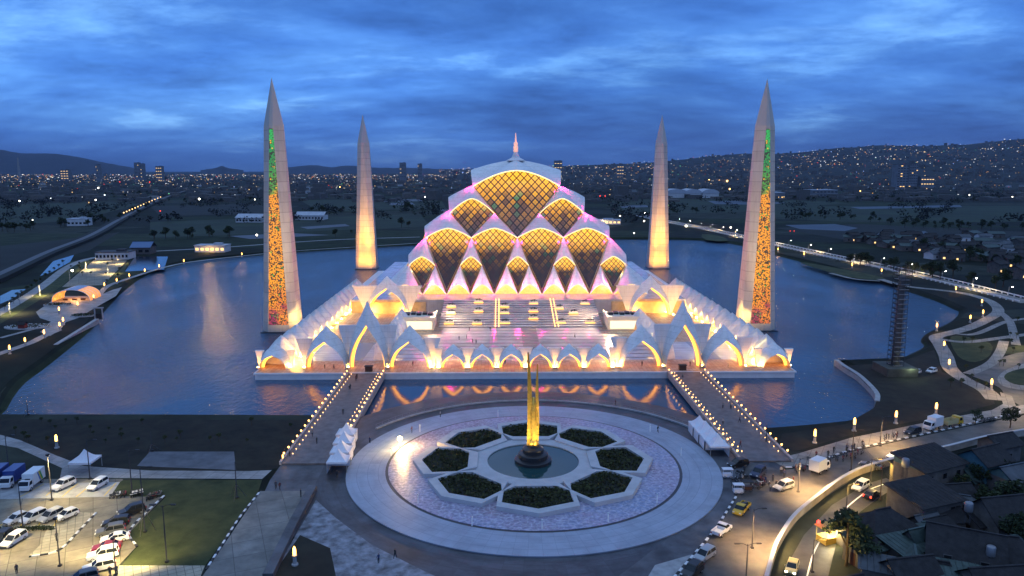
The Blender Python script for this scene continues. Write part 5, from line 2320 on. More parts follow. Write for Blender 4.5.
bw_kerb([(786, 467.5), (808, 465.5), (850, 450.5), (918, 435.5), (965, 425), (1020, 412)], 'black and white kerb along the promenade beside the right hand road', z=Z + .02, seg=1.3, w=.4)
bw_kerb([(736, 497), (716, 528), (693, 556), (672, 580)], 'black and white kerb between the round plaza and the road at the lower right', z=Z + .02, seg=1.2, w=.4)

# long curving parapet wall between the upper road and the street below
wl_px = [(766, 585), (773, 560), (779, 545), (795, 521), (821, 499), (840, 485), (861, 474), (892, 464.5), (916, 458.5), (950, 451), (985, 442), (1030, 434)]
wpts = spline([tuple(g(*p, Z).xy) for p in wl_px], 6)
wall = empty('parapet_wall', (0, 0, 0), 'long pale parapet wall curving between the upper road and the yellow lit street below', 'wall')
mb = MB()
strip_wall(mb, wpts, .5, GZ - 4, GZ + 1.4)
mb.build('wall_body', [mat('parapet', (.30, .27, .23), .75, var=.35, vscale=.3)], wall)
mb = MB()
strip_wall(mb, wpts, .65, GZ + 1.4, GZ + 1.55)
mb.build('coping', ['pale_concrete'], wall)
# the street below the wall, seen a little lower
sheet('street', [(782, 585), (790, 560), (804, 535), (832, 505), (866, 484), (886, 478), (900, 484), (880, 497), (852, 518), (836, 545), (826, 585)], Z + .012, 'road_dark')
mb = MB()
ribbon(mb, spline([tuple(g(*p, Z).xy) for p in [(806, 580), (816, 548), (838, 516), (866, 492), (884, 484)]], 6), .25, Z + .02)
struct('street_line', mb, ['white_paint'])

GR = 'vehicles on the right hand road'
vehicle('truck', 'white', (827, 466), (812, 474), 'white small truck stopped beside the row of motorbikes on the right road', None, cat='truck', box_paint='white', L=5.2)
vehicle('mpv', 'silver', (774, 490), (793, 484), 'silver van standing alone past the foot of the right bridge', None)
vehicle('pickup', 'yellow', (734, 517), (749, 503), 'bright yellow pickup truck with a loaded bed by the plaza edge', None, cat='pickup', load=True)
vehicle('pickup', 'white', (729, 525), (714, 537), 'white pickup truck parked on the plaza kerb below the yellow one', None, cat='pickup')
vehicle('mpv', 'silver', (697, 561), (712, 551), 'silver car behind the white pickup at the plaza kerb', None)
vehicle('suv', 'black', (684, 579), (700, 566), 'black car at the bottom edge below the silver car at the kerb', None)
vehicle('mpv', 'black', (728, 466), (748, 463), 'black car parked at the foot of the right bridge beside the tents', None)
vehicle('suv', 'darkblue', (753, 478), (763, 470), 'dark car parked crosswise right of another at the foot of the right bridge', None)
vehicle('mpv', 'black', (903, 434.5), (922, 430), 'black van first of three vehicles parked along the promenade', None)
vehicle('truck', 'white', (924, 430), (941, 425), 'white small truck parked between a black van and a yellow truck', None, cat='truck', box_paint='white', L=5.2)
vehicle('truck', 'yellow', (962, 422), (941, 426.5), 'yellow open truck at the right end of three parked vehicles', None, cat='truck', box_paint='cream', openbed=True, L=6.0)
vehicle('sedan', 'white', (885, 459.5), (906, 453.5), 'white car parked against the parapet wall at the right', None)
vehicle('sedan', 'grey', (863, 464), (879, 468), 'dim grey car beside the parapet wall, left of the white one', None)
vehicle('mpv', 'white', (852, 492), (869, 482), 'pale van driving on the lower street behind a dark car', None)
vehicle('sedan', 'black', (880, 489), (863, 501), 'black car with glowing red tail lights on the lower street', None, lit='rear')
vehicle('hatch', 'cream', (789, 577), (795, 560), 'cream coloured car on the yellow lit street at the bottom', None, lit='front')
vehicle('hatch', 'white', (912, 373.5), (919, 371.5), 'small white car parked right of the scaffolded tower', None)
vehicle('hatch', 'white', (927, 372.5), (936, 370), 'second white car parked right of the scaffolded tower, farther right', None)

# motorbikes lined up on the right road
rr = random.Random(77)
for k in range(22):
    t = k / 21
    p = g(792 + 66 * t, 474 - 17 * t, Z + .02).lerp(g(800 + 66 * t, 468 - 17 * t, Z + .02), rr.random())
    motorbike(p, R(60 + rr.uniform(-14, 14)), rr.choice(['black', 'black', 'grey', 'maroon', 'darkblue']), 'dark motorbike in the long row along the promenade kerb', 'motorbikes along the promenade')
for k in range(16):
    p = g(734 + rr.uniform(0, 36), 480 + rr.uniform(-6, 11), Z + .02)
    motorbike(p, rr.uniform(0, 6.2), rr.choice(['black', 'black', 'white', 'grey', 'maroon']), 'motorbike in the jumbled group left of the silver van', 'motorbikes left of the silver van')
for k in range(12):
    p = g(880 + k * 4.3, 441 - k * 1.25, Z + .02)
    if 900 < 880 + k * 4.3 < 963:
        p = g(972 + k * 2, 424 - k * .3, Z + .02)
    motorbike(p, R(70 + rr.uniform(-10, 10)), rr.choice(['black', 'grey', 'black']), 'dark motorbike parked by the three vehicles on the promenade kerb', 'motorbikes by the promenade vehicles')
CL = [(.05, .05, .06), (.25, .22, .2), (.16, .03, .03), (.04, .06, .14), (.35, .34, .33), (.03, .03, .03)]
for k in range(16):
    p = g(738 + rr.uniform(0, 60), 474 + rr.uniform(-4, 18), Z + .02)
    person(p, rr.uniform(0, 6.2), rr.randrange(3), rr.choice(CL), (.03, .03, .04), 'person among the motorbikes and stalls at the foot of the right bridge', 'people at the foot of the right bridge')
for k in range(14):
    t = rr.random()
    p = g(800 + 110 * t, 466 - 30 * t + rr.uniform(-5, 0), Z + .03)
    person(p, rr.uniform(0, 6.2), rr.randrange(3), rr.choice(CL), (.03, .03, .04), 'person strolling on the promenade above the row of motorbikes', 'people on the promenade')
for (px, xx, yy) in ((0, 642, 366), (1, 700, 368), (2, 583, 364), (3, 505, 364), (4, 728, 368), (5, 690, 366)):
    person(g(xx, yy, PZ + .01), px, px % 3, CL[px], (.03, .03, .04), 'visitor standing on the front strip of the podium', 'visitors on the podium front')
for k in range(8):
    person((rr.uniform(-26, 26), rr.uniform(-150, -112), PZ + .01), rr.uniform(0, 6), k % 3, rr.choice(CL), (.04, .04, .05), 'visitor crossing the lower courtyard below the stair', 'visitors in the lower courtyard')
for k in range(9):
    a_ = rr.uniform(0, 6.28)
    rad_ = rr.uniform(33, 50)
    person((FC.x + rad_ * math.cos(a_), FC.y + rad_ * math.sin(a_), GZ + (.24 if rad_ < 39.5 else .03)), rr.uniform(0, 6), k % 3, rr.choice(CL), (.03, .03, .04), 'person strolling on the paving of the round fountain plaza', 'people on the round plaza')
for s_, nme in ((-1, 'left'), (1, 'right')):
    for k in range(7):
        person((s_ * 50 + rr.uniform(-3.4, 3.4), rr.uniform(-240, -178), 2.16), rr.uniform(0, 6), k % 3, rr.choice(CL), (.03, .03, .04), 'person walking along the deck of the %s causeway bridge' % nme, 'people on the %s bridge' % nme)
# vendor stalls beside the bridge foot
for k, (px, py, lab) in enumerate([(738, 494, 'small pale vendor cart left of the silver van'), (747, 491, 'dark vendor cart with a tray, nearest the silver van'), (727, 478, 'low vendor table of goods below the right tents')]):
    st = empty('vendor_cart', g(px, py, Z), lab, 'cart')
    mb = MB()
    mb.box((0, 0, .35), (1.7, .9, .7))
    mb.build('cabinet', ['tent_cloth' if k != 1 else 'dark_wood'], st)
    mb = MB()
    mb.box((0, 0, 2.0), (2.1, 1.3, .1))
    for sx in (-.95, .95):
        for sy in (-.5, .5):
            mb.tube([(sx, sy, .4), (sx, sy, 2.0)], .03, 4)
    mb.build('awning', ['tent_cloth' if k != 1 else 'black_paint'], st)
    for sx in (-.6, .6):
        mb = MB()
        mb.lathe((sx, -.5, 0), [(.02, .3)] * 2, 6)
        mb.tube([(sx + .28 * math.cos(a * PI / 5), -.5, .3 + .28 * math.sin(a * PI / 5)) for a in range(11)], .04, 4)
        mb.build('wheel', ['tyre'], st)
light_pole(g(851, 471, Z), 9.0, 'leaning wooden utility pole standing by the parapet wall beside the motorbikes', None, 1, None, False, 'bark')
light_pole(g(746, 580, Z), 6.0, 'dark pole at the bottom edge left of the parapet wall', None, 2)
light_pole(g(766, 443, GZ), 4.5, 'thin mast on the dark bank by the foot of the right bridge', None, 0, None, True)
# street lamps for the roads
for (px, py, h, pw, lab) in ((798, 492, 7, 15000, 'street lamp over the upper road beside the parapet wall'), (752, 548, 7, 15000, 'street lamp over the lower end of the upper road'), (880, 446, 7, 9000, 'street lamp by the promenade near the parked vehicles')):
    r_ = light_pole(g(px, py, Z), h, lab, None, 1)
    spot(r_, (1.7, 0, h - .1), (2.2, 0, 0), pw, (1, .62, .24), 140, .9, .25)

nmP = ['first pillar lamp along the lake promenade from the right bridge', 'second pillar lamp along the lake promenade from the right bridge', 'third pillar lamp along the lake promenade from the right bridge', 'fourth pillar lamp along the lake promenade, above the parked vehicles', 'fifth pillar lamp, at the bend of the promenade by the roundabout']
for k, (px, py) in enumerate([(814.5, 443), (854, 431), (895.6, 423.5), (935.7, 415), (991, 390)]):
    p = g(px, py, Z)
    o = pillar_lamp(p, 1.05, nmP[k], 'pillar lamps along the lake promenade')
    point(None, p + Vector((0, -.9, 2.9)), 300, (1, .52, .14), .3)
for k, (px, py) in enumerate([(936.5, 331), (943.7, 350), (948.7, 369), (970, 322.5), (982.7, 317), (981.6, 306), (955.6, 292.5), (881.4, 274), (852, 268), (804, 257), (778, 252)]):
    p = g(px, py, Z)
    pillar_lamp(p, 1.0, 'pillar lamp beside the winding paths of the right hand lake park', 'pillar lamps of the right lake park')
    if k % 2 == 0:
        point(None, p + Vector((0, -.9, 3.0)), 420, (1, .56, .18), .3)
for (px, py) in ((1012, 346), (1018, 398)):
    point(None, g(px, py, Z) + Vector((0, 0, 7)), 3000, (1, .70, .30), .4)

# ---------------------------------------------------------------- scaffolded tower
tb = g(894.5, 373, GZ)
tw = empty('scaffold_tower', tb, 'slim unfinished tower wrapped in scaffolding, on a square plinth by the lake', 'tower')
mb = MB()
mb.box((0, 0, 0), (9.6, 9.6, 2.6))
mb.build('plinth', [mat('plinth_dark', (.06, .065, .055), .8, var=.3, vscale=.4)], tw)
mb = MB()
mb.lathe((0, 0, 2.6), [(1.25, 0), (1.15, 12), (1.05, 28)], 10)
mb.build('core', [mat('tower_core', (.09, .09, .095), .7, var=.25, vscale=.5)], tw)
mb = MB()
Hh, nlev = 30.0, 20
for k in range(nlev + 1):
    z = 2.6 + Hh * k / nlev
    w = 1.75 - .3 * k / nlev
    if k > nlev - 4:
        w = 1.95
    c = [(-w, -w), (w, -w), (w, w), (-w, w)]
    for a in range(4):
        p, q = c[a], c[(a + 1) % 4]
        mb.tube([(p[0], p[1], z), (q[0], q[1], z)], .10, 4)
        mb.tube([((p[0] + q[0]) / 2, (p[1] + q[1]) / 2, z), ((p[0] + q[0]) / 2, (p[1] + q[1]) / 2, z + Hh / nlev)], .06, 4)
        mb.tube([(p[0], p[1], z), (q[0], q[1], z + Hh / nlev)], .05, 4)
        mb.tube([(p[0], p[1], z), (p[0], p[1], z + Hh / nlev)], .09, 4)
mb.build('scaffold', ['dark_metal'], tw)
for sy in (-1, 1):
    mb = MB()
    for k in range(nlev):
        mb.box((0, sy * 1.5, 2.65 + Hh * k / nlev), (3.0, .5, .1))
    tag(mb.build('walkway_boards', ['concrete'], tw), kind='stuff')
point(tw, (2.5, -5.5, 3.2), 300, (.8, 1, .6), .3)

# ---------------------------------------------------------------- lakeside road with railing, right
RD = [(640, 216), (670, 222.5), (700, 228), (730, 234.5), (775, 244.5), (827, 256), (880, 267), (940, 280.5), (1030, 303)]
rp = spline([tuple(g(*p, Z).xy) for p in RD], 8)
mb = MB()
ribbon(mb, rp, 9.5, Z + .03)
struct('lakeside_road', mb, ['promenade'])
rail = empty('road_railing', (0, 0, 0), 'long pale railing along the lit lakeside road at the right', 'railing')
for off, nme in ((5.2, 'near_rail'), (-5.2, 'far_rail')):
    mb = MB()
    prev = None
    L = []
    for k, p in enumerate(rp):
        d = (Vector(rp[min(k + 1, len(rp) - 1)]) - Vector(rp[max(k - 1, 0)])).normalized()
        L.append(Vector((p[0] + d.y * off, p[1] - d.x * off)))
    strip_wall(mb, [tuple(p) for p in L], .3, Z + .75, Z + 1.25)
    for a, b in zip(L[:-1], L[1:]):
        n_ = max(1, int((b - a).length / 4))
        for q in range(n_):
            c = a.lerp(b, q / n_)
            mb.box((c.x, c.y, Z), (.5, .5, 1.3))
    mb.build('rail', ['white_paint'], rail)
mb = MB()
tot = 0
lampn = 0
lights_on = []
for a, b in zip(rp[:-1], rp[1:]):
    a, b = Vector(a), Vector(b)
    tot += (b - a).length
    if tot > 26:
        tot = 0
        d = (b - a).normalized()
        q = Vector((b.x + d.y * 4.4, b.y - d.x * 4.4, Z))
        o = light_pole(q, 6.5, 'slim street lamp on the lit lakeside road at the right', 'street lamps of the lakeside road', 1, 'lamp_white', False, 'grey_metal', math.atan2(d.y, d.x) + PI / 2)
        lampn += 1
        if lampn % 2 == 0:
            spot(o, (1.7, 0, 6.3), (2.4, 0, 0), 11000, (1, .76, .38), 160, .9, .3)

# ================================================================ VILLAGE, LOWER RIGHT
mat('roof_tile', (.024, .021, .021), .85, var=.45, vscale=.9, bump=.5, bscale=4)
mat('roof_green', (.05, .075, .065), .6, var=.35, vscale=.8)
mat('roof_zinc', (.06, .065, .07), .5, var=.4, vscale=.6)
mat('wall_plaster', (.13, .115, .10), .85, var=.35, vscale=.5)
mat('wall_blue', (.055, .14, .17), .8, var=.25, vscale=.6)
mat('wall_grey', (.10, .095, .09), .85, var=.3, vscale=.6)
mat('window_dark', (.015, .016, .018), .2)
mat('window_lit', (.5, .35, .15), .4, emit=(1, .58, .18), strength=1.6)
mat('tarp_blue', (.03, .07, .22), .5)


def roof_mesh(w, d, z, rise, over, kind='gable'):
    mb = MB()
    x, y = w / 2 + over, d / 2 + over
    zl = z - over * rise / (d / 2)
    th = .16
    if kind == 'gable':
        for up_ in (0, 1):
            t = th * up_
            mb.face([(-x, -y, zl + t), (x, -y, zl + t), (x, 0, z + rise + t), (-x, 0, z + rise + t)])
            mb.face([(x, y, zl + t), (-x, y, zl + t), (-x, 0, z + rise + t), (x, 0, z + rise + t)])
        mb.box((0, 0, z + rise + th * .6), (2 * x, .35, .18))
    elif kind == 'hip':
        r = max(.2, x - y)
        zt = z + rise
        mb.face([(-x, -y, zl), (x, -y, zl), (r, 0, zt), (-r, 0, zt)])
        mb.face([(x, y, zl), (-x, y, zl), (-r, 0, zt), (r, 0, zt)])
        mb.face([(x, -y, zl), (x, y, zl), (r, 0, zt)])
        mb.face([(-x, y, zl), (-x, -y, zl), (-r, 0, zt)])
        mb.face([(-x, -y, zl), (-x, y, zl), (x, y, zl), (x, -y, zl)])
        mb.box((0, 0, zt - .05), (2 * r + .2, .35, .16))
    else:   # mono-pitch sheet roof
        mb.face([(-x, -y, z), (x, -y, z), (x, y, z + rise), (-x, y, z + rise)])
        mb.face([(-x, -y, z + .12), (x, -y, z + .12), (x, y, z + rise + .12), (-x, y, z + rise + .12)])
        for a, b in (((-x, -y), (x, -y)), ((x, -y), (x, y)), ((x, y), (-x, y)), ((-x, y), (-x, -y))):
            za, zb = z + (rise if a[1] > 0 else 0), z + (rise if b[1] > 0 else 0)
            mb.face([(a[0], a[1], za), (b[0], b[1], zb), (b[0], b[1], zb + .12), (a[0], a[1], za + .12)])
        for k in range(int(2 * x / .9)):
            xx = -x + .9 * k + .4
            mb.tube([(xx, -y, z + .14), (xx, y, z + rise + .14)], .04, 4)
    return mb


def house(p, w, d, h, rot, rise, kind, wall_m, roof_m, label, group=None, lit=(), over=.6, gable_m=None):
    root = empty('house', p, label, 'house', group, rot)
    mb = MB()
    mb.box((0, 0, -1), (w, d, h + 1))
    if kind == 'gable':
        for sx in (-1, 1):
            q = [(sx * w / 2, -d / 2, h), (sx * w / 2, d / 2, h), (sx * w / 2, 0, h + rise)]
            mb.face(q if sx > 0 else q[::-1], 1)
    elif kind == 'shed':
        for sx in (-1, 1):
            q = [(sx * w / 2, -d / 2, h), (sx * w / 2, d / 2, h), (sx * w / 2, d / 2, h + rise)]
            mb.face(q if sx > 0 else q[::-1], 1)
        mb.face([(w / 2, d / 2, h), (-w / 2, d / 2, h), (-w / 2, d / 2, h + rise), (w / 2, d / 2, h + rise)], 1)
    mb.build('wall', [wall_m, gable_m or wall_m], root)
    roof_mesh(w, d, h, rise, over, kind).build('roof', [roof_m], root)
    k = 0
    for side in (-1, 1):
        n_ = max(1, int(w / 3.4))
        for q in range(n_):
            x = -w / 2 + w * (q + .5) / n_
            for zz in ([1.0] if h < 4.5 else [1.0, 4.0]):
                mb = MB()
                mb.box((x, side * (d / 2 + .02), zz), (1.2, .08, 1.2))
                f = mb.build('window', ['wall_grey'], root)
                mb = MB()
                mb.box((x, side * (d / 2 + .05), zz + .1), (1.0, .06, 1.0))
                mb.build('pane', ['window_lit' if k in lit else 'window_dark'], f)
                k += 1
        mb = MB()
        mb.box((side * (w / 2 + .02), .3, 0), (.08, 1.0, 2.1))
        mb.build('door', ['dark_wood'], root)
    return root


def H(px, py, w, d, h, rot, rise, kind, wm_, rm_, label, lit=(), gable=None, over=.6, group=None):
    """house whose roof centre shows at px, py"""
    p = g(px, py, GZ + h + rise * .5)
    w, d = w * .74, d * .74
    return house((p.x, p.y, GZ), w, d, h, R(rot), rise, kind, wm_, rm_, label, group, lit, over, gable)


H(930, 458, 16, 9, 6.2, 24, 1.6, 'shed', 'wall_plaster', 'roof_tile', 'dark roofed house with a blue end wall, nearest the parapet wall', gable='wall_blue')
H(985, 452, 10, 8, 6.6, 24, 2.0, 'gable', 'wall_blue', 'roof_tile', 'blue walled house right of the big dark roof by the parapet', gable='wall_blue')
H(925, 492, 13, 10, 6.0, 20, 1.3, 'shed', 'wall_grey', 'roof_tile', 'grey walled house with a flat dark roof in the middle of the village', (1,))
H(882, 517, 15, 11, 4.2, 18, 3.0, 'hip', 'wall_plaster', 'roof_tile', 'house with a broad dark hipped roof left of the blue tarpaulin')
H(965, 540, 13, 11, 4.6, -28, 3.4, 'gable', 'wall_plaster', 'roof_tile', 'house with a steep dark gable roof right of the blue tarpaulin')
H(866, 541, 6, 6.5, 3.4, 20, .9, 'shed', 'wall_grey', 'roof_green', 'lean-to with a grey green sheet roof below the hipped house, left one')
H(904, 541, 8, 7, 3.8, 20, 1.0, 'shed', 'wall_grey', 'roof_green', 'lean-to with a wide grey green sheet roof in front of the blue tarpaulin')
H(877, 563, 5.5, 4.5, 4.0, -25, .8, 'shed', 'wall_plaster', 'roof_zinc', 'small house with a pale zinc roof beside the dark tree at the bottom')
H(950, 574, 11, 8, 3.6, -22, 1.0, 'shed', 'wall_plaster', 'roof_green', 'house with a green sheet roof at the bottom edge of the village')
H(1005, 505, 12, 10, 4.5, 10, 3.0, 'gable', 'wall_plaster', 'roof_tile', 'dark gabled house at the right edge among the trees')
H(1012, 545, 12, 10, 4.4, -15, 2.8, 'hip', 'wall_plaster', 'roof_tile', 'dark hipped house low on the right edge of the photo')
H(1015, 470, 10, 8, 5.0, 20, 2.0, 'gable', 'wall_grey', 'roof_zinc', 'grey house with pale gable high on the right edge of the village', gable='wall_blue')
H(910, 565, 9, 8, 3.6, 10, 2.2, 'gable', 'wall_plaster', 'roof_tile', 'low dark gabled house between the zinc roof and the green roof')
H(1000, 575, 12, 9, 3.8, 5, 2.4, 'gable', 'wall_plaster', 'roof_tile', 'dark gabled house in the bottom right corner')
H(1000, 438, 9, 7, 4.0, 20, 1.6, 'gable', 'wall_grey', 'roof_tile', 'dark house at the far end of the village below the upper road')
H(840, 585, 9, 8, 3.5, 15, 2, 'gable', 'wall_plaster', 'roof_tile', 'dark house cut by the bottom edge under the tree')
p = g(931, 530, GZ + 4)
tp = MB()
tp.grid(lambda u, v: Vector(((u - .5) * 6.5, (v - .5) * 3.4, 4.0 + .35 * math.sin(u * 9) * math.sin(v * 5) - .8 * v)), 16, 8)
tag(tp.build('tarpaulin', ['tarp_blue'], None, (p.x, p.y, GZ), R(-12)), 'crumpled blue tarpaulin stretched between the village roofs', 'tarpaulin')
tp = MB()
for sx in (-3, 3):
    for sy in (-1.5, 1.5):
        tp.tube([(sx, sy, 0), (sx, sy, 4.0)], .05, 4)
tp.build('pole', ['bark'], bpy.data.objects['tarpaulin'])
for k, (px, py, zt) in enumerate(((905, 470, 7.4), (968, 515, 6.2), (990, 560, 5.0))):
    tk = empty('water_tank', g(px, py, GZ + zt) - Vector((0, 0, .3)), ['steel water tank on the roof nearest the parapet wall', 'steel water tank above the gable right of the tarpaulin', 'steel water tank on the low roof near the bottom right'][k], 'tank')
    mb = MB(); mb.lathe((0, 0, .9), [(.1, 0), (.62, .05), (.65, .2), (.65, 1.5), (.55, 1.65), (.15, 1.75)], 14); mb.build('drum', ['grey_metal'], tk)
    mb = MB()
    for q in range(4):
        mb.tube([(.5 * math.cos(q * PI / 2), .5 * math.sin(q * PI / 2), -1.2), (.5 * math.cos(q * PI / 2), .5 * math.sin(q * PI / 2), .95)], .05, 4)
    mb.build('stand', ['dark_metal'], tk)
wp = [g(851, 471, Z) + Vector((0, 0, 8.8)), g(880, 500, GZ) + Vector((0, 0, 7.2)), g(905, 530, GZ) + Vector((0, 0, 7.4)), g(940, 575, GZ) + Vector((0, 0, 7.0))]
for q in wp[1:]:
    light_pole(Vector((q.x, q.y, GZ)), q.z - GZ + .4, 'thin utility pole carrying wires between the village roofs', 'utility poles of the village', 0, None, False, 'bark')
cw = MB()
for dx in (-.3, 0, .3):
    for a_, b_ in zip(wp[:-1], wp[1:]):
        cw.tube([a_.lerp(b_, t / 8) + Vector((dx, 0, -1.2 * math.sin(PI * t / 8))) for t in range(9)], .03, 4)
tag(cw.build('wires', ['black_paint']), 'sagging electric wires strung over the village roofs', 'wire')
# lit snack stall on the street
st = empty('snack_stall', g(829, 541, GZ), 'yellow lit snack stall with a red lamp on the lower street', 'stall', None, R(20))
mb = MB()
mb.box((0, 0, 0), (3.6, 2.2, 1.1))
mb.build('counter', [mat('stall_yellow', (.55, .38, .08), .6)], st)
mb = MB()
mb.box((0, 0, 2.7), (4.2, 3.0, .12))
for sx in (-1.8, 1.8):
    for sy in (-1.1, 1.1):
        mb.tube([(sx, sy, 0), (sx, sy, 2.7)], .05, 4)
mb.build('awning', ['stall_yellow'], st)
mb = MB()
mb.box((0, .2, 2.5), (3.0, .15, .1))
mb.build('tube_lamp', ['lamp_white'], st)
mb = MB()
mb.ball((-1.6, 1.0, 3.3), .3)
mb.build('red_lamp', [lamp_mat('lamp_red', (1, .03, .02), 8)], st)
point(st, (0, -1.0, 2.2), 700, (1, .72, .25), .3)
for (px, py, pw) in ((812, 572, 1700), (870, 485, 2600), (846, 512, 2200), (940, 516, 350)):
    r_ = light_pole(g(px, py, GZ), 5.5 if pw > 400 else 3.2, {1700: 'street lamp at the bottom of the lower street', 2600: 'street lamp under the parapet wall at the upper end of the lower street', 2200: 'street lamp halfway along the lower street', 350: 'yard lamp among the village houses'}[pw], None, 1, 'lamp_warm')
    point(r_, (1.7, 0, 5.1 if pw > 400 else 2.8), pw, (1, .62, .14), .3)
vr = random.Random(64)
for k in range(26):
    px, py = vr.uniform(880, 1022), vr.uniform(462, 574)
    if py > 530 and px < 900:
        continue
    H(px, py, vr.uniform(6, 9), vr.uniform(5, 7.5), vr.uniform(2.6, 3.6), vr.choice([20, 20, -25, 65, 8]), vr.uniform(.7, 2.2), vr.choice(['gable', 'gable', 'shed', 'hip']), vr.choice(['wall_plaster', 'wall_grey']), vr.choice(['roof_tile', 'roof_tile', 'roof_zinc', 'roof_green']), 'small low house packed in among the bigger dark roofs of the village', (0,) if k % 9 == 0 else (), None, .4, 'small houses of the village')
# trees of the village
for k, (px, py, i, s, lab) in enumerate([(846, 566, 1, 1.05, 'dense dark tree at the bottom beside the yellow stall'), (862, 576, 0, .9, 'lower dark tree right of the one by the yellow stall'), (978, 495, 0, .8, None), (995, 490, 1, .8, None), (1010, 520, 0, 1.0, None), (985, 520, 2, 1.1, None),
                                         (1018, 560, 1, .9, None), (962, 500, 2, .9, None), (975, 425, 2, .7, None), (1010, 428, 0, .7, None), (995, 460, 2, .9, None), (945, 478, 2, .6, None), (890, 545, 3, 1.0, None), (930, 560, 2, .7, None), (985, 565, 0, .7, None)]):
    tree(i, g(px, py, GZ), s, k * 1.3, lab or 'dark leafy tree growing between the village roofs', None if lab else 'trees among the village houses')

# ================================================================ LEFT LAKE PARK
Z = GZ + .02
sheet('lot_lit', [(94, 260), (127, 260.5), (103, 285), (62, 287)], Z + .006, 'lot_slabs')
sheet('park_plaza', [(36, 312), (50, 302), (62, 296), (98, 296), (112, 290), (122, 287), (116, 296), (100, 305), (88, 312), (78, 318), (66, 322), (60, 330), (50, 336), (40, 332), (52, 322), (40, 318)], Z + .008, 'path_pale')
sheet('pond', [(135, 256.5), (168, 256.5), (164, 269.5), (125, 271.5)], Z + .004, 'pond_water')
sheet('pond', [(56, 258), (74, 255), (70, 262), (52, 272), (40, 276)], Z + .003, 'pond_water')
sheet('pond', [(0, 296), (12, 290), (26, 289), (14, 298), (0, 304)], Z + .003, 'pond_water')
mb = MB()
for k, (pp, w) in enumerate([([(-10, 357), (10, 350), (30, 343), (44, 336), (58, 330)], 3.4), ([(98, 296), (108, 286), (130, 278), (160, 268.5), (190, 262), (242, 256), (300, 250.5), (420, 243)], 3.0),
                             ([(-10, 318), (18, 302), (44, 285), (66, 268), (84, 260), (106, 256), (140, 252)], 5.2), ([(60, 318), (46, 326), (30, 330), (0, 338)], 2.2), ([(140, 252), (220, 247.5), (330, 240), (420, 237)], 5.0)]):
    ribbon(mb, spline([tuple(g(*p, Z).xy) for p in pp], 6), w, Z + .012 + .004 * k)
struct('park_paths', mb, ['path_pale'])
sheet('park_lawn', [(70, 262), (94, 258), (62, 286), (30, 306), (0, 324), (0, 316), (34, 292)], Z + .002, 'lawn')
sheet('park_lawn', [(104, 285), (128, 262), (124, 272), (112, 284)], Z + .002, 'lawn')
nmL = []
for k, (px, py) in enumerate([(10, 354), (25.5, 346), (44.5, 338), (59.4, 314), (63.5, 325), (60, 330), (78, 308.5), (94, 301), (104.7, 288.5), (117, 284), (129.5, 279), (145, 274), (159.4, 269.5), (184, 264), (242, 257)]):
    p = g(px, py, Z)
    pillar_lamp(p, 1.0, 'glowing pillar lamp along the lakeside paths of the left park', 'pillar lamps of the left park')
    point(None, p + Vector((0, -.9, 3.2)), 330, (1, .50, .12), .3) if k % 2 == 0 else None
# arched translucent pavilion
pv = empty('arched_pavilion', g(77, 299, Z), 'arched glowing orange pavilion with a blue striped roof in the left park', 'pavilion', None, R(8))
mb = MB()
W2, H2_, D2 = 8.6, 5.6, 7.0
mb.grid(lambda u, v: Vector((-W2 * math.cos(PI * u), -D2 + 2 * D2 * v, H2_ * math.sin(PI * u) ** .8)), 20, 4)
mb.build('vault_roof', [mat('backlit_sheet', (.55, .30, .12), .5, emit=(1, .36, .06), strength=.75, var=.35, vscale=.6)], pv)  # orange glow put into the sheet for inside light shining through
mb = MB()
mb.grid(lambda u, v: Vector((-(W2 + .1) * math.cos(PI * (.40 + .22 * u)), -D2 + 2 * D2 * v, (H2_ + .12) * math.sin(PI * (.40 + .22 * u)) ** .8)), 6, 2)
mb.build('roof_stripe', [mat('blue_sheet', (.25, .32, .5), .4)], pv)
for k in range(5):
    y = -D2 + 2 * D2 * k / 4
    mb = MB()
    mb.tube([(-W2 * math.cos(PI * t / 16), y, H2_ * max(0, math.sin(PI * t / 16)) ** .8 + .05) for t in range(17)], .16, 5)
    mb.build('rib', ['white_paint'], pv)
for x in (-4, 0, 4):
    mb = MB()
    mb.box((x, -3, 0), (2.0, 1.0, .8))
    mb.build('table', ['dark_wood'], pv)
point(pv, (0, -2, 3.0), 2600, (1, .48, .12), .6)
# low round plant beds of the park
for k, (px, py, w, lab) in enumerate([(58, 305, 6.5, 'curved dark planting bed under the arched pavilion'), (82, 316, 5.0, 'dark planting bed by the steps of the left park'), (28, 327, 9, 'large dark planting bed with a red hut in the left park')]):
    p = g(px, py, Z)
    b_ = empty('planting_bed', p, lab, 'planter')
    mb = MB()
    mb.prism([(w * math.cos(2 * PI * q / 28), w * .62 * math.sin(2 * PI * q / 28)) for q in range(28)], -.1, .4)
    mb.build('edging', ['concrete'], b_)
    mb = MB()
    leaf_cloud(mb, (0, 0, .5), (w * .95, w * .58, .5), 420, .35)
    tag(mb.build('ground_cover', ['hedge_leaf'], b_), kind='stuff')
hut = empty('hut', g(23, 329, Z), 'small dark red hut standing in the planting bed of the left park', 'hut')
mb = MB(); mb.box((0, 0, 0), (2.6, 2.2, 2.1)); mb.build('wall', [mat('red_board', (.16, .03, .025), .7)], hut)
roof_mesh(2.6, 2.2, 2.1, .8, .3, 'gable').build('roof', ['roof_tile'], hut)
gt_ = empty('sluice_frame', g(99, 318, Z), 'small dark sluice frame on the left lake edge', 'sluice')
mb = MB()
for x in (-1.6, 1.6):
    mb.box((x, 0, -1), (.4, .5, 5.2))
mb.box((0, 0, 4.2), (4.4, .7, .5))
mb.build('frame', ['concrete'], gt_)
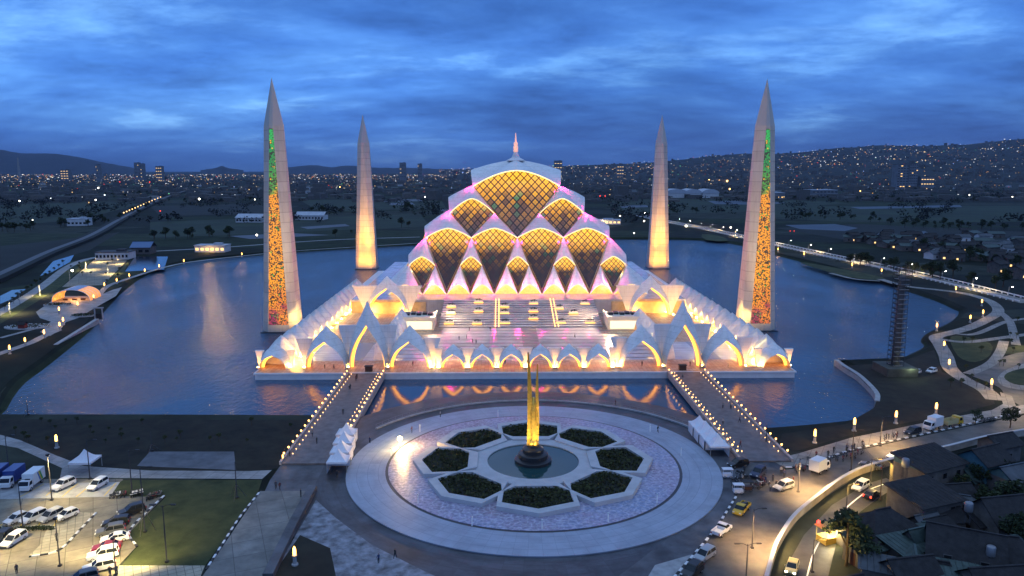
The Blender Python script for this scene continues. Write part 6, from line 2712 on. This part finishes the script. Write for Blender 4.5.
mb = MB(); mb.box((0, .3, -.6), (2.8, .15, 2.6)); mb.build('gate_leaf', ['dark_metal'], gt_)

# lamps of the left park road
for k, (px, py, h, pw) in enumerate([(70.4, 285, 8, 20000), (96, 262, 6, 10000), (40, 296, 6, 9000), (118, 264, 6, 9000), (10, 314, 6, 8000), (20, 304, 6, 0), (86, 270, 6, 11000), (108, 274, 5, 7000)]):
    o = light_pole(g(px, py, Z), h, ['tall bright lamp beside the lit yard of the left park', 'street lamp at the far corner of the lit yard', 'street lamp on the diagonal park road at the far left', 'street lamp at the right side of the lit yard', 'street lamp near the left edge on the park road', 'dark lamp pole on the park road at the far left', 'lamp in the middle of the lit yard', 'lamp at the near right corner of the lit yard'][k], None, 1, 'lamp_white' if k in (0,) else None, False, 'grey_metal')
    if k == 0:
        mb = MB(); mb.ball((1.7, 0, h + .1), .55); mb.build('globe', [lamp_mat('globe_white', (1, .88, .62), 20)], o)
    if pw:
        spot(o, (1.7, 0, h - .15), (1.9, 0, 0), pw, (1, .76, .32), 160, .9, .3)
for k in range(16):
    p = g(64 + rr.uniform(0, 60), 262 + rr.uniform(0, 22), Z)
    tree(3, p, rr.uniform(.8, 1.2), rr.uniform(0, 6), 'young staked tree in the lit yard of the left park', 'young trees of the left park')
for k in range(14):
    t = k / 13
    p = g(8 + 58 * t, 312 - 46 * t, Z)
    tree(3, p + Vector((-4, 4, 0)), rr.uniform(.9, 1.4), rr.uniform(0, 6), 'young tree along the diagonal park road at the left', 'young trees along the left park road')
for k in range(18):
    p = g(rr.uniform(940, 1024), rr.uniform(318, 400), Z)
    tree(3, p, rr.uniform(.7, 1.1), rr.uniform(0, 6), 'young tree planted beside the paths of the right lake park', 'young trees of the right lake park')
for k in range(26):
    t = rr.random()
    p = g(300 * t - 5, 421 + rr.uniform(2, 24), Z)
    tree(3, p, rr.uniform(.45, .8), rr.uniform(0, 6), 'sapling on the dark bank in front of the lake', 'saplings on the near bank')

# ================================================================ BUILDINGS ROUND THE LAKE
def block(p, w, d, h, rot, wall_m, roof_m, label, rows=1, lit=0.0, lit_m='window_lit', group=None, cat='building', flat=True, cols=None, seed=0):
    rg = random.Random(seed)
    root = empty('building', p, label, cat, group, rot)
    mb = MB(); mb.box((0, 0, -.5), (w, d, h + .5)); mb.build('wall', [wall_m], root)
    if flat:
        mb = MB(); mb.box((0, 0, h), (w + .8, d + .8, .5)); mb.box((w * .2, 0, h + .5), (w * .25, d * .4, 1.4))
        mb.build('roof', [roof_m], root)
    else:
        roof_mesh(w, d, h, min(4, d * .28), .8, 'gable').build('roof', [roof_m], root)
    nc = cols or max(2, int(w / 4))
    for r in range(rows):
        z = h * (r + .28) / rows
        hh = min(2.0, h / rows * .5)
        for q in range(nc):
            x = -w / 2 + w * (q + .5) / nc
            mb = MB()
            mb.box((x, -d / 2 - .03, z), (w / nc * .6, .1, hh))
            mb.build('window', [lit_m if rg.random() < lit else 'window_dark'], root)
    return root


mat('wall_white', (.55, .55, .55), .7, var=.1, vscale=.2)
mat('wall_concrete', (.16, .17, .19), .8, var=.2, vscale=.1)
mat('roof_blue', (.10, .17, .30), .5)
mat('roof_dark', (.05, .05, .055), .8)
mat('roof_pale', (.42, .44, .48), .6, var=.12, vscale=.15)
mat('window_bright', (.5, .4, .2), .4, emit=(1, .62, .22), strength=1.4)


def Pp(px, py):
    return g(px, py, GZ)


def mw(px, dist):
    return px * dist / CF


def D(p):
    return p.y - CAM.y


p = Pp(116, 258.5); block(p, mw(31, D(p)), 14, 5.0, R(6), 'wall_white', 'roof_dark', 'long white single storey building behind the lit yard of the left park', 1, .1, cols=9)
p = Pp(144, 253.5); block(p, mw(18, D(p)), 12, 5.5, R(4), 'wall_grey', 'roof_blue', 'building with a pale blue roof right of the long white one', 1, 0, flat=False)
p = Pp(213, 251.5); block(p, mw(30, D(p)), 12, 5.0, R(-2), 'wall_white', 'roof_pale', 'low hall glowing orange through its front on the far left shore', 1, 1.0, 'window_bright', cols=6)
point(None, (p.x, p.y - 12, 4), 1400, (1, .55, .15), .5)
p = Pp(252, 222); block(p, mw(26, D(p)), 20, 6, R(-6), 'wall_white', 'roof_pale', 'long pale shed in the fields beyond the lake at the left', 1, 0, flat=False)
p = Pp(312, 219.5); block(p, mw(28, D(p)), 20, 6, R(-3), 'wall_white', 'roof_pale', 'pale shed in the fields between the two left minarets', 1, 0, flat=False)
p = Pp(80, 225.5); block(p, mw(18, D(p)), 16, 8, R(6), 'wall_white', 'roof_pale', 'white house with dark trees left of the diagonal road', 1, 0)
p = Pp(600, 224); block(p, mw(40, D(p)), 14, 5, R(-2), 'wall_white', 'roof_pale', 'long low lit hall on the far shore right of the mosque', 1, 1.0, 'window_bright', cols=10)
point(None, (p.x, p.y - 14, 5), 5000, (1, .7, .35), .5)
p = Pp(690, 197)
for k, (dx, w_) in enumerate([(-16, 22), (0, 16), (17, 16)]):
    q = Pp(690 + dx, 197.5)
    hall = empty('warehouse', q, ['left arch roofed white warehouse in the group beyond the lake', 'middle arch roofed white warehouse in the group beyond the lake', 'right arch roofed white warehouse in the group beyond the lake'][k], 'warehouse')
    w = mw(w_, D(q))
    mb = MB(); mb.box((0, 0, -.5), (w, 60, 12)); mb.build('wall', ['wall_white'], hall)
    mb = MB(); mb.grid(lambda u, v: Vector((-(w / 2 + 1) * math.cos(PI * u), -31 + 62 * v, 11 + 9 * math.sin(PI * u))), 14, 1)
    mb.face([(-(w / 2 + 1) * math.cos(PI * q_ / 14), -30.9, 11 + 9 * math.sin(PI * q_ / 14)) for q_ in range(15)])
    mb.build('roof', ['roof_pale'], hall)
for (x_, w_, top, lab, sd) in ((899, 12, 165, 'pale grey tower block, left of a pair on the plain at the right', 3), (909.5, 9, 164, 'darker tower block right of its pale neighbour on the plain', 4)):
    q = Pp(x_, 190)
    hh = (CAM.z - at_depth(x_, top, D(q)).z) * -1 + CAM.z
    block(q, mw(w_, D(q)), 30, hh, R(4), 'wall_concrete', 'roof_dark', lab, 10, .10, seed=sd, cols=4)
q = Pp(924, 190); block(q, mw(14, D(q)), 30, at_depth(924, 177, D(q)).z, R(4), 'wall_concrete', 'roof_dark', 'square block with brightly lit windows beside the two towers', 3, 1.0, 'window_bright', cols=5, seed=5)
q = Pp(820, 196); block(q, mw(26, D(q)), 50, 15, R(3), 'wall_concrete', 'roof_pale', 'broad pale hall on the plain right of the near right minaret', 2, .1, cols=7, seed=6)
q = Pp(770, 199); block(q, mw(22, D(q)), 50, 14, R(-3), 'wall_concrete', 'roof_pale', 'low pale hall just behind the near right minaret', 1, .1, seed=7)
for (x_, w_, top, base, lab, sd) in ((138, 4.5, 163, 172, 'dark twin tower on the left horizon, left one', 8), (142.5, 4, 164, 172, 'dark twin tower on the left horizon, right one', 9), (160, 6, 166.5, 173, 'brightly lit block on the left horizon', 10),
                                     (99, 3, 165, 173, 'slim pale tower on the left horizon', 11), (66, 8, 170, 174.5, 'low lit block on the left horizon', 12), (403, 6, 163, 172, 'grey block on the horizon right of the far left minaret', 13), (420, 4, 164, 172, 'slim block on the horizon right of the far left minaret', 14),
                                     (558, 8, 161, 172, 'bright white lit block on the horizon right of the dome', 15), (620, 7, 165, 173, 'lit block on the horizon left of the far right minaret', 16)):
    q = at_depth(x_, base, 4200)
    q.z = GZ
    block(q, mw(w_, 4200), 30, at_depth(x_, top, 4200).z, 0, 'wall_concrete', 'roof_dark', lab, 5, 1.0 if 'lit' in lab else .15, 'window_bright', seed=sd, cols=3)
# transmission mast at the left
q = at_depth(19, 172, 3600); q.z = GZ
mast = empty('radio_mast', q, 'thin lattice radio mast on the left horizon', 'mast')
mb = MB()
hm = at_depth(19, 158, 3600).z
for s in ((-5, -5), (5, -5), (5, 5), (-5, 5)):
    mb.tube([(s[0], s[1], 0), (s[0] * .25, s[1] * .25, hm)], .8, 4)
for k in range(8):
    z = hm * k / 8; w = 5 * (1 - .75 * k / 8)
    for a in range(4):
        c = [(-w, -w), (w, -w), (w, w), (-w, w)]
        mb.tube([(*c[a], z), (*c[(a + 1) % 4], z + hm / 8)], .5, 4)
mb.build('lattice', ['grey_metal'], mast)

# ================================================================ FIELDS AND FAR PLAIN
mat('field_green', (.016, .028, .012), .95, var=.5, vscale=.02)
mat('field_dark', (.009, .012, .009), .95, var=.5, vscale=.02)
mat('field_pale', (.045, .050, .045), .9, var=.4, vscale=.02)
mat('paddy_water', (.03, .035, .045), .5, var=.3, vscale=.02)
FZ = GZ + .02
k = 0
for (pts, m_) in [([(150, 222), (262, 218), (420, 214), (430, 226), (300, 232), (150, 238)], 'field_green'), ([(0, 246), (60, 240), (120, 232), (90, 250), (30, 268), (0, 276)], 'field_dark'), ([(150, 206), (240, 204), (300, 206), (260, 214), (160, 216)], 'field_dark'),
                  ([(300, 200), (440, 198), (446, 208), (320, 212)], 'field_green'), ([(610, 200), (760, 197), (850, 203), (740, 212), (620, 214)], 'field_green'), ([(770, 206), (1024, 206), (1030, 222), (850, 222), (760, 218)], 'field_green'),
                  ([(775, 228), (860, 224), (1030, 232), (1030, 246), (870, 244)], 'field_dark'), ([(0, 205), (100, 202), (140, 204), (80, 220), (0, 226)], 'field_green')]:
    k += 1
    sheet('field', pts, FZ + .01 * k, m_)
for (pts) in [[(785, 225), (835, 224), (858, 228), (845, 231), (800, 229)], [(708, 201), (752, 200.5), (786, 202.5), (770, 205), (715, 204)], [(230, 236), (290, 233), (330, 235), (250, 239)], [(440, 209), (470, 208), (474, 211), (442, 212)],
              [(380, 200), (420, 199), (424, 201), (384, 202)], [(850, 207), (960, 205), (962, 207), (860, 209)], [(900, 232), (925, 231), (930, 234), (905, 235)], [(388, 203), (412, 202.5), (415, 205), (390, 205)], [(620, 206), (646, 205), (650, 207), (622, 208)],
              [(300, 227), (345, 224), (350, 226), (308, 229)]]:
    k += 1
    sheet('flooded_field', pts, FZ + .01 * k, 'paddy_water')
# diagonal embankment with its lamps, left
mb = MB()
emb = spline([tuple(g(*p, GZ).xy) for p in [(-14, 284), (12, 272), (50, 254), (91, 237.5), (120, 221), (146, 207), (169, 197), (190, 190)]], 6)
strip_wall(mb, emb, 14, GZ - .5, GZ + 2.4)
tag(mb.build('embankment', ['field_dark']), kind='structure')
mb = MB()
ribbon(mb, emb, 5, GZ + 2.41)
struct('embankment_track', mb, ['asphalt'])
for k in range(14):
    t = k / 13
    q = g(115 + 40 * t, 219 - 18 * t, GZ) + Vector((12, 0, 0))
    o = light_pole(q, 8, 'small orange lamp in the line along the diagonal embankment at the left', 'lamps of the diagonal embankment', 0)
    mb = MB(); mb.ball((0, 0, 8.2), .8); mb.build('globe', [lamp_mat('lamp_far', (1, .58, .22), 3.2) if 'lamp_far' not in MATS else 'lamp_far'], o)


def far_lamp(px, py, r, c, label, dist=None):
    """a bright lamp out on the plain: mast and glowing head"""
    q = g(px, py + 4, GZ)
    zt = at_depth(px, py, D(q)).z
    o = empty('far_lamp', q, label, 'lamp', 'bright lamps out on the plain')
    mb = MB(); mb.tube([(0, 0, 0), (0, 0, zt - GZ)], .25, 5); mb.build('mast', ['dark_metal'], o)
    mb = MB(); mb.ball((0, 0, zt - GZ), r * D(q) / CF); mb.build('head', [c], o)
    return o


lamp_mat('far_white', (1, .92, .75), 7)
lamp_mat('far_cool', (.8, .92, 1), 6)
lamp_mat('far_amber', (1, .55, .14), 6)
lamp_mat('far_red', (1, .05, .03), 3)
lamp_mat('far_green', (.2, 1, .35), 3)
for (px, py, r, c) in [(199.5, 199, 1.5, 'far_white'), (129.5, 195.5, 1.1, 'far_white'), (96, 200, 1.1, 'far_white'), (98.5, 188, 1.1, 'far_white'), (20, 201, 1.1, 'far_white'), (51, 198, .8, 'far_cool'), (33, 220, .8, 'far_white'), (105, 195, .8, 'far_cool'), (257, 235, 1.5, 'far_white'),
                       (160.5, 211, .8, 'far_red'), (150, 182, .7, 'far_red'), (120, 182, .7, 'far_red'), (675, 177, 1.3, 'far_white'), (686.5, 175, 1.2, 'far_white'), (727, 181, 1.5, 'far_amber'), (746, 180, 1.4, 'far_amber'), (729.5, 189, 1.2, 'far_amber'), (709, 180, 1.0, 'far_amber'), (1002, 180, 1.6, 'far_amber'),
                       (1012, 197, .9, 'far_white'), (969, 195, .8, 'far_white'), (686, 226, 1.5, 'far_white'), (730.5, 227.5, 1.2, 'far_white'), (644, 221, 1.2, 'far_white'), (634, 233, 1.0, 'far_white'), (620, 216, 1.0, 'far_white'), (668, 205.5, .8, 'far_green'), (600, 196, .8, 'far_red'), (605, 196, .8, 'far_red'),
                       (255, 199.5, .9, 'far_white'), (318, 192, .8, 'far_white'), (340, 187, .8, 'far_amber'), (425, 197, .9, 'far_white'), (790, 231, .6, 'far_red'), (794, 231, .6, 'far_red'), (860, 191, .8, 'far_amber'), (979, 239, .7, 'far_white')]:
    far_lamp(px, py, r * .62, c, 'bright point lamp out on the dark plain beyond the lake')

# scattered houses: the far village at the right, hamlets at the left
hs = random.Random(31)
HP = []
for kind in range(4):
    w, d, h = [(9, 7, 3.6), (12, 8, 4.2), (8, 8, 6.0), (14, 9, 4.0)][kind]
    root = empty('house', (0, 0, 0))
    mb = MB(); mb.box((0, 0, -.5), (w, d, h + .5))
    for sx in (-1, 1):
        q = [(sx * w / 2, -d / 2, h), (sx * w / 2, d / 2, h), (sx * w / 2, 0, h + 1.8)]
        mb.face(q if sx > 0 else q[::-1])
    mb.build('wall', [['wall_plaster', 'wall_white', 'wall_grey', 'wall_plaster'][kind]], root)
    roof_mesh(w, d, h, 1.8, .7, 'gable').build('roof', [['roof_tile', 'roof_zinc', 'roof_tile', 'roof_green'][kind]], root)
    mb = MB(); mb.box((-w * .2, -d / 2 - .03, 1), (1.4, .1, 1.3)); mb.build('window', ['window_bright' if kind in (0, 2) else 'window_dark'], root)
    mb = MB(); mb.box((w * .2, -d / 2 - .03, .1), (1.1, .1, 2.1)); mb.build('door', ['dark_wood'], root)
    HP.append([root, 0])


def far_house(p, label, group, s=1.0):
    k = hs.randrange(4)
    o = HP[k][0] if HP[k][1] == 0 else copy_tree(HP[k][0])
    HP[k][1] = 1
    o.location = p
    o.rotation_euler.z = hs.uniform(-.6, .6)
    o.scale = (s, s, s)
    tag(o, label, 'house', group)


for k in range(90):
    px = hs.uniform(850, 1022)
    lo = 236 + max(0, (900 - px)) * .12
    py = hs.uniform(lo, 236 + (px - 840) * .24)
    far_house(g(px, py, GZ), 'small house of the dark village beyond the lakeside road at the right', 'houses of the village beyond the lakeside road')
for k in range(70):
    far_house(g(hs.uniform(0, 440), 184 + abs(hs.gauss(0, 7)), GZ), 'far house on the dark plain left of the mosque', 'houses on the far plain at the left', hs.uniform(1, 2.0))
for k in range(60):
    far_house(g(hs.uniform(600, 1024), 184 + abs(hs.gauss(0, 6)), GZ), 'far house on the dark plain right of the mosque', 'houses on the far plain at the right', hs.uniform(1, 2.0))
# trees and hedgerows on the plain
lines = [((150, 239), (240, 236), 14), ((640, 217), (700, 213), 10), ((760, 216), (900, 222), 22), ((880, 226), (1024, 230), 24), ((0, 232), (110, 222), 18), ((150, 203), (300, 201), 24), ((300, 213), (440, 210), 20), ((620, 198), (760, 195), 22), ((760, 200), (1024, 200), 40), ((0, 200), (150, 196), 24), ((850, 262), (1010, 290), 22), ((900, 248), (1020, 268), 20), ((84, 228), (150, 210), 8), ((440, 222), (330, 236), 8)]
for (a, b, n_) in lines:
    for k in range(n_):
        t = hs.random()
        px, py = a[0] + (b[0] - a[0]) * t, a[1] + (b[1] - a[1]) * t + hs.uniform(-2, 2)
        tree(hs.choice([0, 1, 1, 2]), g(px, py, GZ), hs.uniform(.7, 1.35), hs.uniform(0, 6), 'dark tree in the hedgerows of the plain beyond the lake', 'trees of the plain')

# ---------------------------------------------------------------- hills
def sstep(t):
    t = max(0.0, min(1.0, t))
    return t * t * (3 - 2 * t)


def skyline(px):
    """height above the horizon of the right-hand hill, in picture points at px"""
    pts = [(440, 0), (520, 3), (562, 5), (640, 9), (712, 16), (780, 24), (837, 29), (900, 33), (937, 36), (980, 40), (1024, 43), (1200, 52), (1500, 50)]
    for (a, ha), (b, hb) in zip(pts[:-1], pts[1:]):
        if a <= px <= b:
            return ha + (hb - ha) * (px - a) / (b - a)
    return 0.0 if px < 440 else 50.0


def px_of(x, y):
    d = Vector((x, y, CAM.z)) - CAM
    return 512 + CF * d.dot(_R) / max(1, d.dot(_F))


DN, DF = 2600.0, 8200.0


def hill_h(px, dist):
    e = skyline(px) * .74
    top = CAM.z + e * DF / CF
    t = max(0.0, min(1.0, (dist - DN) / (DF - DN))) ** 1.2
    n = noise.noise(Vector((px * .012, dist * .0006, 1.7))) * 40 + noise.noise(Vector((px * .04, dist * .002, 4.1))) * 16
    return GZ - 3 + max(0, (top - 0) * t + n * t * min(1, e / 12)) * (1 if e > 0 else 0)


def dirpx(px, dist, z):
    """point at depth dist in the vertical plane through picture column px"""
    d = _F + _R * ((px - 512) / CF)
    h = Vector((d.x, d.y, 0)) / d.y
    return Vector((CAM.x + h.x * dist, CAM.y + dist, z))


mat('hill_wood', (.014, .018, .016), 1.0, var=.5, vscale=.004)
hm_ = MB()
NU, NV = 120, 40
hm_.grid(lambda u, v: dirpx(430 + 1000 * u, DN + (DF * 1.25 - DN) * v, hill_h(430 + 1000 * u, min(DF, DN + (DF * 1.25 - DN) * v))), NU, NV, 0, True)
tag(hm_.build('hills', ['hill_wood']), kind='structure')


def ridge(name, pts, dist, depth):
    mb = MB()
    P = spline([(a, b) for a, b in pts], 10)

    def fn(u, v):
        k = u * (len(P) - 1)
        i = min(int(k), len(P) - 2)
        q = P[i].lerp(P[i + 1], k - i)
        top = at_depth(q.x, q.y, dist).z + noise.noise(Vector((q.x * .15, 0, dist))) * dist * .0006
        prof = math.sin(PI * min(1, v * 1.0))
        return dirpx(q.x, dist - depth + 2 * depth * v, GZ - 5 + max(0, top) * prof)
    mb.grid(fn, len(P) * 2, 12, 0, True)
    tag(mb.build(name, ['hill_wood']), kind='structure')


ridge('mountain', [(-520, 171), (-400, 165), (-290, 160), (-210, 161), (-140, 156), (-60, 152), (-10, 152), (14, 149.5), (34, 153), (66, 153.5), (90, 157), (118, 163), (150, 169)], 17000, 3500)
ridge('mountain', [(208, 170), (222, 168), (229, 166), (236, 168), (250, 170)], 17000, 900)
ridge('mountain', [(270, 170), (300, 166.5), (318, 165), (336, 167), (352, 165.5), (380, 167.5), (420, 168), (470, 170)], 18500, 2500)

# ---------------------------------------------------------------- far city: more houses and lights than anyone could count
cityr = random.Random(99)
cb = MB()
for k in range(3200):
    px = cityr.uniform(-190, 1150)
    dist = 1500 * (6.5 ** cityr.random())
    e = skyline(px)
    z0 = hill_h(px, dist) + 2 if (dist > DN and e > 0) else GZ
    z0 = max(z0, GZ)
    w, d = cityr.uniform(9, 30), cityr.uniform(9, 24)
    h = cityr.choice([4, 5, 6, 8, 9, 12]) * (1 if cityr.random() < .93 else 2.4)
    p = dirpx(px, dist, z0)
    cb.box((p.x, p.y, p.z - 2), (w, d, h + 2), cityr.uniform(-.5, .5), 0 if cityr.random() < .75 else 1)
tag(cb.build('far_city', ['wall_grey', 'wall_plaster']), kind='stuff')
cl_ = MB()
for k in range(7600):
    px = cityr.uniform(-180, 1150)
    u = cityr.random()
    e = skyline(px)
    if e > 6 and u < .66:
        # the lit hillside
        dist = DN + (DF - DN) * .80 * cityr.random() ** .8
        if noise.noise(Vector((px * .03, dist * .0016, 8))) + .5 * noise.noise(Vector((px * .11, dist * .006, 2))) < .06 and cityr.random() < .88:
            continue
        z0 = hill_h(px, dist) + 7
    else:
        dist = 1500 * (6.0 ** (cityr.random() ** .5))
        if noise.noise(Vector((px * .03, dist * .002, 3))) < .0 and cityr.random() < .8:
            continue
        z0 = (hill_h(px, dist) if (e > 0 and dist > DN) else GZ) + cityr.uniform(6, 16)
    z0 = max(z0, GZ + 6)
    p = dirpx(px, dist, z0)
    s = dist / CF * cityr.choice([.13, .15, .18, .21, .25, .32, .46]) * (1.0 if cityr.random() < .95 else 1.5)
    mi = cityr.choices([0, 1, 2, 3, 4, 5], [34, 22, 32, 4, 3, 6])[0]
    cl_.box((p.x, p.y, p.z), (s * cityr.choice([1, 1, 1.8]), s, s * .8), 0, mi)
for nme, c, s in (('city_warm', (1, .70, .36), 1.2), ('city_amber', (1, .48, .14), 1.2), ('city_white', (.92, .95, 1), 1.5), ('city_red', (1, .08, .05), 1.2), ('city_green', (.25, 1, .5), 1.0), ('city_blue', (.3, .45, 1), 1.4)):
    lamp_mat(nme, c, s)
tag(cl_.build('city_lights', ['city_warm', 'city_amber', 'city_white', 'city_red', 'city_green', 'city_blue']), kind='stuff')
# dark woods that break up the plain
wb = MB()
for k in range(2600):
    px = cityr.uniform(-40, 1070)
    dist = 900 * (5.0 ** cityr.random())
    if noise.noise(Vector((px * .018, dist * .003, 12))) < .02:
        continue
    p = dirpx(px, dist, GZ)
    s = cityr.uniform(3, 7)
    leaf_cloud(wb, (p.x, p.y, p.z + s * .8), (s * cityr.uniform(1, 2.2), s, s * cityr.uniform(.6, 1)), 26, s * .3, 0, cityr)
tag(wb.build('far_woods', ['hill_wood']), kind='stuff')

# ---------------------------------------------------------------- haze
hz = MB()
hz.box((0, 9000, -4), (44000, 26000, 900))
hm2 = bpy.data.materials.new('haze_air')
hm2.use_nodes = True
tt = hm2.node_tree
tt.nodes.clear()
pvn = nd(tt, 'ShaderNodeVolumePrincipled')
pvn.inputs['Density'].default_value = 1.7e-5
pvn.inputs['Color'].default_value = (.42, .60, .98, 1)
oo = nd(tt, 'ShaderNodeOutputMaterial')
tt.links.new(pvn.outputs[0], oo.inputs['Volume'])
MATS['haze_air'] = hm2
tag(hz.build('haze', ['haze_air']), kind='stuff')
